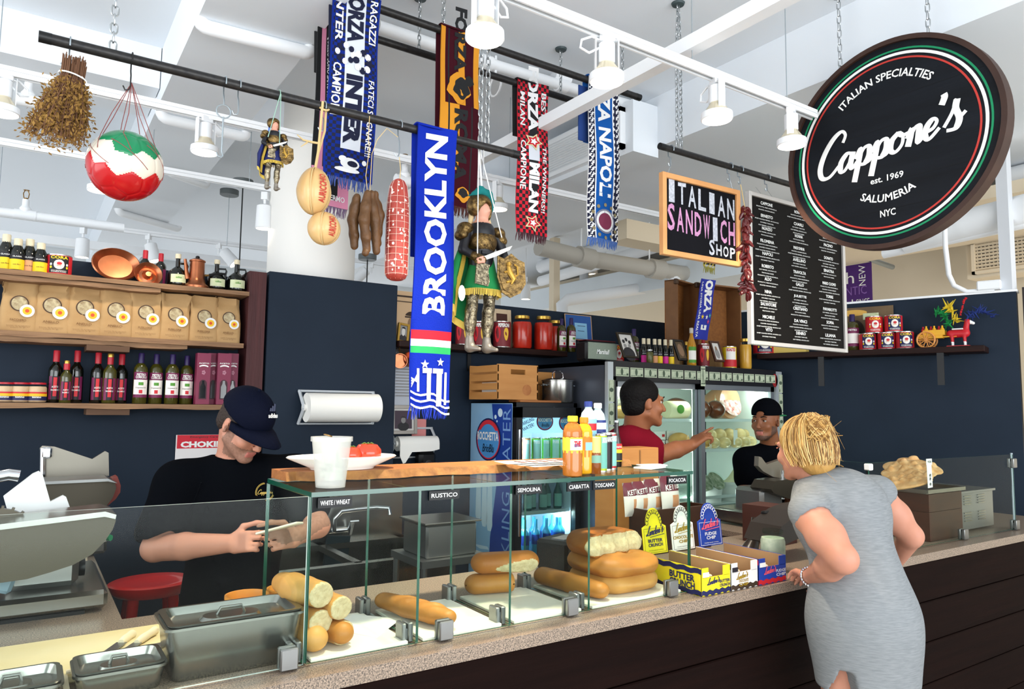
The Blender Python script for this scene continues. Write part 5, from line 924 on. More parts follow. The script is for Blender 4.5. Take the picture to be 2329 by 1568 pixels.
MB().lathe([(0,-.3),(.06,-.29),(.12,-.15),(.135,-.01),(.13,0)],(0,-.03,.14),30,rx(1.5),(1,1.05,1)).build('ham_body',mat('prosciutto_rind','c9814e',.3,nz=(8,.4),hex2='e0b08a',coat=.5),t); MB().lathe([(0,.002),(.12,.001),(.129,-.002)],(0,-.03,.15),30,rx(1.15),(1,1.05,1)).build('cut_face',mat('marbled_meat','b5574f',.5,nz=(30,.16),hex2='f0ded4'),t)
p = inF(1537,951,0,3.97); t = thing('provolone','white cylinder of provolone cheese with a green label','cheese',p); MB().lathe([(0,-.11),(.06,-.11),(.068,-.1),(.068,.1),(.06,.11),(0,.11)],(0,0,.07),26,ry(math.pi/2)).build('cheese_body',CHW,t); b = MB(); b.add([(x*.04-.02,-.0715,.075+y*.035) for x,y in ellp(0,0,1,1)],[tuple(range(18))]); b.build('label',GRNL,t)
ovoid('smoked_ham','dark ham behind the provolone cheese','ham',1538,945,0,.11,.085,HAM,4.2)
ovoid('netted_salami','white netted salami at the left end of the fridge','salami',1402,950,0,.06,.13,mat('netted_white','d9d2c0',.7,nz=(60,.2),hex2='8d8676'),3.95); ovoid('orange_cheese','orange cheese wheel behind the man in the red polo','cheese',1412,955,0,.09,.05,TUR,3.92)
for i,(px,py,dy) in enumerate(((1622,1015,0),(1647,1016,0),(1673,1014,0),(1692,1013,0),(1706,1012,.03),(1614,1008,.14),(1636,1008,.14),(1658,1008,.14),(1682,1006,.14),(1700,1006,.14))):
    t = ovoid('smoked_cheese',['front smoked cheese ball, leftmost beside the turkey roast','front smoked cheese ball, second','front smoked cheese ball, third, below the price card','front smoked cheese ball, fourth','front smoked cheese ball nearest the man in the black cap','rear smoked cheese ball, leftmost','rear smoked cheese ball, second','rear smoked cheese ball, third','rear smoked cheese ball behind the price card','rear smoked cheese ball, rightmost'][i],'cheese',px,py,1,.055 if dy < .1 else .06,.046 if dy < .1 else .055,CHG,3.93+dy,'smoked cheese balls')
    if dy > .1: t.location.z += .045
p = inF(1673,1005,1,3.9); o = MB().box((p[0],p[1],SHZ[1]+.09),(.05,.002,.12)).build('price_card',PAPER,smooth=False); tag(o,'white price card standing among the smoked cheese balls','price card')
for px,lab,Y in ((1595,'netted turkey roast with pale cut face behind the pointing hand',3.95),(1545,'netted turkey roast at the right of the left fridge door',3.97)):
    t = ovoid('turkey_roast',lab,'roast',px,1017,1,.085,.065,TUR,Y,'turkey roasts'); MB().lathe([(0,.001),(.055,0)],(.04,-.06,.06),20,rz(.5) @ rx(1.5)).build('cut_face',mat('turkey_meat','eadcc4',.6),t)
for i,(px,py) in enumerate(((1490,1000),(1515,1000),(1492,985),(1517,985))): p = inF(px,1015,1,4.1); p[2] += .07*(i//2); t = thing('cheese_carton',['lower left white carton in the left fridge door','lower right white carton in the left fridge door','upper left white carton in the left fridge door','upper right white carton in the left fridge door'][i],'carton',p,0,'white cartons'); MB().box((0,0,.034),(.13,.1,.066)).build('carton',WPL,t,smooth=False); MB().box((.03,-.051,.034),(.03,.001,.02)).build('label',REDL,t,smooth=False)
SALAD = mat('salad_mix','35602a',.6,nz=(26,.25),hex2='d9d2c2')
for px,lab in ((1596,'clear tub of mixed salad, left one in the fridge'),(1622,'clear tub of green salad, right one in the fridge')):
    p = inF(px,1115,2,3.95); t = thing('salad_tub',lab,'tub',p,0,'salad tubs'); R = rx(.9); MB().lathe([(0,0),(.07,.0),(.085,.05),(.086,.055)],(0,0,.085),24,R).build('tub_body',GL,t); MB().lathe([(0,.048),(.04,.05),(.08,.044),(.068,.004),(0,.004)],(0,0,.085),24,R).build('salad',SALAD,t)
p = inF(1665,1116,2,3.97); t = thing('yellow_bag','plastic bag of pale yellow shredded cheese in the fridge','bag',p); s_ = Sdf(); s_.rbox((0,0,.05),(.11,.05,.05),None,.04,.03); s_.cone((0,0,.08),(.04,0,.19),.05,.012,.04); s_.build('bag_body',mat('pale_yellow_bag','dfe0b0',.25,nz=(14,.4),hex2='ece9c8'),t,.009,W=False)
for px,py,r,h,lab in ((1615,1192,.1,.13,'white lidded bucket behind the chocolate cookie display'),(1662,1195,.11,.15,'larger white lidded bucket low in the fridge'),(1660,1262,.11,.14,'white bucket below the larger bucket')):
    p = P(px,py,Y=3.98); p[2] = .862 if py < 1200 else .512; t = thing('white_bucket',lab,'bucket',p,0,'white buckets in the fridge'); MB().lathe([(0,0),(r*.88,0),(r,h*.86),(r*1.04,h*.86),(r*1.04,h),(r*.95,h),(0,h-.004)],seg=28).build('bucket_body',WPL,t); MB().lathe([(0,h-.002),(r*.8,h-.001)],seg=24).build('lid_label',REDL,t)

# ---------------------------------------------------------------- water fridge with the blue side panel
RX0,RX1,RY,RZ = 2.732,3.29,4.03,1.632
t = thing('water_fridge','black glass-door drinks fridge with a blue sparkling water side panel','fridge',((RX0+RX1)/2,RY,0)); RW = RX1-RX0; RB = V([(RX0+RX1)/2,RY,0])
m = MB()
for s in (-1,1): m.box((s*(RW/2-.015),.29,.816),(.03,.55,RZ))
m.box((0,.55,.816),(RW,.03,RZ)).box((0,.29,RZ-.015),(RW,.55,.03)).box((0,.29,.15),(RW,.55,.3)); m.build('fridge_cabinet',FBLK,t,smooth=False)
LBG = mat('side_light_blue','6fa6d4',.35,nz=(3,.4),hex2='a5cbe6'); DBG = mat('side_deep_blue','1a3a92',.35,nz=(3,.4),hex2='24489f'); ICE = mat('ice_blue','cfe5f2',.4)
sd = MB().box((-RW/2-.002,.285,.9),(.004,.54,1.45)).build('side_panel',LBG,t,smooth=False); xs_ = -RW/2-.0045
b = MB(); b.add([(xs_,y,z) for y,z in ((.015,1.62),(.015,.2),(.30,.2),(.27,.7),(.2,1.05),(.22,1.35),(.27,1.62))],[tuple(range(7))],0)
for k,(y,z,r) in enumerate(((.16,1.56,.03),(.22,1.53,.015),(.24,1.47,.012),(.2,1.5,.008))): b.add([(xs_-.0006,y+r*math.cos(q),z+r*math.sin(q)) for q in np.linspace(0,6.28,14,False)],[tuple(range(14))],1)
for k,(y,z) in enumerate(((.43,.93),(.35,.9),(.28,.88))): b.add([(xs_-.0008,y+dy,z+dz) for dy,dz in ((-.015,.28),(-.03,.16),(-.038,-.1),(-.02,-.14),(.02,-.14),(.038,-.1),(.03,.16),(.015,.28))],[tuple(range(8))],1)
for k in range(8): b.add([(xs_-.0008,.5-.03*(k % 3)-dy,.62-.05*k+dz) for dy,dz in ((0,0),(.2-.01*k,.01),(.22-.01*k,-.008),(.1,-.02))],[(0,1,2,3)],2 if k % 2 else 1)
b.build('panel_print',[DBG,ICE,mat('deep_ink','12294f',.4)],sd,smooth=False)
def ell_logo(o_,x,y,w,h,par,off=0.0,small=False):
    n = np.cross(x,y); q = lambda a,c,l: V(o_)+V(x)*a+V(y)*c+n*l; b = MB()
    for k,(s,m_) in enumerate(((1,0),(.92,1),(.86,2))): b.add([q(s*w/2*math.cos(a),s*h/2*math.sin(a),.001+.0006*k) for a in np.linspace(0,6.283,32,False)],[tuple(range(32))],m_)
    b.add([q(.9*w/2*math.cos(a),.9*h/2*math.sin(a),.0034) for a in np.linspace(.5,2.64,14)]+[q(.72*w/2*math.cos(a),.72*h/2*math.sin(a),.0034) for a in np.linspace(2.5,.64,14)],[tuple(range(28))],1)
    text(b,'ROCCHETTA',q(0,h*.08,.004),x,y,w*.84,h*.2,3,.03); text(b,'BrioBlu',q(.02*w,-h*.2,.004),x,y,w*.46,h*.19,4,0,.3); b.build('round_logo',[NAVL,mat('logo_red','d6323e',.4),mat('logo_blue','4f93cf',.4),LETW,BLK],par,smooth=False)
ell_logo((xs_-.001,.31,1.37),V([0,-1,0]),V([0,0,1]),.33,.30,sd)
m = MB(); text(m,'SPARKLING WATER',(xs_-.001,.075,.93),(0,0,1),(0,1,0),1.32,.095,0,-.005); m.build('lettering',mat('pale_blue_ink','7fa6dc',.4),sd,smooth=False)
dr = MB(); dw = RW; 
for s in (-1,1): dr.box((s*(dw/2-.025),-.012,.92),(.05,.04,1.36)); dr.box((0,-.012,.92+s*.645),(dw,.04,.07))
dr = dr.build('door_frame',FBLK,t,smooth=False); MB().box((0,-.012,.92),(dw-.1,.006,1.22)).build('door_glass',glass('fridge_glass','eef6f2',.06),dr,smooth=False); MB().tube([(-dw/2+.02,-.04,1.45),(-dw/2+.02,-.05,.75)],.008,8).build('door_handle',CHROME,dr)
m = MB(); m.box((0,.53,.95),(RW-.06,.01,1.3)).box((0,.29,.305),(RW-.06,.5,.01))
for s in (-1,1): m.box((s*(RW/2-.033),.29,.95),(.006,.5,1.3))
m.build('inner_lining',mat('cool_inner','d3e6f4',.5),t,smooth=False)
HS = MB().box((0,.03,1.5),(RW-.07,.02,.155)).build('lit_sign',mat('lit_sign_blue','a3cdee',.5,emi=.9,emc='9cc9f0'),t,smooth=False)
ell_logo((-.005,.0185,1.503),V([1.,0,0]),V([0,0,1.]),.145,.125,HS); ell_logo((.19,.0185,1.495),V([1.,0,0]),V([0,0,1.]),.145,.125,HS)
m = MB()
for k,s in enumerate(("ITALY'S #1",'SPARKLING','WATER!')): text(m,s,(-.17+.012*k,.0185,1.535-.035*k),(.93,0,.37),(-.37,0,.93),(.11,.125,.1)[k],.026,0,.01)
m.build('lettering',NAVL,HS,smooth=False)
WSH = [float(P(1235,q,Y=4.2)[2]) for q in (1051,1157,1262)]
for z in WSH: MB().box((0,.27,z-.008),(RW-.07,.42,.012)).box((0,.06,z-.006),(RW-.07,.008,.022)).build('shelf',mat('fridge_shelf','dbe9f2',.4),t,smooth=False)
for x in (2.79,3.22): plight((x,4.075,1.47),1.6,(.85,.94,1),.02)
for z in (1.35,.85): plight((3.22,4.13,z),6,(.8,.92,1)); plight((2.79,4.13,z),4.5,(.8,.92,1))
CANC = [('orange_can','d6854a'),('green_can','6fc23c'),('green_can','6fc23c'),('green_can','6fc23c'),('plum_can','8a2f6a'),('crimson_can','a3213f')]
for i,(n_,c_) in enumerate(CANC):
    p = P((1195,1219,1241,1262,1279,1300)[i],1051,Y=4.13+.05*(i in (2,))); p[2] = WSH[0]+.002; can('drink_can',['orange fruit drink can at the left on the top fridge shelf','green lime drink can right after the orange can','green lime drink can standing slightly behind','green lime drink can fourth in the row','plum coloured drink can behind the iced tea bottle','crimson drink can at the right of the fridge row'][i],p,.175 if i != 2 else .17,.034 if i != 2 else .03,mat(n_,c_,.35,.2),mat('pale_aqua_print','a9dcd2',.4),LETW,'frutta',False,'drink cans in the water fridge',a0=-2.0)
for i in range(7):
    x = RX0+.08+.066*i; p = (x,4.16+.04*(i % 2),WSH[1]+.002); bottle('juice_bottle',['dark juice bottle with lime label at the left of the middle fridge shelf','second dark juice bottle on the middle fridge shelf','third juice bottle on the middle fridge shelf, aqua label','fourth juice bottle behind the SEMOLINA plate bay','fifth juice bottle on the middle fridge shelf','sixth juice bottle under the CIABATTA plate','last juice bottle at the right of the middle fridge shelf'][i],'bottle',p,.21,.03,'slim',mat('dark_juice' if i < 2 else 'teal_juice','2a2014' if i < 2 else '1f5e5a',.15),BLK,(.93,1.0),.4,[(.08,.5,2.2,GRNL if i < 2 else mat('aqua_label','8cc9c0',.5))],group='juice bottles in the water fridge',a0=-2.0)
for i in range(11):
    row = i % 2; x = RX0+.075+.05*i*.94; p = (min(x,RX1-.08),4.13+.09*row,WSH[2]+.002); bottle('water_bottle','blue glass water bottle, '+['first from the left, front','first in the rear row','second in front','second in the rear row','third in front','third in the rear row','fourth in front','fourth in the rear row','fifth in front','fifth in the rear row','rightmost in front'][i]+' on the lowest fridge shelf','bottle',p,.27,.033,'wine',mat('blue_bottle','2f8fc0',.08,nz=(9,.4),hex2='4ab0d8',coat=.5),None,lab=[(.36,.6,2.4,mat('blue_bottle_label','26469f',.4))],group='blue water bottles in the fridge',a0=-2.0)
# crate, pot and plank on the water fridge
zt = RZ+.002
o = MB().box((2.98,4.13,zt+.0075),(.34,.16,.015),rz(-.06),b=.003).build('wood_plank',LIVE,smooth=False); tag(o,'thin wooden plank between the water fridge top and the pot','plank')
def crate(label,c,w,d,h,a,knot=True,hole=True):
    t = thing('wooden_crate',label,'crate',c,a); th = .012; f = MB()
    if hole:
        f.box((0,-d/2,h*.36),(w,th,h*.72)).box((0,-d/2,h*.93),(w,th,h*.14))
        for s in (-1,1): f.box((s*w*.34,-d/2,h*.79),(w*.32,th,h*.14))
    else: f.box((0,-d/2,h/2),(w,th,h))
    f.build('end_board',PINE,t,smooth=False); MB().box((0,d/2,h/2),(w,th,h)).build('end_board',PINE,t,smooth=False); MB().box((0,0,.006),(w,d,th)).build('base',PINE,t,smooth=False)
    for s in (-1,1):
        for k in range(4): MB().box((s*(w/2-.004),0,h*(.115+.255*k)),(.009,d+.012,h*.19)).build('slat',PINE,t,smooth=False)
    if knot: MB().lathe([(0,.0),(.038,-.0008)],(w*.22,-d/2-.0075,h*.28),20,rx(1.57),(1,1,1)).build('knot',mat('wood_knot','9a5a2c',.5,nz=(30,.3),hex2='b87842'),t)
    return t
p0 = P(1130,905,Y=4.10); wC = float(P(1222,905,Y=4.10)[0]-p0[0]); crate('pine slatted crate with a hand hole on top of the water fridge',(p0[0]+wC/2,4.28,zt+.017),wC,.36,81*mpp(p0),0)
MB().box((0,0,.07),(.2,.25,.1)).build('packing_paper',PAPER,bpy.data.objects['wooden_crate'],smooth=False)
p1 = P(1248,900,Y=4.3); crate('second pine crate behind the steel pot',(p1[0],4.46,zt),.24,.2,.23,0,False,False)
p = P(1268,912,Y=4.16); p[2] = zt; t = thing('stock_pot','steel stock pot with lid and wire handles on the water fridge','pot',p); r,h = .115,.155
MB().lathe([(0,0),(r*.96,0),(r,.006),(r,h),(r*1.02,h+.002)],seg=36).build('pot_body',STEEL,t); MB().lathe([(r*1.04,h+.002),(r*1.04,h+.008),(r*.7,h+.02),(0,h+.026)],seg=36).build('pot_lid',STEEL,t)
MB().tube([(-.05,0,h+.02),(-.045,0,h+.06),(-.02,0,h+.075),(.02,0,h+.075),(.045,0,h+.06),(.05,0,h+.02)],.004,7).build('lid_handle',CHROME,t)
for s in (-1,1): MB().tube([(s*r,-.03,h-.03),(s*(r+.04),-.03,h-.025),(s*(r+.04),.03,h-.025),(s*r,.03,h-.03)],.005,7).build('side_handle',CHROME,t)
# ---------------------------------------------------------------- sink and machines behind the bread case
t = thing('sink','stainless two-basin sink with tap behind the bread case','sink',(1.36,3.6,0)); m = MB(); zr = .84
m.box((0,.30,.97),(1.0,.02,.3)).box((-.02,-.30,zr),(1.0,.05,.03)).box((0,.25,zr),(1.0,.08,.03))
for x in (-.52,0,.48): m.box((x,0,zr),(.06 if x else .04,.6,.03))
m.box((0,0,zr-.24),(1.0,.6,.01)).box((0,-.29,zr-.12),(1.0,.01,.24)).box((-.5,0,zr-.12),(.01,.6,.24)).box((.5,0,zr-.12),(.01,.6,.24)).box((0,.29,zr-.12),(1.0,.01,.24)); m.build('basin',STEEL,t,smooth=False)
for sx in (-1,1):
    for sy in (-1,1): MB().tube([(sx*.45,sy*.26,zr-.02),(sx*.45,sy*.26,0)],.02,8).build('leg',STEEL,t)
c = P(760,1210,Y=3.85)-V([1.36,3.6,0]); tp = MB(); tp.tube([c+V([-.12,.03,-.0]),c+V([.1,.03,.0])],.016,10)
for s in (-.12,.1): tp.tube([c+V([s,.03,-.02]),c+V([s,.0,.045])],.018,10).tube([c+V([s-.02,-.02,.05]),c+V([s+.03,-.02,.05])],.008,8)
tp.build('tap_body',CHROME,t); MB().tube([c+V([-.0,.0,0]),c+V([0,-.01,.07]),c+V([.03,-.03,.11]),c+V([.2,-.1,.13]),c+V([.26,-.13,.125]),c+V([.265,-.135,.09])],.011,10).build('spout',CHROME,t)
o = MB().ball((c[0]+1.36-.07,3.6+c[1]-.01,c[2]+.02),(.05,.03,.035),14).build('scouring_pad',mat('steel_wool','55555a',.5,.5,bump=(90,.8)),smooth=True); tag(o,'grey scouring pad resting on the sink tap','scouring pad')
o = MB().box((c[0]+1.36+.01,3.6+c[1]-.02,c[2]-.1),(.13,.02,.16),ry(.1)).build('sponge_cloth',mat('teal_black_cloth','122428',.8),smooth=False); tag(o,'dark cloth hanging below the sink tap','cloth')
p = P(1000,1225,Y=3.0); zq = float(p[2])-.06; t = thing('steam_pan','empty steel pan resting right of the sink','pan',(p[0],3.0,zq)); MB().box((0,0,.07),(.26,.24,.15),b=.01).build('pan_body',STEELD,t); MB().box((0,0,.15),(.29,.27,.008),b=.003).build('pan_rim',STEEL,t,smooth=False)
t = thing('prep_stand','steel prep stand holding the empty pan right of the sink','stand',(p[0],3.0,0)); MB().box((0,0,zq-.017),(.34,.32,.03)).build('stand_top',STEELD,t,smooth=False)
for sx in (-1,1):
    for sy in (-1,1): MB().tube([(sx*.15,sy*.14,zq-.03),(sx*.15,sy*.14,0)],.015,8).build('leg',STEELD,t)
picture('wall_notice','white and red notice on the pillar seen through the bread case',P(848,1137,Y=4.39),.2,.1,(1,0,0),(0,0,1),None,WPL,'notice',.01,.006,[(rect(-.8,-.7,.3,.1),0),(rect(.4,-.7,.9,.8),0)],[mat('notice_red','c2304a',.6)])
p = P(1283,1288,Y=2.36); t = thing('receipt_printer','black receipt printer behind the semolina loaves','printer',(p[0],2.37,CT+.001),.35); MB().box((0,0,.06),(.18,.15,.12),b=.012).build('printer_body',BLK,t); MB().box((0,-.02,.123),(.14,.06,.006)).build('paper_slot',mat('slot_grey','5d5f66',.5),t,smooth=False); MB().box((-.03,-.0765,.035),(.04,.002,.03)).build('label',WPL,t,smooth=False)
p = P(1345,1284,Y=2.38); t = thing('metal_canister','round stainless canister between the printer and the dark crate','canister',(p[0]+.01,2.40,CT+.001)); MB().lathe([(0,0),(.05,0),(.052,.004),(.052,.1),(.056,.104),(.05,.104),(.046,.02),(0,.02)],seg=28).build('canister_body',STEEL,t)
# chip crate and pine box
cx0,cx1,cy0 = 2.335,2.74,2.37
t = thing('dark_crate','dark stained wooden crate holding kettle chips behind the cookie displays','crate',((cx0+cx1)/2,2.425,CT+.001)); m = MB(); CRW = mat('dark_crate_wood','2c180e',.5,nz=(5,.4),hex2='472a19',stretch=(1,1,5)); w,d,h = cx1-cx0,.13,.195
for s in (-1,1): m.box((s*(w/2-.006),0,h/2),(.012,d,h)); m.box((0,s*(d/2-.006),h/2),(w-.024,.012,h))
m.box((0,0,.15),(w-.024,d-.02,.01)); m.build('crate_walls',CRW,t,smooth=False)
t2 = thing('dark_crate','second dark crate going back on the left of the chips','crate',(2.21,2.62,CT-.02)); 
BAGM = [mat('chip_bag_white','d8d2cc',.35,nz=(5,.4),hex2='ece7e2'),mat('chip_bag_plum','6a2a38',.35),mat('chip_picture','c4784a',.5,nz=(30,.3),hex2='e0b088')]
bpy.data.objects.remove(t2)
def chip_bag(label,p,a,lean,s=1.0):
    t = thing('chip_bag',label,'bag',p,a,'kettle chip bags in the dark crate'); w,h = .115*s,.165*s; n = 10; R = rx(-lean); vs = []
    th = lambda u,v: .026*s*(math.sin(math.pi*u)*math.sin(math.pi*v))**.6
    for sg in (-1,1):
        for j in range(n+1):
            for i in range(n+1): u,v = i/n,j/n; vs.append(R @ V([(u-.5)*w*(1-.05*math.sin(math.pi*v)),sg*th(u,v),v*h]))
    f = []; mm = []; k = (n+1)**2
    for j in range(n):
        for i in range(n):
            q = j*(n+1)+i; f.append((q,q+1,q+n+2,q+n+1)); mm.append(1 if j > 5 and i+j < 15 else 2 if 1 < j < 5 and 3 < i < 8 else 0); f.append((k+q,k+q+n+1,k+q+n+2,k+q+1)); mm.append(0)
    m = MB(); m.add(vs,f,mm); m.build('bag_body',BAGM,t,ang=60); m = MB(); text(m,'KETTLE',(0,0,0),(1,0,0),(0,1,0),w*.72,h*.15,0,.02,fn=lambda x,y: R @ V([x,-th(min(max(x/w+.5,.05),.95),.72)-.004,h*.72+y+x*.12])); m.build('lettering',LETW,t,smooth=False)
for px,yb,dy,s,lab in ((1440,1150,.04,.92,'kettle chip bag at the back left of the dark crate'),(1462,1156,.03,.95,'second kettle chip bag, leaning to the left'),(1490,1160,.02,1,'third kettle chip bag, just left of the FOCACCIA plate'),(1528,1165,-.02,1.1,'front kettle chip bag under the FOCACCIA plate')):
    p = P(px,yb,Y=2.43+dy); p[2] = CT+.158; chip_bag(lab,p,.05,.12,s)
p = P(1450,1052,Y=2.66); zt2 = float(P(1452,1018,Y=2.66)[2]); t = thing('pine_wine_box','upright pale pine wine box behind the drinks, stamped on its face','box',(2.50,2.76,.0)); MB().box((0,-.08,.01+zt2/2),(.30,.14,zt2-.02),b=.003).build('box_body',PINE,t,smooth=False); MB().box((.02,-.1515,zt2-.1),(.008,.003,.18)).build('seam',mat('pine_seam','8a5f34',.6),t,smooth=False); m = MB(); text(m,'V',(-.03,-.1515,zt2-.13),(1,0,0),(0,0,1),.018,.024,0,.03); m.build('stamp',BRNI,t,smooth=False)
# ================================================================ rods, chains, hooks
STL = mat('chain_steel','b4b8ba',.3,.9); STRING = mat('natural_string','cbb07c',.8); YR = 2.4
def rod(label,a,b,r):
    a = V(a,float); b = V(b,float); c = (a+b)/2; t = thing('hanging_rod',label,'rod',c); m = MB(); d = (b-a)/np.linalg.norm(b-a)
    m.tube([a-c,b-c],r,16).build('rod_body',BLKM,t); [MB().tube([q-c-e_*.03,q-c+e_*.002],r*1.05,16).build('rod_end',BLK,t) for q,e_ in ((b,d),(a,-d))]; return t
ZR1 = 2.64; x0,x1 = float(P(90,77,Y=YR)[0]),float(P(1178,357,Y=YR)[0]); rod('long black rod in front, carrying the herbs, ball, salami and blue scarf',(x0,YR,ZR1),(x1,YR,ZR1),.0155)
ZR2 = 3.338; x2 = float(P(1455,222,Y=2.85)[0]); rod('black rod under the ceiling carrying the maroon and the sky blue scarf',(1.045,2.85,ZR2),(x2,2.85,ZR2),.018)
ZR3 = 3.338; x3 = float(P(1308,232,Y=3.1)[0]); rod('rear black rod under the ceiling carrying the red checked scarf',(1.045,3.1,ZR3),(x3,3.1,ZR3),.018)
mA,mB_ = P(1501,339,Y=YR),P(1800,415,Y=YR); ZR4 = float((mA[2]+mB_[2])/2); rod('short black rod carrying the chalkboard and the menu board',(mA[0],YR,ZR4),(4.1,YR,ZR4),.0155)
def chain(label,top,bot,link=.034,w=.009,r=.0028,canopy=True,double=0):
    top = V(top,float); bot = V(bot,float); t = thing('chain',label,'chain',top); m = MB(); L = np.linalg.norm(bot-top); d = (bot-top)/L; x,y,_ = frame(d)
    for off in ([0] if not double else [-double,double]):
        n = int(L/(link-2*r-.001)); p = L/n; 
        for i in range(n):
            c = d*(p*(i+.5))+V([1,0,0])*off*min(1,3*(i+.5)/n); s = x if i % 2 else y; h = link/2-w; pts = []
            for k in range(5): q = math.pi*k/4; pts.append(c+s*w*math.cos(q)-d*(h+w*math.sin(q)))
            for k in range(5): q = math.pi+math.pi*k/4; pts.append(c+s*w*math.cos(q)-d*(-h+w*math.sin(q)))
            m.tube(pts,r,5,closed=True)
    m.build('chain_links',STL,t)
    if canopy: MB().lathe([(.0,-.012),(.03,-.01),(.034,0),(0,.001)],seg=16).build('ceiling_plate',mat('dark_plate','3d4a4c',.5),t)
    return t
def xat(px,py,Y): return float(P(px,py,Y=Y)[0])
CZ = 3.62
x = xat(257,100,YR); chain('steel chain holding the left part of the front rod',(x,YR,CZ),(x,YR,ZR1+.012))
x = xat(1100,320,YR); chain('doubled steel chain holding the right end of the front rod',(x,YR,CZ),(x,YR,ZR1+.012),double=.016); MB().box((0,0,-CZ+ZR1-.06),(.004,.004,.12)).build('lower_chain',STL,bpy.data.objects['chain.001'],smooth=False)
x = xat(1008,60,2.85); chain('short chain above the maroon scarf',(x,2.85,CZ),(x,2.85,ZR2+.014)); x = xat(1416,205,2.85); chain('chain at the right end of the rod above the sky blue scarf',(x,2.85,CZ),(x,2.85,ZR2+.014),.03,.007)
x = xat(953,105,3.1); chain('short chain on the rear rod left of the maroon scarf',(x,3.1,CZ),(x,3.1,ZR3+.014),.03,.007); x = xat(1275,225,3.1); chain('chain at the right part of the rear rod beside the sprinkler',(x,3.1,CZ),(x,3.1,ZR3+.014),.03,.007)
x = xat(1545,345,YR); chain('doubled chain holding the chalkboard rod',(x,YR,CZ),(x,YR,ZR4+.012),.03,.007,double=.014)
x = 3.95; chain('chain holding the hidden right end of the chalkboard rod',(x,YR,3.27),(x,YR,ZR4+.012))
def hook(label,px,Y,zr,L,r=.0155,w=.0022,ring=False,m=GREYM,cat='hook'):
    x = xat(*px,Y); t = thing('s_hook',label,cat,(x,Y,zr)); b = MB()
    pts = [(0,-.018,-.012)]+[(0,(r+.004)*math.cos(q),(r+.004)*math.sin(q)) for q in np.linspace(3.3,0,9)]+[(0,r+.002,-.03)]
    if ring:
        b.tube(pts+[(0,.002,-.06),(0,.002,-L*.3)],w,6).build('upper_hook',m,t); rr = .022; zc = -L*.3-rr
        MB().tube([(rr*math.cos(q),.002,zc+rr*math.sin(q)) for q in np.linspace(0,6.283,20,False)],.0022,6,closed=True).build('ring',m,t)
        MB().tube([(0,.002,zc-rr+.004),(0,.002,-L+.02),(.004,.002,-L+.006),(-.002,.002,-L),(-.012,.002,-L+.003),(-.016,.002,-L+.014)],w*1.3,6).build('lower_hook',m,t)
    else: b.tube(pts+[(0,.004,-L*.5),(0,.002,-L+.015),(-.004,0,-L+.003),(-.014,0,-L),(-.02,0,-L+.012)],w,6).build('hook_wire',m,t)
    return t
hook('steel hook holding the dried herb bunch',(160,92),YR,ZR1,.075); hook('dark steel hook holding the soccer ball net',(301,125),YR,ZR1,.10,m=BLKM); hook('long hook with a ring and a lower hook right of the ball',(512,190),YR,ZR1,.25,ring=True); hook('plain empty hook next to the ringed hook',(545,195),YR,ZR1,.10)
hook('hook holding the red salami',(910,290),YR,ZR1,.12); hook('hook under the twine of the round cheeses',(738,240),YR,ZR1,.09); hook('hook at the left end of the chalkboard rod',(1526,348),YR,ZR4,.085,w=.003); hook('left of the two hooks above the chalkboard corner',(1660,378),YR,ZR4,.08,w=.003); hook('hook holding the string of dried chillies',(1684,386),YR,ZR4,.08,w=.003); hook('hook holding the menu board near the oval sign',(1745,402),YR,ZR4,.075,w=.003)
# ---------------------------------------------------------------- dried herbs
HERB = mat('dried_herb','6d4a26',.9,nz=(40,.35),hex2='a5803f'); STALK = mat('dried_stalk','6b4a35',.9)
c = P(165,175,Y=YR); t = thing('dried_herb_bunch','bunch of dried brown herbs tied with string, hanging upside down at the left','herbs',c); rr = random.Random(11); b = MB(); lf = MB(); k_ = mpp(c)
for i in range(150):
    a = rr.uniform(0,6.28); q = math.sqrt(rr.random()); tx,ty = q*math.cos(a),q*math.sin(a); L = rr.uniform(120,168)*k_; bot = V([(tx*62-22)*k_,ty*.07,-L+abs(tx)*.02]); top = V([tx*24*k_+.003,ty*.016,rr.uniform(25,52)*k_]); mid = V([tx*23*k_,ty*.024,0]); m2 = mid*.45+bot*.55+V([rr.uniform(-.01,.01),0,0])
    b.tube([top,mid,m2,bot],[.0014,.0015,.0012,.0008],4,caps=False)
    for s in range(26):
        f = rr.uniform(.12,1.04); p0 = mid+(bot-mid)*f+V([rr.gauss(0,.011),rr.gauss(0,.012),rr.gauss(0,.008)]); u = V([rr.gauss(0,1),rr.gauss(0,1),rr.gauss(0,1)]); u /= np.linalg.norm(u); w = np.cross(u,[.3,.5,.8]); l_ = rr.uniform(.004,.009)
        lf.add([p0,p0+u*l_+w*l_*.5,p0+u*l_*2,p0+u*l_-w*l_*.5],[(0,1,2,3)])
b.build('stalks',STALK,t)['kind'] = 'stuff'; lf.build('dried_leaves',HERB,t,smooth=False)['kind'] = 'stuff'
MB().tube([(.034*math.cos(q)-.001,.028*math.sin(q),-.006*math.cos(q)) for q in np.linspace(0,6.28,18,False)],.0022,5,closed=True).tube([(.022,-.018,0),(.034,-.02,-.012),(.036,-.02,-.026)],.0018,5).build('tie_string',PAPER,t)
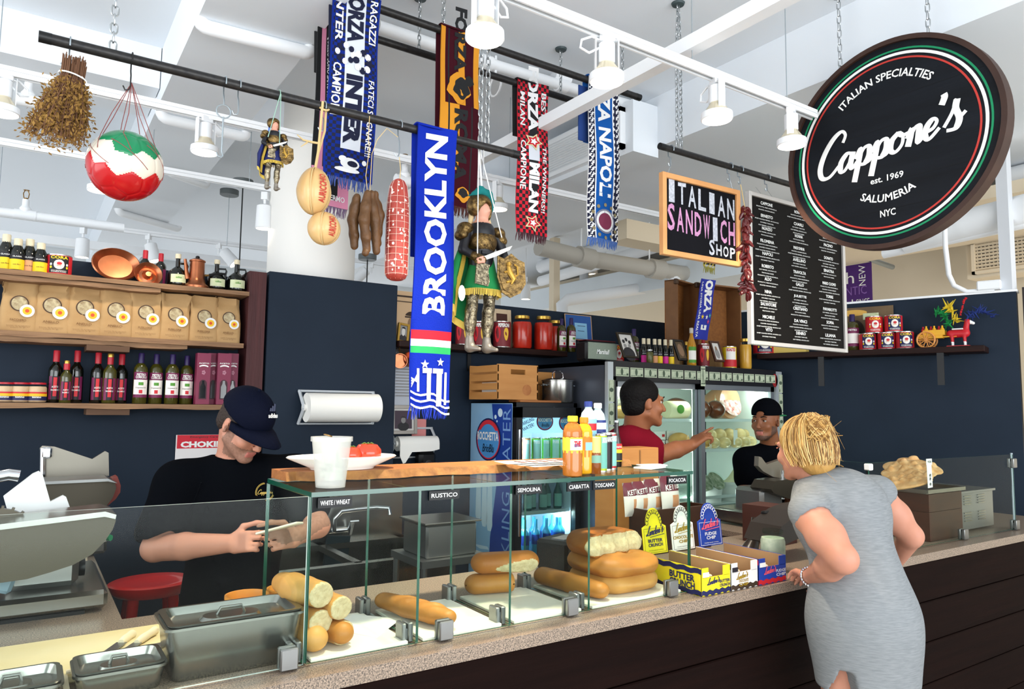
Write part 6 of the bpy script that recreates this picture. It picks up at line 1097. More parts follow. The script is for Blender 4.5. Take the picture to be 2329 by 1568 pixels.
# ---------------------------------------------------------------- soccer ball in a net
c = P(285,378,Y=YR+.02); RB_ = 79*mpp(c); t = thing('soccer_ball','shiny red, white and green soccer ball hanging in a thin net','ball',c)
ph = (1+5**.5)/2; ico = [V(q)/np.linalg.norm(q) for q in [(0,s,u*ph) for s in (-1,1) for u in (-1,1)]+[(s,u*ph,0) for s in (-1,1) for u in (-1,1)]+[(u*ph,0,s) for s in (-1,1) for u in (-1,1)]]
hx = []
for i in range(12):
    for j in range(i+1,12):
        for k in range(j+1,12):
            if min(ico[i] @ ico[j],ico[j] @ ico[k],ico[i] @ ico[k]) > .4: q = ico[i]+ico[j]+ico[k]; hx.append(q/np.linalg.norm(q))
RM = rx(.35) @ ry(.5) @ rz(.3); cen = V(ico+hx) @ RM.T; wgt = V([-.012]*12+[0]*20)
n1,n2 = 180,100; th = np.linspace(1e-4,math.pi-1e-4,n2+1); p2 = np.linspace(0,2*math.pi,n1,endpoint=False); D = np.stack([np.outer(np.sin(th),np.cos(p2)),np.outer(np.sin(th),np.sin(p2)),np.outer(np.cos(th),np.ones(n1))],-1).reshape(-1,3)
dt = D @ cen.T+wgt; so = np.sort(dt,1); gap = so[:,-1]-so[:,-2]; rad = RB_*(1-.018*np.exp(-(gap/.018)**2))
f = [(i*n1+j,(i+1)*n1+j,(i+1)*n1+(j+1) % n1,i*n1+(j+1) % n1) for i in range(n2) for j in range(n1)]; fc = V([D[list(q)].mean(0) for q in f]); fc /= np.linalg.norm(fc,axis=1)[:,None]; pi_ = np.argmax(fc @ cen.T+wgt,1)
dz = cen @ (V([.15,-.42,1.])/1.1); pc = np.where(dz > .64,1,np.where(dz > .12,2,0)); m = MB(); m.add(D*rad[:,None],f,list(pc[pi_])); m.build('ball_skin',[mat('ball_red','b30a12',.25,coat=.25),mat('ball_green','0b7a4c',.25,coat=.25),mat('ball_white','d9d0c0',.25,coat=.25)],t,ang=80)
m = MB(); tp = V([xat(301,190,YR)-c[0],0,197*mpp(c)])
for k in range(7):
    q = k*.9; p1 = V([RB_*.75*math.cos(q),RB_*.75*math.sin(q),RB_*.72]); p2_ = V([RB_*1.0*math.cos(q+.25),RB_*1.0*math.sin(q+.25),RB_*.2]); m.tube([tp,tp*.4+p1*.6+V([.008*math.sin(k*3),0,0]),p1,V(p1+p2_)/np.linalg.norm(p1+p2_)*RB_*1.01,p2_],.0011,4)
for q in np.linspace(0,6.28,6,False):
    u = V([math.cos(q),math.sin(q),.55]); w_ = V([math.cos(q+1.05),math.sin(q+1.05),-.25]); m.tube([(u*(1-s)+w_*s)/np.linalg.norm(u*(1-s)+w_*s)*RB_*1.008 for s in np.linspace(0,1,6)],.0011,4)
m.build('net_string',mat('net_string','8c4a48',.7),t)
# ---------------------------------------------------------------- cheeses, sausages, salami
PROV = mat('provolone_rind','b88340',.35,nz=(5,.4),hex2='dcbc86',coat=.2); REDINK = mat('red_stamp','b5342a',.6)
top = V([xat(736,240,YR),YR,ZR1])
for i,(px,py,rx_,rz_,lab) in enumerate(((714,435,39,55,'upper round provolone cheese hanging in twine, red stamped letters'),(737,520,37,38,'lower provolone cheese of the hanging pair'))):
    p = P(px,py,Y=YR-.02*i); k = mpp(p); t = thing('provolone_cheese',lab,'cheese',p,0,'hanging provolone cheeses'); n = 60; prof = []
    vs = []; nt = 36
    for j in range(nt+1):
        a = math.pi*j/nt
        for q in range(n):
            b_ = 2*math.pi*q/n; g = 1-.10*abs(math.cos(2*(b_+2.1)))**24; zz = math.cos(a); r_ = math.sin(a)*(1-.12*max(0,zz)) if i == 0 else math.sin(a); vs.append((rx_*k*g*r_*math.cos(b_),rx_*k*g*r_*math.sin(b_),rz_*k*zz*(.94 if g < .95 else 1)))
    f = [(j*n+q,(j+1)*n+q,(j+1)*n+(q+1) % n,j*n+(q+1) % n) for j in range(nt) for q in range(n)]; m = MB(); m.add(vs,f); m.build('cheese_body',PROV,t,ang=80)
    m = MB()
    for b_ in (-2.1,-2.1+math.pi/2): m.tube([(rx_*k*.93*math.sin(a)*math.cos(b_),rx_*k*.93*math.sin(a)*math.sin(b_),rz_*k*.98*math.cos(a)) for a in np.linspace(0,6.28,28,False)],.0022,5,closed=True)
    m.build('twine',STRING,t); m = MB(); text(m,'AURICCHIO',(0,0,0),(1,0,0),(0,1,0),rz_*k*1.2,.026,0,.03,fn=lambda x,y: V([(rx_*k+.004)*math.cos(x/(rz_*k))*math.cos(-1.38-y/(rx_*k)),(rx_*k+.004)*math.cos(x/(rz_*k))*math.sin(-1.38-y/(rx_*k)),(rz_*k+.003)*math.sin(x/(rz_*k))])); m.build('lettering',REDINK,t)
    if i == 0:
        tp = top-p; MB().tube([tp+V([-.01,-.02,.01]),tp*.7+V([-.006,-.012,0]),tp*.45+V([-.004,-.01,0]),(.0,-.004,rz_*k*.95)],.0045,6).tube([tp+V([.01,.0,.01]),tp*.72+V([.014,0,0]),tp*.45,(.004,.004,rz_*k*.95)],.004,6).tube([(tp[0]+.018*math.cos(q),.0+.019*math.sin(q)*1.0-.0,tp[2]+.019*math.sin(q)) for q in np.linspace(0,6.28,12,False)],.004,6,closed=True).tube([tp*.55+V([-.002,-.01,0]),tp*.53+V([-.03,-.012,.004]),tp*.54+V([-.06,-.012,.002]),tp*.56+V([-.082,-.012,.01])],[.004,.004,.003,.0015],6).tube([tp*.53+V([-.045,-.012,.0]),tp*.49+V([-.066,-.012,-.008])],[.003,.0012],5).build('rope',STRING,t)
SAUS = mat('dry_sausage','422911',.5,nz=(26,.4),hex2='6b4a2c',bump=(30,.6)); bt = P(838,440,Y=YR)
for i,pts in enumerate((((812,448,.01),(803,500,.01),(806,560,.01)),((836,440,-.02),(828,500,-.03),(834,568,-.02)),((842,442,.0),(852,500,-.015),(856,572,-.01)),((850,446,.03),(862,490,.02),(856,556,.02)))):
    q = [P(x,y,Y=YR+dy) for x,y,dy in pts]; t = thing('dried_sausage',['leftmost dark dried sausage of the hanging bundle','front middle dried sausage of the hanging bundle','right front dried sausage with a lumpy end','rear right dried sausage of the hanging bundle'][i],'sausage',q[0],0,'hanging bundle of dried sausages'); s_ = Sdf(); r = .019; cc = [q[0],q[0]*.5+q[1]*.5,q[1],q[1]*.45+q[2]*.55,q[2]]; s_.chain(cc,[r*.7,r,r*1.02,r*.85,r*.75],.01)
    for k in range(5): a = random.Random(i*9+k); s_.ell(cc[a.randrange(5)]+V([a.uniform(-.008,.008),a.uniform(-.012,.0),a.uniform(-.015,.015)]),.013,k=.008)
    s_.build('sausage_body',SAUS,t,.0045)
    if i == 1: m = MB(); m.tube([q[0]-q[0]+V([0,0,0]),P(832,400,Y=YR-.015)-q[0],P(840,340,Y=YR-.02)-q[0],P(838,312,Y=YR-.02)-q[0],V([xat(836,268,YR),YR-.018,ZR1])-q[0]],.0014,5).tube([(.008,0,0),P(846,350,Y=YR-.015)-q[0],P(858,318,Y=YR-.02)-q[0],P(880,292,Y=YR-.02)-q[0],P(905,312,Y=YR-.02)-q[0]],.0014,5).build('string',STRING,t)
p = P(904,523,Y=YR); k = mpp(p); t = thing('salami','long red netted salami hanging in front of the blue scarf','salami',p); L,r = 118*k,26*k; pf = [(.001,-L),(r*.5,-L*.985),(r*.8,-L*.95),(r*.98,-L*.86),(r,-L*.4),(r*.99,L*.2),(r*.93,L*.55),(r*.75,L*.85),(r*.5,L*.96),(r*.2,L),(.001,L*1.01)]
MB().lathe(pf,seg=28).build('salami_body',mat('salami_red','8a2820',.4,nz=(26,.3),hex2='b04a3e',bump=(30,.4)),t)
rz_at = lambda z: float(np.interp(z,[q[1] for q in pf],[q[0] for q in pf])); m = MB()
for j in range(13): z = -L*.88+j*L*.125; m.tube([((rz_at(z)+.001)*math.cos(q),(rz_at(z)+.001)*math.sin(q),z) for q in np.linspace(0,6.28,24,False)],.0008,4,closed=True)
for q in np.linspace(0,6.28,9,False): m.tube([((rz_at(z)+.001)*math.cos(q),(rz_at(z)+.001)*math.sin(q),z) for z in np.linspace(-L*.97,L*.95,20)],.0008,4)
m.build('netting',mat('pink_net','e0b8aa',.7),t); b = MB(); rr = random.Random(4)
for i in range(150):
    z = rr.uniform(-.9,.9)*L; a = rr.uniform(0,6.28); R_ = rz_at(z)+.0006; w = rr.uniform(.06,.16); h = rr.uniform(.002,.006); b.add([(R_*math.cos(a+x*w),R_*math.sin(a+x*w),z+y*h) for x,y in [(math.cos(s)*rr.uniform(.6,1),math.sin(s)) for s in np.linspace(0,6.28,8,False)]],[tuple(range(8))])
b.build('white_bloom',mat('salami_bloom','ead9d0',.7),t,smooth=False)['kind'] = 'stuff'; MB().tube([(.004,0,L*1.0),(.006,0,L*1.2),V([xat(910,290,YR)-p[0],0,ZR1-.12-p[2]])],.0015,5).build('string',STRING,t)
# ---------------------------------------------------------------- team scarves on the rods
def rodscarf(label,px,ytop,ybot,Y,zr,mats_,fnm,frm,lean=0.0,ncol=20,nrow=70,back=.35,fl=.045,w=None,amp=.008):
    a = P(px[0],ytop,Y=Y-.025); b = P(px[1],ytop,Y=Y-.025); w = w or float(b[0]-a[0]); bt = P((px[0]+px[1])/2,ybot,Y=Y-.025); h = zr+.02-float(bt[2]); c = V([(a[0]+b[0])/2,Y-.028,zr+.02])
    t,S = flatscarf('team_scarf',label,c,h,w,lean,mats_,fnm,ncol,nrow,amp=amp); r = .024
    m = MB(); vs = []; n = 9
    for j in range(n+1):
        q = math.pi*j/n
        for x in (-w/2,w/2): vs.append((x,.028-.028*math.cos(q),-.008+.013*math.sin(q)))
    for x in (-w/2*.97,w/2*.97): vs.append((x+.006,.06,-back))
    m.add(vs,[(2*j,2*j+1,2*j+3,2*j+2) for j in range(n+1)]); o = m.build('back_fold',mats_[0],t); sm = o.modifiers.new('thick','SOLIDIFY'); sm.thickness = .006; sm.offset = 0
    fringe(t,S,w,34,fl,frm); return t,S
BLUE_ = mat('royal_wool','0f2796',.85,spec=.1,bump=(200,.2)); WW = mat('white_wool','e6e6e6',.8); BW = mat('black_wool','17181a',.8); REDWL = mat('red_wool','c3142a',.8); GREENW = mat('green_wool','1f9a55',.8); FRB = mat('blue_fringe','1c35a8',.9)
t,S = rodscarf('bright blue scarf reading BROOKLYN in white, hanging on the front rod',(951,1037),300,925,YR,ZR1,[BLUE_,REDWL,WW,GREENW],lambda u,v: 1 if .735 < v < .765 else 2 if v < .79 and v > .735 else 3 if .735 < v < .815 else 0,FRB,-.004,8,125,.5)
m = MB(); scarf_text(m,S,'BROOKLYN',.49,.03,.68,.56,0,.035,flip=-1); 
for u,v in ((.32,.855),(.72,.845)): m.add([S(u+x*.1,v-y*.016)+V([0,-.003,0]) for x,y in star(0,0,1)],[tuple(range(10))])
for u,w_,v0,v1 in ((.17,.05,.87,.95),(.42,.1,.875,.975),(.38,.22,.868,.885),(.7,.15,.875,1.0),(.66,.28,.868,.885),(.88,.06,.88,.995)): m.add([S(u+x*w_/2,v0+(v1-v0)*y)+V([0,-.003,0]) for x,y in ((-1,0),(-1,1),(1,1),(1,0))],[(0,1,2,3)])
for k in range(3): 
    pts = [(q,.945+.022*k+.03*q+.008*math.sin(q*9)) for q in np.linspace(0,1,10)]; m.add([S(q,v)+V([0,-.0035,0]) for q,v in pts]+[S(q,v+.007)+V([0,-.0035,0]) for q,v in pts],[(i,i+10,i+11,i+1) for i in range(9)])
for k in range(4): m.add([S(u,v)+V([0,-.0032,0]) for u,v in ((.02,.93-.01*k),(.02,.936-.01*k),(.16,.89+.01*k),(.16,.884+.01*k))],[(0,1,2,3)])
m.build('lettering',WW,t,smooth=False)
INB = mat('scarf_wool_blue','12297e',.85,spec=.1); INK = mat('navy_wool','0d1230',.8); PALE = mat('pale_wool','cfd3da',.8)
ck = lambda u,v,a,b,nu=14,nv=58: a if (int(u*nu)+int(v*nv)) % 2 else b
t,S = rodscarf('blue and black checked scarf with a white centre band, beside the wide beam',(758,866),-20,412,2.85,ZR2,[INK,INB,PALE],lambda u,v: (2 if .3 < u < .7 and v < .85 else ck(u,v,0,1)) if not (u < .03 or u > .97) else 1,mat('blue_grey_fringe','3f5290',.9),-.012,30,110,.3)
m = MB(); scarf_text(m,S,'FORZA',.5,-.02,.27,.34,1,.05); scarf_text(m,S,'INTER',.5,.45,.82,.33,1,.06); scarf_text(m,S,'INTER',.16,.02,.28,.16,0,.02); scarf_text(m,S,'CAMPIONI',.15,.4,.68,.17,0,.02); scarf_text(m,S,'RAGAZZI',.86,.02,.26,.16,0,.02); scarf_text(m,S,'FATECI SOGNARE!!!',.86,.46,.86,.13,0,.015)
for k in range(9): q = k*.8; m.add([S(.3+.16*math.cos(q)+.055*math.cos(s),.34+.045*math.sin(q)+.018*math.sin(s))+V([0,-.003,0]) for s in np.linspace(0,6.28,9,False)],[tuple(range(9))],k % 2)
for k in range(8): m.add([S(.66+.14*math.cos(k*.8)+.07*math.cos(s),.37+.05*math.sin(k*.8)+.02*math.sin(s))+V([0,-.0034,0]) for s in np.linspace(0,6.28,9,False)],[tuple(range(9))],(k+1) % 2)
for u,v,a_,b_,mi in ((.5,.92,.2,.03,0),(.55,.92,.11,.016,1),(.35,.9,.08,.016,0),(.45,.955,.26,.014,0),(.8,.9,.05,.014,0)): m.add([S(u+a_*math.cos(s),v+b_*math.sin(s))+V([0,-.004-.0004*mi,0]) for s in np.linspace(0,6.28,14,False)],[tuple(range(14))],mi)
m.build('lettering',[WW,INK],t,smooth=False)
PKW = mat('pink_wool','d98aa8',.8)
t,S = rodscarf('pink and black scarf half hidden behind the blue checked one',(724,806),40,472,3.1,ZR3,[BW,PKW],lambda u,v: (0 if u < .13 or .27 < u < .45 else 1) if v < .8 else (1 if (u-.5)**2*9+(v-.9)**2*90 > .4 else 0),mat('mauve_fringe','7a6480',.9),.0,16,60,.25); m = MB(); scarf_text(m,S,'QUELLO SONO SANO MIA MADRE MI HA FATTO PALERMITANO',.33,.1,.95,.12,0,.01)
vv,f_ = glyphs('PALERMO',.02); m.add([S(.55+a*.7,.955-b*.03)+V([0,-.003,0]) for a,b in vv],f_,0)
for v in (.3,.5,.7): m.add([S(.75+x*.1,v-y*.02)+V([0,-.003,0]) for x,y in star(0,0,1)],[tuple(range(10))],1)
m.build('lettering',[WW,GOLDI],t,smooth=False)
MAR = mat('maroon_wool','3a0d18',.85,spec=.1); AMB_ = mat('amber_wool','d08a1e',.8)
t,S = rodscarf('maroon and amber scarf reading ROMA above the knight puppet',(1004,1090),75,472,2.85,ZR2,[MAR,AMB_,BW],lambda u,v: (1 if u < .13 or u > .84 or (.45 < u < .62) else 2 if .18 < u < .22 else 0) if v < .43 else (2 if .19 < u < .23 or .76 < u < .8 else 1 if u < .46 and v < .8 else 0),mat('maroon_fringe','4d2a24',.9),.006,26,60,.6)
m = MB(); scarf_text(m,S,'FORZA',.5,-.12,.24,.3,1,.05); scarf_text(m,S,'ROMA',.5,.46,.86,.34,1,.05)
for u,v,a_,b_,mi in ((.45,.34,.28,.085,0),(.52,.34,.2,.06,1),(.72,.29,.12,.03,1),(.4,.37,.14,.03,0),(.6,.93,.2,.04,0),(.6,.92,.13,.025,1)): m.add([S(u+a_*math.cos(s)*(1+.15*math.sin(5*s)),v+b_*math.sin(s)*(1+.12*math.cos(4*s)))+V([0,-.004-.0006*mi,0]) for s in np.linspace(0,6.28,22,False)],[tuple(range(22))],mi)
m.build('lettering',[AMB_,BW],t,smooth=False)
t,S = rodscarf('red and black checked scarf with white letters on the rear rod',(1178,1246),190,533,3.1,ZR3,[BW,REDWL,PALE],lambda u,v: 2 if .34 < u < .66 and .36 < v < .52 else (ck(u,v,0,1,12,44) if not .36 < u < .64 or v > .86 or v < .04 else 0),mat('dark_red_fringe','4a2830',.9),.008,24,88,.3)
m = MB(); scarf_text(m,S,'FORZA',.5,-.1,.33,.32,0,.05); scarf_text(m,S,'MILAN',.5,.54,.86,.32,0,.05); scarf_text(m,S,'MILAN',.17,.08,.3,.17,0,.02); scarf_text(m,S,'CAMPIONE',.17,.4,.72,.17,0,.02); scarf_text(m,S,'BEST!!',.84,.06,.27,.16,0,.02); scarf_text(m,S,'THE WINNERS!!',.84,.42,.85,.14,0,.02)
for v in (.4,.93): 
    for s_,mi in ((1,1),(.75,2),(.4,0)): m.add([S(.48+x*.3*s_,v-y*.06*s_)+V([0,-.004-.0006*(3-s_*3),0]) for x,y in star(0,0,1,5,.5,1.2)],[tuple(range(10))],mi)
m.build('lettering',[WW,mat('star_cream','d9cfa0',.8),REDWL],t,smooth=False)
SKY = mat('sky_wool','17539e',.85,spec=.1)
t,S = rodscarf('sky blue scarf reading NAPOLI with zigzag borders',(1340,1407),192,545,2.85,ZR2,[SKY,INK,WW],lambda u,v: (2 if abs(((v*26) % 1)-.5)*2 > abs(((u*4.6) % 1)-.5)*2-.1 and (v*26+u*9) % 1 < .55 else 1) if (u < .2 or u > .8) else (2 if u < .225 or u > .775 else 0),mat('sky_fringe','4a6aa8',.9),.0,30,150,.35)
m = MB(); scarf_text(m,S,'FORZA NAPOLI',.5,-.13,.74,.38,0,.035)
for s_,mi in ((1,1),(.86,0),(.68,2)): m.add([S(.52+.33*s_*math.cos(q),.89+.075*s_*math.sin(q))+V([0,-.004-.001*(1-s_)*4,0]) for q in np.linspace(0,6.28,20,False)],[tuple(range(20))],mi)
for k in range(12): q = k*.52; m.add([S(.52+.42*math.cos(q)+.05*math.cos(s),.89+.1*math.sin(q)+.012*math.sin(s))+V([0,-.004,0]) for s in np.linspace(0,6.28,7,False)],[tuple(range(7))],3)
m.build('lettering',[WW,mat('crest_grey','7a7f92',.8),mat('crest_plum','7a2f4a',.8),mat('crest_gold','8c8060',.8)],t,smooth=False)
MB().box((-.108,.05,-.2),(.06,.006,.30)).build('second_end',mat('scarf_back_blue','1b3a78',.85),t,smooth=False)
# ---------------------------------------------------------------- knight puppets
BRZ = mat('embossed_bronze','2e2218',.35,.85,nz=(60,.25),hex2='8a6f42',bump=(70,.5)); SILVA = mat('embossed_silver','3a332c',.3,.85,nz=(70,.22),hex2='a3967a',bump=(80,.5)); GVEL = mat('green_velvet','0b7a3f',.7); BVEL = mat('blue_velvet','16205c',.7); GFR = mat('gold_fringe','d2b34e',.7); PFACE = mat('painted_face','cf9680',.5); TEAL = mat('teal_feather','0f6f6e',.9); DKB = mat('black_armour','15151b',.4)
def puppet(label,Y,K,cape,hair,plume,big):
    """K maps the puppet's own plan (x across, z up, y depth; unit = its height) to its real place"""
    base = K(0,0,0); t = thing('knight_puppet',label,'puppet',base); sc = K(1,0,0)[0]-base[0]; g = lambda x,z,y=0: K(x,y,z)
    def cones(nm,mats_,seq,k=.008,res=None): s = Sdf(); [s.cone(g(*a),g(*b),ra*sc,rb*sc,k*sc*3) for a,b,ra,rb in seq]; return s.build(nm,mats_,t,res or .011*sc)
    body = Sdf(); body.ell(g(.0,.855,-.01),V([.047,.05,.058])*sc,k=.01*sc); body.cone(g(0,.8,0),g(0,.75,0),.028*sc,.03*sc,.02*sc); body.cone(g(-.0,.72,0),g(0,.52,0),.085*sc,.075*sc,.03*sc); body.ell(g(.016,.852,-.06),V([.010,.012,.014])*sc,k=.008*sc)
    body.chain([g(-.1,.72),g(-.14,.6,-.02),g(-.05,.53,-.1)],[.032*sc,.028*sc,.022*sc],.01*sc).chain([g(.11,.72),g(.15,.6,-.02),g(.1,.54,-.09)],[.032*sc,.028*sc,.022*sc],.01*sc)
    zn = g(0,.775)[2]; body.build('puppet_body',[PFACE,DKB],t,.008*sc,fn=lambda c: (c[:,2] < zn).astype(int))
    f = MB(); 
    for s in (-1,1): f.ball(g(.012+s*.02,.868,-.063),V([.009,.004,.006])*sc,8).ball(g(.012+s*.02,.868,-.067),V([.0045,.003,.0045])*sc,8,m=1).tube([g(.012+s*.033,.884,-.058),g(.012+s*.012,.882,-.066)],.0025*sc,5,1).tube([g(.016,.835,-.069),g(.016+s*.02,.833,-.064),g(.016+s*.034,.838,-.055)],[.004*sc,.004*sc,.001*sc],5,2)
    f.ball(g(.016,.822,-.063),V([.011,.005,.006])*sc,8,m=2); f.build('face_paint',[WHL,mat('dark_paint','23202a',.5),mat('lip_paint','b5473c',.5)],t)
    h = Sdf(); h.ell(g(-.005,.905,.01),V([.068,.07,.06])*sc,k=.01*sc); h.ell(g(-.055,.885,.0),V([.045,.05,.065])*sc,k=.015*sc); h.ell(g(.05,.87,.02),V([.022,.05,.07])*sc,k=.015*sc); h.ell(g(.018,.852,-.08),V([.042,.085,.06])*sc,k=.008*sc,neg=True); h.build('helmet',BRZ,t,.008*sc)
    if plume:
        p_ = Sdf(); pts = [g(-.06,.955,.0),g(-.01,.985,0),g(.045,.97,0),g(.07,.93,.01),g(.078,.88,.01)]; p_.chain(pts,[.018*sc,.026*sc,.028*sc,.024*sc,.014*sc],.01*sc); rr = random.Random(3)
        for k in range(26): q = pts[rr.randrange(5)]; p_.ell(q+V([rr.uniform(-.03,.03),rr.uniform(-.02,.02),rr.uniform(-.012,.025)])*sc,.009*sc,k=.005*sc)
        p_.build('feather_plume',TEAL,t,.008*sc)
    cones('hair',hair,[((-.05,.85,.03),(-.07,.74,.03),.02,.014),((.05,.85,.03),(.075,.74,.0),.02,.014)])
    a = Sdf(); a.ell(g(.0,.66,-.015),V([.092,.078,.09])*sc,k=.01*sc).ell(g(.0,.76,-.01),V([.062,.055,.022])*sc,k=.01*sc); a.build('breastplate',BRZ,t,.009*sc); MB().box(g(.0,.585,-.09)-base,V([.1,.012,.02])*sc).build('belt_plate',DKB,t,smooth=False)
    for s in (-1,1): q = Sdf(); q.ell(g(s*.115,.735,0),V([.05,.055,.04])*sc,k=.01*sc).ell(g(s*.14,.69,0),V([.04,.05,.035])*sc,k=.01*sc); q.build('shoulder_plate',BRZ,t,.009*sc); cones('arm_plate',DKB if s > 0 else BRZ,[((s*.125,.69,0),(s*.148,.61,-.02),.037,.03)] if s > 0 else [((-.09,.56,-.07),(-.05,.535,-.1),.03,.027)])
    m = MB(); n = 26; vs = []
    for z,r in ((.56,.075),(.5,.09),(.42,.11),(.365,.122)):
        for k in range(n): q = 2*math.pi*k/n; w = 1+.06*math.sin(5*q)*(.56-z)*5; vs.append(g(r*w*math.cos(q)+.01,z,r*.8*w*math.sin(q))-base)
    m.add(vs,[(j*n+k,(j+1)*n+k,(j+1)*n+(k+1) % n,j*n+(k+1) % n) for j in range(3) for k in range(n)]); o = m.build('skirt',cape,t); o.modifiers.new('thick','SOLIDIFY').thickness = .006*sc
    fr = MB(); rr = random.Random(8)
    for k in range(80): q = 2*math.pi*k/80; r = .122*(1+.06*math.sin(5*q)); x = r*math.cos(q)+.01; y = r*.8*math.sin(q); fr.tube([g(x,.37,y)-base,g(x*1.02+rr.uniform(-.004,.004),.33+rr.uniform(-.005,.005),y*1.02)-base],.0035*sc,4)
    fr.build('skirt_fringe',GFR,t)['kind'] = 'stuff'
    m = MB(); vs = []; NU,NV = 12,16
    for j in range(NV+1):
        v = j/NV
        for i in range(NU+1):
            u = i/NU; xl = -.10-.10*min(1,v*1.6); x = xl+(.0-.02*v-xl)*u*(1 if v < .75 else .9); y = .055+.05*math.sin(u*3.1)*.6+.02*math.sin(9*u+4*v)-(.12*(1-abs(u-.12)/.3)*(1-v*.3) if u < .3 else 0)*.7; vs.append(g(x,.74-v*(.46+.14*u*(v > .3)),y)-base)
    m.add(vs,[(j*(NU+1)+i,(j+1)*(NU+1)+i,(j+1)*(NU+1)+i+1,j*(NU+1)+i+1) for j in range(NV) for i in range(NU)]); o = m.build('cape',cape,t); o.modifiers.new('thick','SOLIDIFY').thickness = .006*sc
    fr = MB(); V_ = lambda i,j: V(vs[j*(NU+1)+i])
    for j in range(NV):
        for k in range(4): q = V_(4,j)*(1-k/4)+V_(4,j+1)*k/4; q = V_(3,j)*(1-k/4)+V_(3,j+1)*k/4 if False else q; fr.tube([q+V([0,-.008,0]),q+V([.02*sc,-.012,-.028*sc])],.0045*sc,4)
    for i in range(NU):
        for k in range(5): q = V_(i,NV)*(1-k/5)+V_(i+1,NV)*k/5; fr.tube([q,q+V([.002,0,-.045*sc])],.004*sc,4)
    fr.build('cape_fringe',GFR,t)['kind'] = 'stuff'
    m = MB(); m.prism(g(-.06,.43,-.105)-base,(1,0,0),(0,0,1),[(x*sc,y*sc) for x,y in ((-.04,-.04),(.05,-.05),(.06,-.02),(.05,.04),(.06,.08),(-.03,.09))],.01*sc); m.build('tasset_plate',SILVA,t)
    for s in (-1,1):
        x = -.055 if s < 0 else .065; l = Sdf(); l.chain([g(x,.37),g(x-.008,.27,-.01),g(x-.016,.24,-.012),g(x-.012,.17,0),g(x-.016,.075,.0)],[.042*sc,.034*sc,.036*sc,.038*sc,.022*sc],.01*sc); l.ell(g(x-.014,.255,-.03),V([.03,.02,.028])*sc,k=.01*sc); l.build('leg_armour',SILVA if big else SILVA,t,.009*sc)
        q = Sdf(); q.cone(g(x-.016,.08,0),g(x-.014,.02,0),.026*sc,.03*sc,.01*sc).cone(g(x-.012,.02,0),g(x+.012,.008,-.07),.026*sc,.014*sc,.02*sc); q.build('boot',mat('boot_tin','8d857a',.4,.6),t,.009*sc)
    a = g(-.075,.53,-.11)-base; b = g(.135,.63,-.14)-base; d = b-a; up = V([.0,0,1.]); MB().prism(a,d,up,[(0,-.012*sc),(.5,-.018*sc),(.92,-.012*sc),(1,.008*sc),(.5,.012*sc),(0,.012*sc)],.005*sc).build('sword_blade',mat('white_blade','dcd8cc',.3),t); MB().tube([a-d*.14,a+d*.02],.011*sc,8).ball(a,.02*sc,8).build('sword_hilt',BRZ,t)
    hnd = Sdf(); hc = g(-.07,.525,-.115)
    for k in range(4): hnd.cone(hc+V([-.012,0,.012-.008*k])*sc,hc+V([.014,-.018,.012-.008*k])*sc,.0055*sc,.005*sc,.004*sc)
    hnd.ell(hc+V([-.014,.005,0])*sc,V([.016,.014,.02])*sc,k=.006*sc).cone(hc+V([-.01,-.008,.018])*sc,hc+V([.008,-.016,.024])*sc,.006*sc,.005*sc,.004*sc); hnd.build('hand',PFACE,t,.0045*sc)
    c = g(.13,.47,-.13)-base; pts = [(-.085,.10),(-.045,.085),(0,.12),(.045,.085),(.085,.07),(.095,-.06),(.06,-.12),(.0,-.15),(-.055,-.12),(-.085,-.03)]; q = MB(); X_ = V([.96,-.28,0]); q.prism(c,X_,(0,0,1),[(x*sc,y*sc) for x,y in pts[::-1]],-.012*sc); q.prism(c-V([.003,.012*sc,0]),X_,(0,0,1),[(x*sc*.84,y*sc*.84) for x,y in pts[::-1]],-.006*sc); q.build('shield',BRZ,t)
    q = MB(); c2 = c+V([-.004,-.022*sc,0]); L_ = lambda p: [c2+X_*x*sc+V([0,0,y*sc]) for x,y in p]; q.tube(L_([(-.02,.04),(-.01,.0),(.015,-.04),(.0,-.07)]),[.012*sc,.018*sc,.016*sc,.006*sc],8).tube(L_([(.01,-.03),(.04,-.01),(.035,.04),(.015,.05)]),.006*sc,6).ball(c2+V([-.02*sc,0,.05*sc]),.016*sc,8).tube(L_([(-.01,.01),(-.045,-.0)]),.007*sc,6).tube(L_([(.0,-.05),(-.03,-.06)]),.007*sc,6); q.build('shield_relief',GILT,t); return t,g,base
pY = 2.46
tl,br = P(1098,430,Y=pY),P(1098,800,Y=pY); H = float(tl[2]-br[2]); ox = float(P(1092,700,Y=pY)[0])
KB = lambda x,y,z: V([ox+x*H,pY+y*H,float(br[2])+z*H]); t,g,base = puppet('tall knight puppet in bronze armour and green cape, with sword and shield',pY,KB,GVEL,mat('flaxen_hair','d5bd8e',.7),True,True)
m = MB(); ct = V([xat(1100,345,YR),2.44,ZR1+.02]); m.tube([ct-base,g(.0,.985,.0)-base],.004,6).tube([ct-base,g(-.085,.55,-.1)-base],.0022,5).tube([ct-base,g(.11,.70,-.06)-base],.0022,5); m.build('puppet_rod',WPL,t); MB().lathe([(.0,0),(.016,.002),(0,.004)],g(-.165,.33,-.06)-base,12,rx(1.57),(1,2,1)).build('tag',PAPER,t)
tl,br = P(622,262,Y=YR),P(622,432,Y=YR); h2 = float(tl[2]-br[2]); ox2 = float(P(622,350,Y=YR)[0]); KS = lambda x,y,z: V([ox2+x*h2,YR+y*h2,float(br[2])+z*h2])
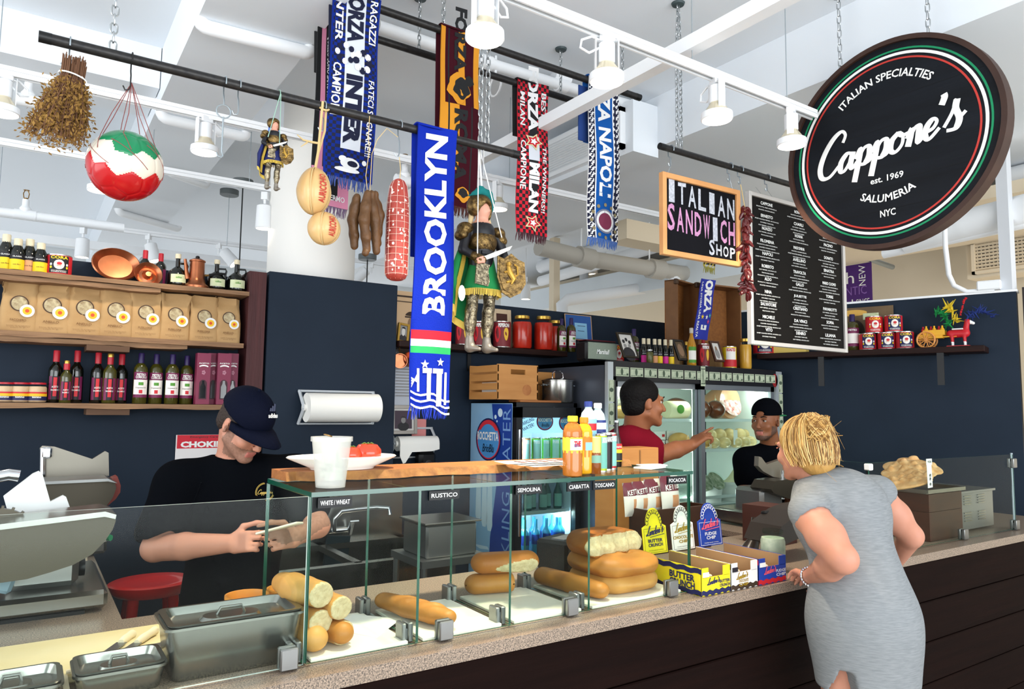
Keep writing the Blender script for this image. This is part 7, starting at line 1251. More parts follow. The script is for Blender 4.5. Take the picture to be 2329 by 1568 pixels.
t,g,base = puppet('small knight puppet in blue cloak hanging on the front rod',YR,KS,BVEL,mat('blue_hair','5a76c4',.8),False,False); MB().tube([V([xat(635,205,YR),YR-.018,ZR1+.0])-base,g(-.1,.66,-.08)-base],.0016,5).tube([V([xat(636,205,YR),YR-.018,ZR1+.0])-base,g(.05,.6,-.08)-base],.0016,5).tube([V([xat(635,205,YR),YR+.019*math.cos(q),ZR1+.019*math.sin(q)])-base for q in np.linspace(0,6.28,12,False)],.0016,5,closed=True).build('puppet_string',mat('green_string','8fb0a0',.7),t)
# ---------------------------------------------------------------- stroke lettering (brush script and chalk)
def crom(p,n=6):
    p = [V(q,float) for q in p]; o = []
    for i in range(len(p)-1):
        a,b,c,d = p[max(i-1,0)],p[i],p[i+1],p[min(i+2,len(p)-1)]
        for k in range(n): t = k/n; o.append(.5*((2*b)+(-a+c)*t+(2*a-5*b+4*c-d)*t*t+(-a+3*b-3*c+d)*t**3))
    return o+[p[-1]]
GLY = {'C': ([[(1.5,1.75),(1.62,2.15),(1.35,2.45),(.85,2.2),(.35,1.5),(.12,.7),(.3,.1),(.8,.0),(1.35,.45)]],1.35),'a': ([[(.82,.85),(.5,1.0),(.15,.62),(.15,.12),(.42,.05),(.72,.5),(.86,.98)],[(.86,.98),(.76,.3),(.9,.03),(1.15,.3)]],1.02),
       'p': ([[(.0,.5),(.25,.98),(.28,.6),(.08,-.85)],[(.2,.35),(.5,.92),(.82,.9),(.85,.4),(.6,.03),(.25,.12)],[(.6,.03),(.9,.1),(1.1,.4)]],1.0),'o': ([[(.5,1.0),(.15,.7),(.12,.2),(.42,.0),(.75,.3),(.75,.8),(.5,1.0),(.75,.78),(1.1,.8)]],.98),
       'n': ([[(.0,.5),(.22,.98),(.22,.6),(.12,.02)],[(.15,.35),(.42,.9),(.66,.92),(.66,.5),(.68,.05),(.95,.3)]],.9),'e': ([[(.1,.42),(.5,.5),(.68,.8),(.48,1.0),(.2,.75),(.1,.3),(.35,.0),(.85,.4)]],.78),"'": ([[(.15,2.1),(.2,1.9),(.08,1.55)]],.3),
       's': ([[(.0,.3),(.35,.9),(.55,1.55),(.52,1.1),(.75,.5),(.6,.05),(.15,.08)],[(.75,.5),(1.05,.75)]],.9),'L': ([[(.9,1.9),(1.15,2.3),(.95,2.2),(.7,1.3),(.45,.4),(.1,.05),(-.1,.3),(.2,.4),(.8,.05),(1.3,.2)]],1.1),'i': ([[(.0,.5),(.2,.95),(.12,.1),(.3,.05),(.5,.4)],[(.28,1.4),(.26,1.35)]],.45),'d': ([[(.75,.85),(.45,1.0),(.12,.6),(.15,.1),(.42,.05),(.72,.5)],[(1.05,2.1),(.85,1.2),(.74,.3),(.9,.05),(1.1,.3)]],.98)}
def script(mb,s,o,x,y,w,thick,shear=.22,m=0,lift=.003,fat=None):
    adv = sum(GLY[c][1] for c in s); k = w/adv; o,x,y = V(o,float),V(x,float),V(y,float); x /= np.linalg.norm(x); y /= np.linalg.norm(y); z = np.cross(x,y); cx = -adv/2
    for c in s:
        for st in GLY[c][0]:
            p = crom([(q[0],q[1],0) for q in st]) if len(st) > 2 else [V([*q,0]) for q in st]; P3 = []; rs = []
            for i,q in enumerate(p): 
                d = p[min(i+1,len(p)-1)]-p[max(i-1,0)]; dn = -d[1]/max(np.hypot(d[0],d[1]),1e-6); P3.append(V([(cx+q[0]+shear*q[1])*k,q[1]*k,0])); rs.append(thick*(.62+.5*max(0,dn)))
            tmp = MB(); tmp.tube(P3,rs,8); v = tmp.v[0]; v[:,2] *= .12; mb.add(o+np.outer(v[:,0],x)+np.outer(v[:,1],y)+np.outer(v[:,2]+lift,z),tmp.f,m)
        cx += GLY[c][1]
    return mb
# ---------------------------------------------------------------- the round oval sign
SX,SYc,SZc,SR = 3.15,1.682,2.80,.482; SQ = V([1.02,.985])
t = thing('round_sign','large round black wooden sign with white script lettering and coloured rings','sign',(SX,SYc,SZc)); X_,Y_,N_ = V([0,-1.,0]),V([0,0,1.]),V([-1.,0,0])
SIGNB = mat('sign_black_wood','0b0d11',.55,spec=.15,nz=(4,.35),hex2='191d24',stretch=(1,.25,3),bump=(12,.25)); WALN = mat('sign_rim_wood','2c1a14',.5,nz=(9,.4),hex2='472e24')
el = lambda r,n=96: [(r*SR*SQ[0]*math.cos(q),r*SR*SQ[1]*math.sin(q)) for q in np.linspace(0,2*math.pi,n,endpoint=False)]
def annulus(mb,r0,r1,z0,z1,m=0,n=96):
    a,b = el(r0,n),el(r1,n); v = []
    for p in (a,b):
        for z in (z0,z1): v += [X_*q[0]+Y_*q[1]+N_*z for q in p]
    return mb.add(v,[q for i in range(n) for j in ((i+1) % n,) for q in ((n+i,3*n+i,3*n+j,n+j),(2*n+i,2*n+j,3*n+j,3*n+i),(i,n+i,n+j,j),(i,j,2*n+j,2*n+i))],m)
MB().prism(N_*.004,X_,Y_,el(.965),.03).build('sign_face',SIGNB,t,smooth=False); m = MB(); annulus(m,.955,1.0,-.045,.018); m.build('wooden_rim',WALN,t,ang=30)
m = MB()
for z in (-.62,-.36,-.1,.16,.42,.68):
    w = math.sqrt(max(0,.955**2-z*z))*SR; m.box(N_*.0042+Y_*z*SR,(.001,2*w,.0022))
m.build('plank_seams',mat('seam_black','07080a',.8),t,smooth=False)
for r0,r1,nm,mm_ in ((.876,.893,'green_ring',mat('sign_green','0f8a5a',.5)),(.832,.858,'white_ring',LETW),(.79,.806,'red_ring',mat('sign_red','c2382f',.5))): m = MB(); annulus(m,r0,r1,.002,.0058); m.build(nm,mm_,t,smooth=False)
m = MB(); script(m,"Cappone's",N_*.004-X_*.01-Y_*.055,X_*1+Y_*.10,Y_-X_*.10,.66,.0125)
def arc(s,R_,q0,h,up=1,sp=None,bo=.02):
    fn = lambda a,b: (lambda ang,r: X_*r*math.sin(ang)+Y_*(r*math.cos(ang) if up > 0 else -r*math.cos(ang))+N_*.0062)(q0+a/R_,R_+b*up); return text(m,s,(0,0,0),(1,0,0),(0,1,0),sp,h,0,bo,fn=fn)
arc('ITALIAN SPECIALTIES',.315,.0,.036,1,.46); arc('SALUMERIA',.245,0.0,.036,-1,.25); text(m,'est. 1969',N_*.005-Y_*.155,X_,Y_,.15,.03,0,.02); text(m,'NYC',N_*.005-Y_*.315,X_,Y_,.07,.032,0,.02)
m.build('lettering',LETW,t,smooth=False)
for yy,zz,lab in ((SYc+.22,.425,'chain holding the left side of the round sign'),(SYc-.19,.44,'chain holding the right side of the round sign')): chain(lab,(SX+.02,yy,CZ),(SX+.02,yy,SZc+zz),.04,.0085)
# ---------------------------------------------------------------- chalkboard
A = P(1503,391,Y=2.42); Bc = P(1679,435,Z=A[2]); Cb = P(1510,580,Y=2.42); w = np.linalg.norm((Bc-A)[:2]); h = float(A[2]-Cb[2]); xv = (Bc-A)/np.linalg.norm(Bc-A); xv[2] = 0; c = (A+Bc)/2-V([0,0,h/2]); zv = V([0,0,1.]); nv = np.cross(xv,zv)
t = picture('chalkboard','oak framed chalkboard reading ITALIAN SANDWICH SHOP on the short rod',c,w,h,xv,zv,OAK,mat('chalkboard_black','0a0a0e',.6,spec=.1,nz=(5,.3),hex2='101016'),'chalkboard',.026,.03)
CHW_ = mat('white_chalk','cfd2da',.9,nz=(90,.3),hex2='8d909c'); CHP = mat('pink_chalk','d39ac0',.9,nz=(90,.3),hex2='a56f98'); m = MB(); rr = random.Random(6)
def chalk(s,x0,x1,zc,hh,mi,big=1.0,slope=0.0):
    n = len(s); 
    for i,ch in enumerate(s): x = x0+(x1-x0)*(i+.5)/n; b = big if i == 0 else 1.0; text(m,ch,xv*x*w+zv*(zc+slope*(i-n/2)+(b-1)*.03)*h+nv*.002,xv+zv*rr.uniform(-.06,.06),zv,w*(x1-x0)/n*(.78 if ch not in 'I' else .55),hh*h*b,mi if not (mi == 1 and ch in 'IS' and i) else 0,.02)
chalk('ITALIAN',-.44,.45,.26,.27,0,1.1,-.012); chalk('SANDWICH',-.44,.45,-.06,.3,1,1.1,-.008); chalk('SHOP',.08,.45,-.33,.14,0,1.4,-.005); m.build('lettering',[CHW_,CHP],t,smooth=False)
MB().tube([xv*(-.42*w)+zv*h*.5,V([xat(1526,348,YR)-c[0],YR-c[1],ZR4-.08-c[2]])],.0015,5).tube([xv*(.42*w)+zv*h*.5,V([xat(1660,378,YR)-c[0],YR-c[1],ZR4-.075-c[2]])],.0015,5).build('hanging_wire',GREYM,t)
# ---------------------------------------------------------------- menu board
Am = P(1705,787,Y=2.47); Bm = P(1924,800,Y=2.47); Tm = P(1692,436,Y=2.47); w = float(Bm[0]-Am[0]); h = float(Tm[2]-Am[2]); c = (Am+Bm)/2+V([0,0,h/2]); c[2] = (Am[2]+Bm[2])/2+h/2
t = picture('menu_board','tall black menu board with three columns of white lines behind the round sign',c,w,h,(1,0,0),(0,0,1),mat('pale_menu_frame','c9c4bf',.4,.3),mat('menu_black','0c0908',.5,spec=.12),'menu board',.022,.03)
COLS = [['CAPPONE','ERNESTO','NUNZIO','FILOMENA','NAPOLI','ROBERTO','ALDO','NINA','SALVATORE','MICHELE','VITO'],['NONNO','CHARLI','NONNA','MADONNA','AVELLINO','TRAVOLTA','GALLO','JULIETTE','CRISTIANO','DA VINCI','DENIRO'],['LUIGI','ROCKY','PACINO','DONATO','SINATRA','MARIO CUOMO','TORRE','PAVAROTTI','SOFIA','LILIANA']]
LN = ['PROSCIUTTO, FRESH MOZZARELLA,','ROASTED CHICKEN BREAST,','SWEET ROASTED PEPPERS, ARUGULA $12','SUN DRIED TOMATOES,','HOT PEPPERS, ARUGULA $13','PROVOLONE CHEESE,']; m = MB(); n_ = 0
for j,col in enumerate(COLS):
    step = .92*h/len(col)
    for i,s in enumerate(col):
        x = (-.33+.32*j)*w; z = .44*h-step*i; text(m,s,(x,-.009,z),(1,0,0),(0,0,1),min(.011*len(s),.1)*w*1.5,.018,0,.02)
        for q in range(2+(i % 2)): s2 = LN[(i*2+j+q) % 6]; text(m,s2,(x,-.009,z-.022-.0165*q),(1,0,0),(0,0,1),.0068*len(s2)*w,.0068,0,.01)
m.build('lettering',LETW,t,smooth=False); MB().tube([(-w*.36,0,h/2),(xat(1745,402,YR)-c[0]-.1,YR-c[1],ZR4-.07-c[2])],.0015,5).tube([(-.35*w+.09,0,h/2),(xat(1745,402,YR)-c[0],YR-c[1],ZR4-.07-c[2])],.0015,5).build('hanging_wire',GREYM,t)
# ---------------------------------------------------------------- string of chillies
CHIL = mat('dried_chilli','3a090c',.3,nz=(30,.4),hex2='64191a',coat=.2); p = P(1697,580,Y=2.37); t = thing('chilli_string','hanging string of dark red dried chillies between chalkboard and menu','chillies',p); k = mpp(p)
MB().tube([V([xat(1684,386,YR)-p[0],YR-p[1],ZR4-.08-p[2]]),(-.004,0,110*k),(0,0,0),(.002,0,-90*k)],.0025,6).build('string',STRING,t); protos = []
for s in range(3):
    b = MB(); q = crom([(0,0,0),(.012,0,-.006),(.026,.004*(s-1),-.018-.004*s),(.034,.006,-.034)],4); b.tube(q,[.004+.007*math.sin(math.pi*min(1,.15+i/len(q)))*(1 if i < len(q)-2 else .4) for i in range(len(q))],8); protos.append(b.build('chilli',CHIL,t))
rr = random.Random(21)
for i in range(72):
    o = protos[i] if i < 3 else protos[i % 3].copy()
    if i >= 3: COL.objects.link(o); o.parent = t
    z = (112-200*i/71)*k; o.location = (rr.uniform(-.008,.008),rr.uniform(-.008,.004),z); o.rotation_euler = (rr.uniform(-.5,.5),rr.uniform(-.5,.7),rr.uniform(0,6.28)); s = rr.uniform(.8,1.2); o.scale = (s,s,s)
# ================================================================ shelf on the right blue wall
AN = math.atan2(WN[1],WN[0]); AW = math.atan2(WD[1],WD[0])
zs_ = float(PW(2017,796,.12)[2]); L0 = PW(1745,820,.0); L1 = PW(2249,790,.0); mid = (L0+L1)/2; ln = np.linalg.norm((L1-L0)[:2])
t = thing('wall_shelf','long dark shelf on the right blue wall carrying the tomato tins and toy cart','shelf',(mid[0]+WN[0]*.125,mid[1]+WN[1]*.125,zs_),AW); MB().box((0,0,-.024),(ln,.24,.045),b=.004).build('shelf_board',DARKW,t,smooth=False)
for px in (1887,2152):
    q = PW(px,840,.01); d = float((q-mid)[:2] @ WD); m = MB().box((d,-.113,-.16),(.045,.008,.24)).box((d,.0,-.052),(.045,.22,.008)); m.tube([(d,-.11,-.12),(d,-.105,-.12)],.012,8,1).tube([(d,-.11,-.24),(d,-.105,-.24)],.012,8,1); m.build('bracket',[BLK,CHROME],t,smooth=False)
def onw(px,py=795,off=.12): q = PW(px,py,off); q[2] = zs_+.001; return q
p = onw(1940,797,.1); bottle('oil_bottle','purple-capped oil bottle beside the tomato tins on the right wall shelf','bottle',p,84*mpp(p),.05,'oil',OLG,PURC,(.8,1.0),.42,[(.12,.62,2.3,WHL),(.47,.62,2.3,PURL),(.12,.2,2.3,PURL)],[('PIETRO',.56,1.3,.05,LETW,.02)],a0=AN+.3)
hc = .130
for px,lv,fr,lab in ((1974,0,NAVL,'blue tomato tin at the bottom left of the pyramid'),(2017,0,NAVL,'blue tomato tin at the bottom middle of the pyramid'),(2059,0,NAVL,'blue tomato tin at the bottom right of the pyramid'),(1990,1,REDL,'red tomato tin on the upper row of the pyramid'),(2034,1,NAVL,'blue tomato tin on the upper row of the pyramid')):
    p = onw(px,795 if not lv else 790); p[2] += lv*(hc+.001); can('tomato_tin',lab,p,hc,.062,REDL,fr,group='tomato tins stacked on the right shelf',a0=AN+.35)
for px,c_,lab in ((1737,NAVL,'blue and red tin below the menu board, behind the pickle jar'),): p = onw(px,810); can('tomato_tin',lab,p,.16,.085,REDL,c_,a0=AN+.5)
p = onw(1795,808,.08); t = thing('yellow_box','yellow box with a goblet picture under the menu board','box',p,AW); MB().box((0,0,.09),(.3,.08,.18)).build('carton',mat('pale_yellow_card','d9bd62',.6),t,smooth=False); MB().lathe([(.02,.02),(.004,.03),(.004,.08),(.025,.1),(.03,.15)],(-.05,.06,0),14).build('goblet',WPL,t)
picture('brown_poster','dark brown picture poster leaning behind the tomato tins',PW(1967,747,.03)+V([0,0,.0]),.42,.34,(WD[0],WD[1],0),(0,0,1),None,mat('poster_brown','5a4632',.6,nz=(9,.4),hex2='7d6648'),'poster',.01,.006,[(ellp(-.4,.75,.5,.15),0),(ellp(-.3,-.2,.3,.6),1),(rect(-.05,.4,.5,.7),2)],[GOLDI,SEPD,GRNW])
p = onw(2150,788,.12); t = thing('toy_horse_cart','painted toy horse and cart with bright feathers on the right wall shelf','toy',p,AW); YT = mat('toy_yellow','e0a51e',.4); RT = mat('toy_red','c2202a',.4); k = mpp(p); WX = lambda x,y,z: (x*k,y*k,z*k)
MB().box(WX(-28,0,26),(50*k,24*k,10*k)).box(WX(-20,12,34),(44*k,2*k,12*k)).box(WX(-20,-12,34),(44*k,2*k,12*k)).box(WX(2,6,24),(44*k,2*k,2*k)).box(WX(2,-6,24),(44*k,2*k,2*k)).build('cart_body',YT,t,smooth=False)
for s in (-1,1):
    m = MB(); m.tube([WX(-36+18*math.cos(q),15*s,18+18*math.sin(q)) for q in np.linspace(0,6.28,24,False)],2*k,6,closed=True)
    for q in np.linspace(0,3.14,5,False): m.tube([WX(-36+17*math.cos(q),15*s,18+17*math.sin(q)),WX(-36-17*math.cos(q),15*s,18-17*math.sin(q))],1*k,5)
    m.build('wheel',mat('toy_orange','d9924a',.4),t)
for i in range(6): MB().lathe([(0,0),(4*k,0),(4*k,12*k),(2*k,15*k),(2*k,19*k),(0,19*k)],WX(-44+8*i,5*(-1)**i,31),10).build('toy_bottle',YT if i % 2 else RT,t)
s_ = Sdf(); s_.cone(WX(12,0,30),WX(40,0,30),9*k,9*k,4*k).cone(WX(40,0,32),WX(44,0,56),7*k,5*k,5*k).cone(WX(44,0,58),WX(56,0,52),5*k,3.5*k,3*k)
for x in (14,38):
    for y in (-5,5): s_.cone(WX(x,y,26),WX(x+1,y,3),3.5*k,2.2*k,3*k)
s_.build('horse_body',[RT,WPL],t,1.6*k,W=False,fn=lambda c: (((c[:,2] < 12*k) | (c[:,0] > 50*k))).astype(int)); MB().box(WX(26,0,1.5),(44*k,20*k,3*k)).build('horse_base',RT,t,smooth=False); MB().box(WX(26,0,40),(22*k,20*k,3*k),b=.003).build('saddle',WPL,t)
for nm,col,st,en,n_ in (('green_feathers','12803f',(10,50),(-18,78),26),('yellow_feathers','d8b92a',(24,55),(4,92),26),('red_feather','c21f26',(32,70),(48,108),14),('blue_feathers','1c2f6e',(46,66),(92,62),26)):
    m = MB(); rr = random.Random(n_+len(nm)); a,b = V([st[0],0,st[1]])*k,V([en[0],0,en[1]])*k; sp = 2 if nm == 'red_feather' else 9
    for i in range(n_*2): q = rr.random(); p0 = a+(b-a)*q+V([0,0,14*k*math.sin(math.pi*q)]); m.tube([p0,p0+V([rr.gauss(0,sp),rr.gauss(0,sp*.7),rr.gauss(2,sp)])*k],[2.4*k,.4*k],4)
    m.build(nm,mat(nm,col,.8),t)
# ================================================================ right part of the counter
t = thing('sneeze_guard','clear glass guard in front of the focaccia tray at the right end of the counter','glass guard',(3.9,GY,CT)); pm = [GL,mat('guard_edge','3c6a5a',.2)]
pane(MB(),(0,0,.212),(1.46,.007,.412)).build('guard_pane',pm,t,smooth=False); pane(MB(),(-.73,.12,.212),(.008,.24,.412)).build('end_pane',pm,t,smooth=False); MB().box((-.73,.0,.40),(.03,.03,.03),b=.004).build('corner_clip',WPL,t)
MB().tube([(-.725,.01,.39),(-.725,.01,.02)],.006,6).build('guard_post',BLK,t); MB().tube([(.735,.005,.0),(.735,.005,.425)],.007,8).build('guard_post',GREYM,t)
for x,z in ((.72,.37),(.72,.03),(.12,.03)): clip(t,(x,-.012,z),V([0,0,0]))
ax,ay = 3.80,1.885; CRD = mat('crate_dark_red','32150c',.5,nz=(6,.4),hex2='4d2516',stretch=(1,1,5))
for z0,z1,lab in ((.952,1.095,'lower dark wooden crate under the focaccia tray'),(1.097,1.185,'upper dark wooden crate right under the focaccia tray')):
    t = thing('wooden_crate',lab,'crate',(ax+.17,ay+.16,z0),0,'dark crates under the tray'); h = z1-z0
    for s in (-1,1): MB().box((s*.164,0,h/2),(.014,.34,h)).build('side_board',CRD,t,smooth=False); MB().box((0,s*.163,h/2),(.314,.014,h)).build('side_board',CRW,t,smooth=False)
    MB().box((0,0,h-.006),(.312,.31,.01)).build('top_board',CRW,t,smooth=False)
t = thing('baking_tray','steel baking tray of flat breads on the dark crates','tray',(ax+.17,ay+.17,1.187)); MB().box((0,0,.004),(.38,.36,.006)).box((-.19,0,.013),(.012,.37,.018)).box((.19,0,.013),(.012,.37,.018)).box((0,-.185,.013),(.39,.012,.018)).box((0,.185,.013),(.39,.012,.018)).build('tray_body',STEEL,t,smooth=False)
FLAT = mat('baked_flat_bread','c8853c',.5,nz=(26,.3),hex2='ecc893',bump=(40,.4))
for i,(x,y,rx_,ti,lab) in enumerate(((-.12,-.05,.13,.25,'flat bread leaning at the left of the tray'),(-.06,-.03,.12,.3,'second flat bread leaning to the right on the tray'),(.0,.02,.13,.35,'third flat bread in the middle of the tray'),(.06,.03,.14,.3,'big flat bread behind the price card'),(.11,.0,.12,.2,'flat bread at the right of the tray'))):
    p = (ax+.17+x,ay+.17+y,1.205+.02*i); t2 = thing('flat_bread',lab,'bread',p,0,'flat breads on the tray'); s_ = Sdf(); R = ry(-ti) @ rx(.12*i-.2); s_.ell((0,0,.02),(rx_*.72,rx_,.016),R,.01); rr = random.Random(i)
    for k in range(12): q = R @ V([rr.uniform(-.5,.5)*rx_,rr.uniform(-.7,.7)*rx_,.014]); s_.ell(q+V([0,0,.02]),.016,k=.012)
    s_.build('bread_body',FLAT,t2,.006,W=False)
p = P(2114,1078,Y=1.875); t = thing('price_card','white handwritten price card standing against the glass by the flat breads','price card',p); MB().box((0,0,0),(.045,.002,.14),ry(-.05)).box((-.002,-.001,.06),(.055,.002,.03)).build('card',PAPER,t,smooth=False); m = MB(); text(m,'PIZZA',(-.002,-.003,.06),(1,0,0),(0,0,1),.035,.01,0,.02); text(m,'5.95',(.002,-.002,-.03),(0,0,1),(-1,0,0),.06,.016,0,.02); m.build('lettering',BLKL,t,smooth=False)
t = thing('food_warmer','steel food warmer with louvred slots at the far right of the counter','warmer',(4.40,2.07,CT+.002)); MB().box((0,0,.11),(.42,.3,.2),b=.004).box((0,0,.215),(.44,.32,.012)).build('warmer_body',STEELD,t,smooth=False)
for x in (-.1,.06):
    for z in (.06,.15): 
        m = MB()
        for q in range(4): m.box((x,-.152,z+.014*q),(.08,.006,.006))
        m.build('louvre',STEEL,t,smooth=False)
MB().box((-.2,-.153,.05),(.02,.003,.04)).build('warning_sticker',YELL,t,smooth=False)
p = (3.335,2.0,CT+.001); jar('big_glass_jar','big glass jar with steel clamp lid behind the woman',p,.27,.12,mat('jar_content','b9b7a6',.5,nz=(20,.4),hex2='d9d6c8'),STEELD,neck=.8)
# cookie displays
CARD = mat('raw_cardboard','9a7a58',.8); LBLACK = mat('print_black','1d1a24',.6)
def cookie_box(label,x0,x1,main,trim,ink,ink2,words,full=True,back=2.05):
    t = thing('cookie_display',label,'display box',((x0+x1)/2,1.755,CT+.001),0,'cookie display boxes'); w = x1-x0-.004; d = back-1.755; h = .095; hf = .062
    m = MB(); m.box((0,.002,hf/2),(w,.003,hf)).box((-w*.38,.002,hf+.016),(w*.24,.003,.034)).box((w*.38,.002,hf+.016),(w*.24,.003,.034))
    for s in (-1,1): m.box((s*(w/2-.0015),d/2,h/2),(.003,d,h))
    m.box((0,d/2,.002),(w,d,.003)); m.build('carton',main,t,smooth=False); MB().box((0,d/2,h*.15),(w-.007,d-.006,h*.28)).box((-w/2+.0045,d/2,h/2),(.002,d-.006,h*.98)).box((w/2-.0045,d/2,h/2),(.002,d-.006,h*.98)).box((0,.0055,hf/2),(w-.007,.002,hf*.96)).build('carton_inside',CARD,t,smooth=False)
    m = MB()
    def wav(o_,x,L,amp,th): 
        n = 18; v = [V(o_)+V(x)*(L*i/n-L/2)+V([0,0,s*th/2+amp*math.sin(i*1.6)]) for i in range(n+1) for s in (-1,1)]; m.add(v,[(2*i,2*i+2,2*i+3,2*i+1) for i in range(n)])
    wav((0,-.0004,.009),(1,0,0),w,.003,.016); wav((-w/2-.0006,d/2,h-.012),(0,-1,0),d,.003,.018); wav((-w/2-.0006,d/2,.009),(0,-1,0),d,.003,.016); m.build('wavy_border',trim,t,smooth=False)
    hh,hw = .125,w*.86; pts = [(-hw/2,-.045),(hw/2,-.045),(hw/2,.055),(hw*.32,.065)]+[(hw*.34*math.cos(q),.065+.062*math.sin(q)) for q in np.linspace(.12,math.pi-.12,12)]+[(-hw*.32,.065),(-hw/2,.055)]
    hd = MB().prism((0,d+.002,h+.04),(1,0,0),(0,.12,1),pts,.003).build('header_card',main,t,smooth=False)
    m = MB(); X1,Z1_ = V([1.,0,0]),V([0,.12,.993]); O_ = V([0,d+.0005,h+.04])
    for q in np.linspace(.2,math.pi-.2,11): m.tube([O_+X1*(hw*.31*math.cos(q)+.008*math.cos(a))+Z1_*(.062+.052*math.sin(q)+.008*math.sin(a))-V([0,.001,0]) for a in np.linspace(0,6.28,8,False)],.0009,4,0,True)
    for a,b in (((-.44,-.04),(.44,-.04)),((-.44,.05),(.44,.05)),((-.44,-.04),(-.44,.05)),((.44,-.04),(.44,.05))): m.tube([O_+X1*a[0]*hw+Z1_*a[1],O_+X1*b[0]*hw+Z1_*b[1]],.0006,4)
    script(m,"Linden's",O_+Z1_*.028,X1*.97+Z1_*.12,Z1_,hw*.72,.0022,.25,1,.001)
    m.tube([O_+X1*-.2*hw+Z1_*.018,O_+X1*.4*hw+Z1_*.026],.0012,4,1)
    for i,s in enumerate(words): text(m,s,O_+Z1_*(.004-.016*i),X1,Z1_,hw*.1*len(s),.013,2,.03)
    text(m,'freshly baked cookies',O_-Z1_*.032,X1,Z1_,hw*.6,.005,0)
    m.build('lettering',[LBLACK if main is not mat('cookie_blue') else LETW,ink,ink2],hd,smooth=False); m = MB()
    script(m,"Linden's",(-w*.1,-.0002,.038),(1,0,.1),(0,0,1),w*.42,.0017,.25,0,.001)
    for i,s in enumerate(words): text(m,s,(w*.3 if main is not mat('cookie_white') else -.05*w,-.001,.042-.014*i-(.012 if main is mat('cookie_white') else 0)),(1,0,0),(0,0,1),w*.36,.011,1,.03)
    if full:
        for i,s in enumerate(words): text(m,s,(-w/2-.001,.09,.055-.026*i),(0,-1,0),(0,0,1),.12,.024,1,.04)
    m.build('front_lettering',[ink,ink2],t,smooth=False); MB().box((-w*.36,-.001,.072),(w*.2,.002,.016)).build('price_sticker',LETW if main is not mat('cookie_white') else LBLACK,t,smooth=False)
    MB().box((0,d*.5,h*.42),(w*.7,d*.6,.03),rx(.06),b=.004).build('cookie_packs',mat('cookie_wrap','d9c9a8',.3,nz=(14,.4),hex2='efe6d4'),t); return t
mat('cookie_yellow','e8d51f',.5); mat('cookie_white','ece8e2',.5); mat('cookie_blue','1d3fa0',.5); OUT = mat('pale_outline','d8dbe6',.5)
cookie_box('yellow butter crunch cookie display box with a header card',1.985,2.138,MT['cookie_yellow'],NAVL,NAVL,NAVL,('BUTTER','CRUNCH'))
cookie_box('white chocolate chip cookie display box between the yellow and blue ones',2.141,2.292,MT['cookie_white'],mat('choc_brown','3a2a1c',.6),mat('mustard_ink','9a7a12',.6),MT['mustard_ink'],('CHOCOLATE','CHIP'),False)
cookie_box('blue fudge chip cookie display box next to the glass tip jar',2.295,2.462,MT['cookie_blue'],REDL,mat('coral_ink','ee5a6a',.5),OUT,('FUDGE','CHIP'),False)
p = V([2.56,1.885,CT+.001]); t = jar('tip_jar','clear glass tip jar with bills beside the blue cookie box',p,.165,.05,mat('loose_bills','8fa08c',.7,nz=(30,.3),hex2='cdd2c0'),glass('jar_mouth','e4ece8',.15),neck=.74)
# tablet stand, carton, third slicer
p = V([2.80,2.13,CT+.001]); t = thing('tablet_register','dark tilted tablet register on a stand in front of the woman','register',p); BZ = mat('dark_bronze_plastic','2a2420',.3); o_ = [P(*q,Y=2.13)[[0,2]]-V([2.80,CT+.001]) for q in ((1683,1222),(1698,1185),(1740,1155),(1770,1143),(1800,1140),(1796,1168),(1775,1200),(1730,1214),(1700,1228))]
MB().prism((0,-.02,0),(1,0,0),(0,0,1),[tuple(q) for q in o_],-.16).build('tablet_case',BZ,t,ang=30); MB().box((.02,-.03,.17),(.07,.03,.05),b=.006).build('card_reader',BLK,t); MB().tube([(.03,.03,.15),(.0,.03,.06),(-.04,.03,.008)],[.03,.026,.04],10).box((-.03,.03,.006),(.14,.14,.012),b=.004).build('stand',BZ,t); MB().tube([(.0,-.03,.14),(.02,-.04,.08),(.0,-.03,.01)],.003,6).build('cable',LETW,t)
t = thing('brown_carton','plain brown carton on the counter behind the woman\'s head','box',(3.1,2.3,CT+.001),.1); MB().box((0,0,.09),(.16,.2,.18)).build('carton',mat('brown_card','9d7448',.7),t,smooth=False); m = MB(); text(m,'Prosciutto',(0,-.1012,.12),(1,0,0),(0,0,1),.09,.02,0,.01); m.build('lettering',BRNI,t,smooth=False)
t = thing('back_counter','low steel back counter under the third slicer','counter',(3.55,2.73,0)); MB().box((0,0,.46),(.66,.34,.91)).build('counter_body',STEELD,t,smooth=False); MB().box((0,0,.93),(.7,.38,.03)).build('counter_top',GRAN,t,smooth=False)
of = (3.45,2.7,.946); t = thing('meat_slicer','third meat slicer in front of the man in the black cap','slicer',of); MB().box((.1,.02,.05),(.36,.34,.08),b=.012).build('slicer_base',STEEL,t); MB().box((.12,.02,.14),(.2,.2,.14),b=.02).build('motor_housing',STEELD,t)
slab(MB(),[(1706,1108),(1716,1090),(1745,1086),(1790,1090),(1800,1128),(1770,1132),(1744,1128),(1712,1116)],2.7,.14,0,of).build('carriage',ALU,t,ang=25); slab(MB(),[(1715,1060),(1716,1038),(1722,1040),(1734,1056),(1780,1040),(1800,1060),(1790,1092),(1748,1084),(1726,1072)],2.72,.03,0,of).build('food_tray',ALUW,t,ang=25); MB().tube([P(1781,1136,Y=2.66)-V(of),P(1779,1070,Y=2.66)-V(of)],.008,8).build('tray_rod',CHROME,t)
# black microphone-like scanner and the purple bag on the stool by the dark crate
o = MB().box((2.19,2.42,CT+.04),(.09,.06,.07),rz(.2),b=.015).build('card_terminal',BLK); tag(o,'small black card terminal between the canister and the dark crate','terminal')
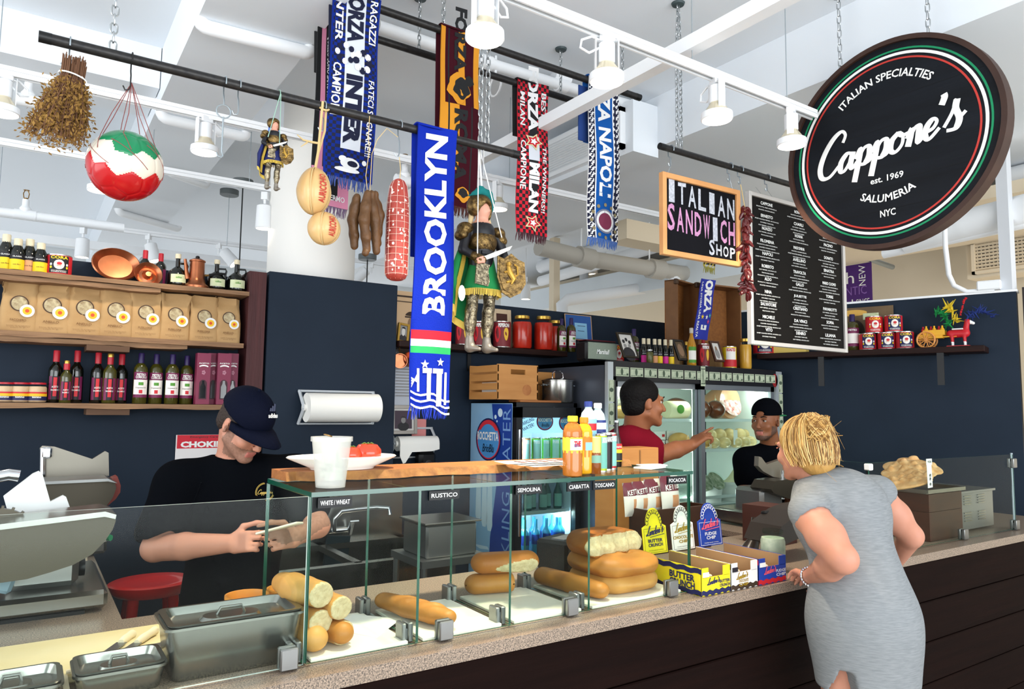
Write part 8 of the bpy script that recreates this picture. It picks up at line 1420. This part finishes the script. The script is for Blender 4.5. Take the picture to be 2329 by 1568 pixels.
# ================================================================ people
SKN = mat('skin_fair','b87c64',.5,nz=(18,.5),hex2='c68d76',sss=.08); SKT = mat('skin_tan','7d4a2e',.5,nz=(18,.5),hex2='8c583a',sss=.06); STUB = mat('stubble_fair','7d5a49',.6,nz=(120,.3),hex2='9b7260'); BEARD = mat('beard_dark','3a2a22',.7,nz=(140,.3),hex2='6d4c3a'); LIP = mat('lip_skin','b0685c',.45)
BLKC = mat('black_cotton','08090d',.9,spec=.02,nz=(5,.4),hex2='080a0e',bump=(16,.2)); HAIRB = mat('black_hair','0b0909',.6,spec=.1,bump=(90,.6)); HAIRBR = mat('brown_hair','2e211a',.6,bump=(120,.6)); EYEW = mat('eye_white','a49c94',.35); EYED = mat('eye_iris','241812',.15)
def basis(px,yaw,pitch):                             # a head or chest turned by yaw toward the right of the view and pitched
    d = ray(px,920); d[2] = 0; d /= np.linalg.norm(d); tc = -d; r = V([-tc[1],tc[0],0]); f = math.cos(yaw)*tc+math.sin(yaw)*r; f = f*math.cos(pitch)+V([0,0,math.sin(pitch)]); x = np.cross(f,[0,0,1.]); x /= np.linalg.norm(x); return np.stack([x,f,np.cross(x,f)],1)
def head(s,c,R,k=1.0):
    g = lambda *p: V(c)+R @ V(p)*k
    s.ell(g(0,-.018,.032),V([.074,.094,.086])*k,R,.01).ell(g(0,.03,-.03),V([.058,.062,.083])*k,R,.03)
    for q in (-1,1):
        s.cone(g(q*.052,.0,-.055),g(q*.016,.072,-.098),.02*k,.017*k,.02).ell(g(q*.040,.066,-.03),.021*k,k=.02).ell(g(q*.077,-.006,-.006),V([.010,.021,.031])*k,R @ rz(-q*.35),.006).ell(g(q*.080,.004,-.004),V([.005,.010,.017])*k,R,.004,True)
        s.ell(g(q*.031,.094,.006),V([.017,.013,.010])*k,R,.008,True).ell(g(q*.011,.103,-.038),.0075*k,k=.005)
    s.ell(g(0,.078,-.1),V([.021,.017,.017])*k,R,.015).cone(g(-.036,.083,.024),g(.036,.083,.024),.010*k,.010*k,.012).cone(g(0,.09,.012),g(0,.112,-.034),.007*k,.0115*k,.01)
    s.cone(g(-.019,.091,-.066),g(.019,.091,-.066),.0055*k,.0055*k,.004).cone(g(-.016,.089,-.077),g(.016,.089,-.077),.0065*k,.0065*k,.004).cone(g(-.02,.1,-.0715),g(.02,.1,-.0715),.0018*k,.0018*k,.003,True); return g
def eyes(par,g,k,brow,look=0.0,lid=None):
    m = MB(); W_ = V(par.location)
    for q in (-1,1): m.ball(g(q*.031,.0765,.004)-W_,.0092*k,10).ball(g(q*.031+look,.0845,.004)-W_,.0048*k,8,m=1).tube([g(q*.018,.087,.009)-W_,g(q*.031,.091,.013)-W_,g(q*.045,.085,.009)-W_],.0028*k,6,2)
    m.build('eyes',[EYEW,EYED,lid or SKN],par); m = MB()
    for q in (-1,1): m.tube([g(q*.014,.098,.026)-W_,g(q*.032,.097,.031)-W_,g(q*.048,.086,.026)-W_],[.003*k,.0035*k,.0015*k],6)
    m.build('eyebrows',brow,par)
def hand(s,w,d,n,k=1.0,curl=.6,point=False,thumb=1):   # wrist, direction of the fingers, back-of-hand normal
    d = V(d,float)/np.linalg.norm(d); n = V(n,float)-d*(V(n) @ d); n /= np.linalg.norm(n); b = np.cross(d,n)*thumb; w = V(w,float); R = np.stack([b,d,n],1)
    s.rbox(w+d*.05*k,V([.040,.045,.014])*k,R,.013*k,.018)
    for i,(off,L) in enumerate(((.030,.072),(.010,.08),(-.011,.074),(-.031,.058))):
        p = w+d*.088*k+b*off*k; a = 0.08 if (point and i == 0) else curl*(1+.12*i); pts = [p]; u = d
        for j in range(3): an = a*(j+.6); u = d*math.cos(an)-n*math.sin(an)+b*off*.8; pts.append(pts[-1]+u/np.linalg.norm(u)*L*k*(.42,.33,.25)[j])
        s.chain(pts,[.0092*k,.0088*k,.008*k,.0068*k],.004)
    p = w+d*.025*k+b*.03*k; s.chain([p,p+(b*.8+d*.6-n*.2)*.035*k,p+(b*.75+d*1.35-n*.5)*.05*k,p+(b*.6+d*2-n*.9)*.055*k],[.015*k,.0115*k,.0098*k,.008*k],.008)
from mathutils.bvhtree import BVHTree
def onsurf(o,par,px,py):                            # where the line of sight to a pixel meets a garment, to sew a print on it
    me = o.data; W_ = V(par.location); bt = BVHTree.FromPolygons([tuple(V(v.co[:])+W_) for v in me.vertices],[tuple(p.vertices) for p in me.polygons]); h = bt.ray_cast(Vector(CAM),Vector(ray(px,py)).normalized()); return V(h[0]),V(h[1])
def sewn(o,par,px,py): p,n = onsurf(o,par,px,py); n = n if n @ (CAM-p) > 0 else -n; x = np.cross([0,0,1.],n); x /= np.linalg.norm(x); return p-V(par.location)+n*.003,x,np.cross(n,x)
def person(label,feet): return thing('person',label,'person',(feet[0],feet[1],0))
PX = lambda px,py,d: P(px,py,D=d)
def legs(s,hipc,R,feet,lr=.07):
    for q in (-1,1): h = V(hipc)+R[:,0]*q*.085; f = V([feet[0],feet[1],.07])+R[:,0]*q*.1; kn = h*.5+f*.5+R[:,1]*.02; s.chain([h,kn,f],[lr*1.05,lr*.72,lr*.5],.02); s.cone(f-V([0,0,.035]),f+V([R[0,1],R[1,1],0])*.13-V([0,0,.04]),.035,.028,.02)
def trousers(par,hipc,R,feet,m,lr=.085):
    s = Sdf(); s.ell(hipc,(.17,.13,.12),R,.02)
    for q in (-1,1): h = V(hipc)+R[:,0]*q*.085-V([0,0,.03]); f = V([feet[0],feet[1],.06])+R[:,0]*q*.1; s.chain([h,h*.5+f*.5+R[:,1]*.02,f],[lr*1.1,lr*.85,lr*.72],.03)
    s.build('trousers',m,par,.012); q = Sdf()
    for k in (-1,1): f = V([feet[0],feet[1],.035])+R[:,0]*k*.1; u = V([R[0,1],R[1,1],0]); q.cone(f-u*.05,f+u*.13,.042,.036,.02)
    q.build('shoes',BLK,par,.008)
# -------- man at the left with the navy cap, looking down at his phone
hc = PX(557,966,2.68); RH = basis(557,.72,-.58); RT_ = basis(530,.35,0); hip = PX(512,1405,2.76); fe = hip[:2]; t = person('man in a black t-shirt and navy cap looking down at a phone, at the left',fe)
shR,shL,ch,nk = PX(408,1106,2.64),PX(672,1086,2.76),PX(545,1165,2.73),PX(530,1045,2.74); elR,wrR,elL,wrL = PX(352,1248,2.52),PX(528,1236,2.43),PX(722,1196,2.62),PX(672,1222,2.45)
s = Sdf(); g = head(s,hc,RH); s.cone(hc+RH @ V([0,-.035,-.05]),nk,.052,.06,.03).ell(ch,(.16,.1,.17),RT_,.04).cone(ch,hip,.13,.13,.04); legs(s,hip,RT_,fe)
s.chain([nk-V([0,0,.04]),shR,elR],[.06,.055,.046],.03).chain([elR,elR*.6+wrR*.4,wrR],[.045,.046,.030],.012).chain([nk-V([0,0,.04]),shL,elL],[.06,.055,.045],.03).chain([elL,wrL],[.043,.03],.012)
ph = PX(636,1205,2.375); hand(s,wrR,ph+V([-.02,-.01,-.025])-wrR,(-.1,-.95,.25),.9,.95,thumb=-1); hand(s,wrL,ph+V([.0,.0,-.03])-wrL,(.3,-.8,.3),.9,.95,thumb=1)
def fn1(c):
    q = (c-hc) @ RH; r = np.zeros(len(c),int); st = (q[:,2] < -.052-.0*q[:,1]) & (q[:,1] > -.005) & (q[:,2] > -.128); r[st | ((q[:,1] > .0) & (q[:,1] < .035) & (q[:,2] < -.0) & (q[:,2] > -.128) & (np.abs(q[:,0]) > .045))] = 1; r[(np.abs(q[:,0]) < .022) & (q[:,1] > .088) & (q[:,2] < -.061) & (q[:,2] > -.083)] = 2; return r
s.build('body',[SKN,STUB,LIP],t,.0052,fn=fn1); eyes(t,g,1,HAIRBR)
s = Sdf(); s.ell(g(0,-.02,.03),V([.079,.098,.084]),RH,.01).ell(g(0,-.06,-.02),V([.068,.05,.055]),RH,.02); s.ell(g(0,.085,-.01),(.075,.06,.075),RH,.01,True); s.build('hair',HAIRBR,t,.006)
CAPN = mat('navy_cap','0a0e1e',.75,spec=.05,bump=(200,.2)); cp = lambda X: -(((X-g(0,0,.038)) @ RH[:,2])+.18*((X-g(0,0,.038)) @ RH[:,1])).astype(np.float32)
s = Sdf(); s.ell(g(0,-.012,.045),(.091,.113,.096),RH,.01); o = s.build('cap_crown',CAPN,t,.005,clip=cp); m = MB(); vs = []; n = 14
for i in range(n+1):
    a = math.pi*(.06+.88*i/n); ca,sa = math.cos(a),math.sin(a)
    for (rx_,ry_,z) in ((.078,.088,.034),(.086,.15,.028),(.088,.195,.012)): vs.append(g(rx_*ca,.01+ry_*sa-.02,z-.02*abs(ca)**2+.004)-V(t.location))
m.add(vs,[(3*i+j,3*i+3+j,3*i+4+j,3*i+1+j) for i in range(n) for j in range(2)]); b_ = m.build('cap_brim',CAPN,t); sm = b_.modifiers.new('thick','SOLIDIFY'); sm.thickness = .005; MB().ball(g(0,-.012,.142)-V(t.location),.008,8).build('cap_button',CAPN,t)
p,x,y = sewn(o,t,619,946); m = MB(); text(m,'adidas',p,x,y,.056,.017,0,.04)
for i in range(3): q = p+y*.016+x*(.012*(i-1)); m.add([q+x*(-.008),q+x*(.002),q+x*(.004)+y*(.012+.008*i)*.9,q+x*(-.004)+y*(.014+.009*i)*.9],[(0,1,2,3)],1)
m.build('cap_lettering',[LETW,mat('cap_grey_mark','4a5068',.5)],t,smooth=False)
s = Sdf(); s.ell(ch,(.185,.125,.19),RT_,.05).cone(ch-V([0,0,.05]),hip-V([0,0,.02]),.165,.175,.06).chain([nk-V([0,0,.055]),shR+V([0,0,.005]),shR*.28+elR*.72+V([0,0,-.005])],[.085,.083,.088],.04).chain([nk-V([0,0,.055]),shL,shL*.4+elL*.6],[.085,.08,.082],.04)
for k in range(7): a,b = shR*.3+ch*.7+V([.02*k-.1,-.13,.1-.09*k]),hip+V([.06*k-.2,-.16,.35-.04*k]); s.cone(a,b,.006,.004,.03)
s.ell(nk+V([0,-.01,.035]),(.072,.072,.05),None,.01,True); nlo = float(elR[2]); s.cone(elR+V([0,0,-.02]),wrR,.075,.06,.01,True); sh = s.build('t_shirt',BLKC,t,.007)
m = MB(); p,x,y = sewn(sh,t,602,1120)
for r in (.034,.0305): m.tube([p+x*r*math.cos(q)+y*r*math.sin(q) for q in np.linspace(0,6.283,28,False)],.0011,5,closed=True)
script(m,"Cappone's",p-y*.006,x,y,.055,.0011); m.build('shirt_logo',mat('gold_print','b79a4c',.5),t); trousers(t,hip,RT_,fe,BLKC)
td = V([.75,-.5,.25]); td /= np.linalg.norm(td); o = MB().box((0,0,0),(.14,.008,.07),(lambda u: np.stack([td,u,np.cross(td,u)],1))(np.cross([-.25,.9,-.3],td)/np.linalg.norm(np.cross([-.25,.9,-.3],td))),b=.003).build('phone',mat('cream_phone','e8ddc4',.3)); o.location = ph+V([0,0,.004]); tag(o,'pale phone held in both hands by the man in the navy cap','phone')
# -------- man in the red polo, pointing
hc = PX(1464,917,4.0); RH = basis(1464,2.0,.0); RT_ = basis(1440,2.35,0); nk = PX(1447,985,4.02); ch = PX(1432,1050,4.05); hip = ch-V([0,0,.42]); fe = hip[:2]; t = person('man in a dark red polo shirt pointing to the right, beside the fridge',fe)
shr,el,wr = PX(1432,1008,3.92),PX(1502,1034,4.0),PX(1572,1013,4.12); shl,el2 = PX(1425,1015,4.25),PX(1440,1120,4.3); s = Sdf(); g = head(s,hc,RH,1.1); s.cone(hc+RH @ V([0,-.04,-.05]),nk,.065,.075,.03).ell(ch,(.17,.12,.19),RT_,.04).cone(ch,hip,.15,.15,.05); legs(s,hip,RT_,fe)
s.chain([nk-V([0,0,.06]),shr,el],[.07,.062,.05],.03).chain([el,el*.5+wr*.5,wr],[.048,.048,.034],.012).chain([nk-V([0,0,.06]),shl,el2,el2-V([0,-.05,.2])],[.07,.06,.05,.035],.03); hand(s,wr,PX(1612,985,4.12)-wr,(-.1,-.3,.9),1.05,.8,True,-1); s.build('body',SKT,t,.0062); eyes(t,g,1.1,HAIRB,0,SKT)
s = Sdf(); s.ell(g(0,-.024,.042),V([.083,.102,.09])*1.1,RH,.01).ell(g(0,-.05,-.02),V([.075,.065,.06])*1.1,RH,.02); s.ell(g(0,.105,-.02),V([.08,.075,.095])*1.1,RH,.012,True)
for q in (-1,1): s.ell(g(q*.085,.0,-.03),V([.03,.028,.045])*1.1,RH,.01,True)
s.build('hair',HAIRB,t,.006); REDP = mat('dark_red_pique','640b1c',.8,spec=.05,bump=(120,.25)); s = Sdf(); s.ell(ch,(.2,.15,.2),RT_,.05).cone(ch,hip,.18,.185,.06).chain([nk-V([0,0,.06]),shr,shr*.35+el*.65],[.09,.088,.085],.04).chain([nk-V([0,0,.06]),shl,shl*.4+el2*.6],[.09,.088,.085],.04); s.ell(nk+V([0,0,.07]),(.085,.085,.05),None,.01,True); s.cone(el,wr,.075,.06,.01,True); s.build('polo_shirt',REDP,t,.0085)
s = Sdf(); s.cone(nk-V([0,0,.01]),nk+V([0,0,.025]),.088,.078,.01); s.cone(nk-V([0,0,.05]),nk+V([0,0,.09]),.078,.068,.005,True); s.build('polo_collar',REDP,t,.006); trousers(t,hip,RT_,fe,BLKC)
# -------- man in the black cap behind the third slicer
hc = PX(1741,958,4.78); RH = basis(1741,-.42,-.03); RT_ = basis(1745,-.2,0); nk = PX(1752,1015,4.84); ch = PX(1752,1085,4.86); hip = ch-V([0,0,.42]); fe = hip[:2]; t = person('man in a black t-shirt and backwards black cap standing by the fridge',fe)
sr,er,wr = PX(1698,1048,4.8),PX(1697,1122,4.7),PX(1765,1130,4.55); sl,elq,wl = PX(1806,1046,4.9),PX(1822,1120,4.82),PX(1800,1140,4.6); s = Sdf(); g = head(s,hc,RH,1.06); s.cone(hc+RH @ V([0,-.03,-.05]),nk,.058,.065,.03).ell(ch,(.16,.11,.18),RT_,.04).cone(ch,hip,.14,.14,.05); legs(s,hip,RT_,fe)
s.chain([nk-V([0,0,.05]),sr,er],[.06,.058,.048],.03).chain([er,er*.5+wr*.5,wr],[.047,.046,.032],.012).chain([nk-V([0,0,.05]),sl,elq],[.06,.058,.048],.03).chain([elq,wl],[.046,.032],.012); hand(s,wr,(.3,-.4,.05),(0,-.2,1),1,.5,thumb=-1); hand(s,wl,(-.2,-.4,.05),(0,-.2,1),1,.5,thumb=1)
def fn3(c):
    q = (c-hc) @ RH/1.06; r = np.zeros(len(c),int); a = (q[:,1] > .0) & (q[:,2] > -.13); r[a & (q[:,2] < -.088)] = 1; r[a & (q[:,2] < -.03) & (np.abs(q[:,0]) > .05) & (q[:,1] < .045)] = 1; r[a & (np.abs(q[:,0]) < .03) & (q[:,1] > .085) & (q[:,2] < -.05) & (q[:,2] > -.062)] = 1; r[(np.abs(q[:,0]) < .021) & (q[:,1] > .087) & (q[:,2] <= -.062) & (q[:,2] > -.083)] = 2; return r
s.build('body',[SKT,BEARD,LIP],t,.0062,fn=fn3); eyes(t,g,1.06,HAIRB,.003,SKT)
s = Sdf(); s.ell(g(0,-.02,.055),V([.088,.108,.09])*1.06,RH,.01); s.ell(g(0,.11,.05),V([.042,.05,.02])*1.06,RH,.006,True); s.build('cap_crown',BLKC,t,.0055,clip=lambda X: -(((X-g(0,0,.035)) @ RH[:,2])).astype(np.float32)); s = Sdf(); s.ell(g(0,-.15,.03),V([.07,.075,.007])*1.06,RH,.01); s.build('cap_brim',mat('green_brim','1c7a4a',.7),t,.005)
s = Sdf(); s.ell(ch,(.185,.135,.19),RT_,.05).cone(ch,hip,.16,.165,.06).chain([nk-V([0,0,.055]),sr,sr*.45+er*.55],[.085,.082,.08],.04).chain([nk-V([0,0,.055]),sl,sl*.45+elq*.55],[.085,.082,.08],.04); s.ell(nk+V([0,0,.06]),(.075,.075,.05),None,.01,True); s.cone(er-V([0,0,.01]),wr,.06,.05,.01,True); s.build('t_shirt',BLKC,t,.0085); trousers(t,hip,RT_,fe,BLKC)
# -------- woman in the grey dress, leaning to the counter
hc = PX(1824,1020,2.80); RH = basis(1822,-2.35,-.15); RT_ = basis(1930,-2.75,0); nk = PX(1856,1096,2.76); ch = PX(1912,1170,2.70); wa = PX(1942,1280,2.63); hip = PX(1960,1400,2.56); fe = (float(hip[0]+.03),float(hip[1]-.03)); t = person('blonde woman in a grey sleeveless dress leaning over the counter, back to the viewer',fe)
sL,eL,wL = PX(1842,1172,2.56),PX(1918,1272,2.38),PX(1842,1314,2.64); sR,eR,wR = PX(1996,1128,2.78),PX(2072,1220,2.80),PX(2030,1285,2.95); s = Sdf(); g = head(s,hc,RH,1.0); s.cone(hc+RH @ V([0,-.035,-.05]),nk,.048,.058,.03).ell(ch,(.15,.1,.15),RT_,.05).cone(ch,wa,.115,.115,.05).cone(wa,hip,.12,.15,.05); legs(s,hip,RT_,fe,.078)
s.chain([nk-V([0,0,.03]),sL,sL*.5+eL*.5,eL],[.05,.058,.060,.047],.03).chain([eL,eL*.6+wL*.4,wL],[.046,.048,.028],.015).chain([nk-V([0,0,.03]),sR,sR*.5+eR*.5,eR],[.05,.055,.055,.044],.03).chain([eR,wR],[.044,.029],.015)
hp = P(1826,1308,Z=.984); hand(s,wL,hp-wL,(.1,-.5,.8),.92,.45,thumb=1); hand(s,wR,(-.3,.5,-.45),(.4,-.4,.6),.92,.4,thumb=1); s.build('body',SKN,t,.006); eyes(t,g,1,mat('blonde_brow','a5814e',.6))
BLO = mat('blonde_hair','a0702f',.5,nz=(11,.4),hex2='d2aa66',stretch=(1,1,.5),bump=(60,.5)); s = Sdf(); s.ell(g(0,-.028,.035),(.088,.108,.095),RH,.01).ell(g(0,-.07,-.045),(.074,.06,.07),RH,.03); s.ell(g(0,.12,-.03),(.085,.085,.105),RH,.012,True); s.ell(g(-.09,.02,-.03),(.03,.03,.04),RH,.01,True)
b_ = PX(1860,974,2.70); rr = random.Random(5)
for k in range(7): a = k*.9; s.cone(b_+V([.03*math.cos(a),.02*math.sin(a),.02*math.sin(a)]),b_+V([.03*math.cos(a+1.6),.02*math.sin(a+1.6),.025*math.sin(a+1.6)]),.017,.016,.012)
for k in range(16): a = -1.2+2.4*k/15; q0 = g(.075*math.sin(a),-.085*math.cos(a)-.02,-.07); s.chain([g(.06*math.sin(a),-.09*math.cos(a),.09),g(.09*math.sin(a),-.115*math.cos(a)-.01,.01),q0],[.01,.011,.009],.008)
s.build('hair',BLO,t,.0055); m = MB(); W_ = V(t.location)
for k in range(70):
    a = rr.uniform(-1.5,1.5); p0 = g(.085*math.sin(a),-.1*math.cos(a)-.02,rr.uniform(-.07,.08)) if k < 45 else b_; m.tube([p0-W_,p0+V([rr.gauss(0,.02),rr.gauss(0,.02),rr.gauss(0,.02)])-W_,p0+V([rr.gauss(0,.035),rr.gauss(0,.03),rr.gauss(-.02,.035)])-W_],[.0012,.0009,.0004],4)
m.build('loose_hair',BLO,t)['kind'] = 'stuff'; m = MB()
for k in range(230):
    a = rr.uniform(-1.75,1.75); z0 = rr.uniform(.0,.125); q = crom([g(.088*math.sin(a),.055*math.cos(a)*(a*a < 2.2)-.0-.0,.125-.5*z0)-W_ if False else g(.092*math.sin(a*.9),-.112*math.cos(a*.9)-.026,-.075+rr.uniform(0,.02))-W_,g(.098*math.sin(a),-.119*math.cos(a)-.026,.0)-W_,g(.08*math.sin(a),-.098*math.cos(a)-.028,.082)-W_,g(.03*math.sin(a),-.055-.02*math.cos(a),.128)-W_],4); w_ = rr.uniform(-.004,.004); m.tube([p+V([w_,rr.gauss(0,.0015),rr.gauss(0,.0015)]) for p in q],[.0016]*(len(q)-1)+[.0006],4,rr.randrange(3))
for k in range(60): a = rr.uniform(0,6.28); u,e_ = rr.uniform(0,6.28),rr.uniform(-.7,.7); m.tube([b_-W_+V([.05*math.cos(u+q),.038*math.sin(u+q),.02*math.sin(3*q+a)+.044*e_]) *V([1,1,1]) for q in np.linspace(0,2.2,7)],.0016,4,rr.randrange(3))
m.build('hair_strands',[BLO,mat('blonde_light','d8b878',.45),mat('blonde_dark','7d5526',.5)],t)['kind'] = 'stuff'
DRS = mat('heather_grey_jersey','75797c',.85,spec=.05,nz=(30,.3),hex2='8f9294',stretch=(1,1,9),bump=(120,.15)); s = Sdf(); s.ell(ch,(.178,.13,.17),RT_,.06).cone(ch,wa,.14,.132,.06).ell(hip,(.182,.158,.2),RT_,.08); hem = V([hip[0]+.01,hip[1]-.02,.55]); s.cone(wa,hip,.13,.16,.06).ell(hip*.5+hem*.5,(.178,.145,.3),RT_,.08).chain([nk-V([0,0,.035]),sL+V([0,0,.01])],[.07,.074],.04).chain([nk-V([0,0,.035]),sR+V([0,0,.01])],[.07,.07],.04)
s.ell(nk+(hc-nk)*.35,(.075,.075,.05),None,.015,True); s.cone(sL*.72+eL*.28,eL,.068,.06,.008,True); s.cone(sR*.72+eR*.28,eR,.064,.06,.008,True)
sd_ = hip+RT_[:,0]*-.0
def clipd(X): lat = ((X-hip) @ (RT_[:,0])).astype(np.float32); return np.maximum(.6+.55*np.abs(lat+.02)**1.5*1.2-X[...,2],np.where(np.abs(lat+.105) < .012+.25*np.maximum(0,.74-X[...,2]),.74-X[...,2]-.02,-1)).astype(np.float32)
s.build('dress',DRS,t,.008,clip=clipd); m = MB()
wd = (wL-eL)/np.linalg.norm(wL-eL); x,y,_ = frame(wd); q0 = wL-wd*.008
for k in range(22): a = k*.2856; m.ball(q0+(x*math.cos(a)+y*math.sin(a))*.034-W_,.0055,8)
for k in range(4): m.ball(q0+V([.004*k,-.03,-.035-.007*k])-W_,.005,8)
m.build('bracelet',CHROME,t)
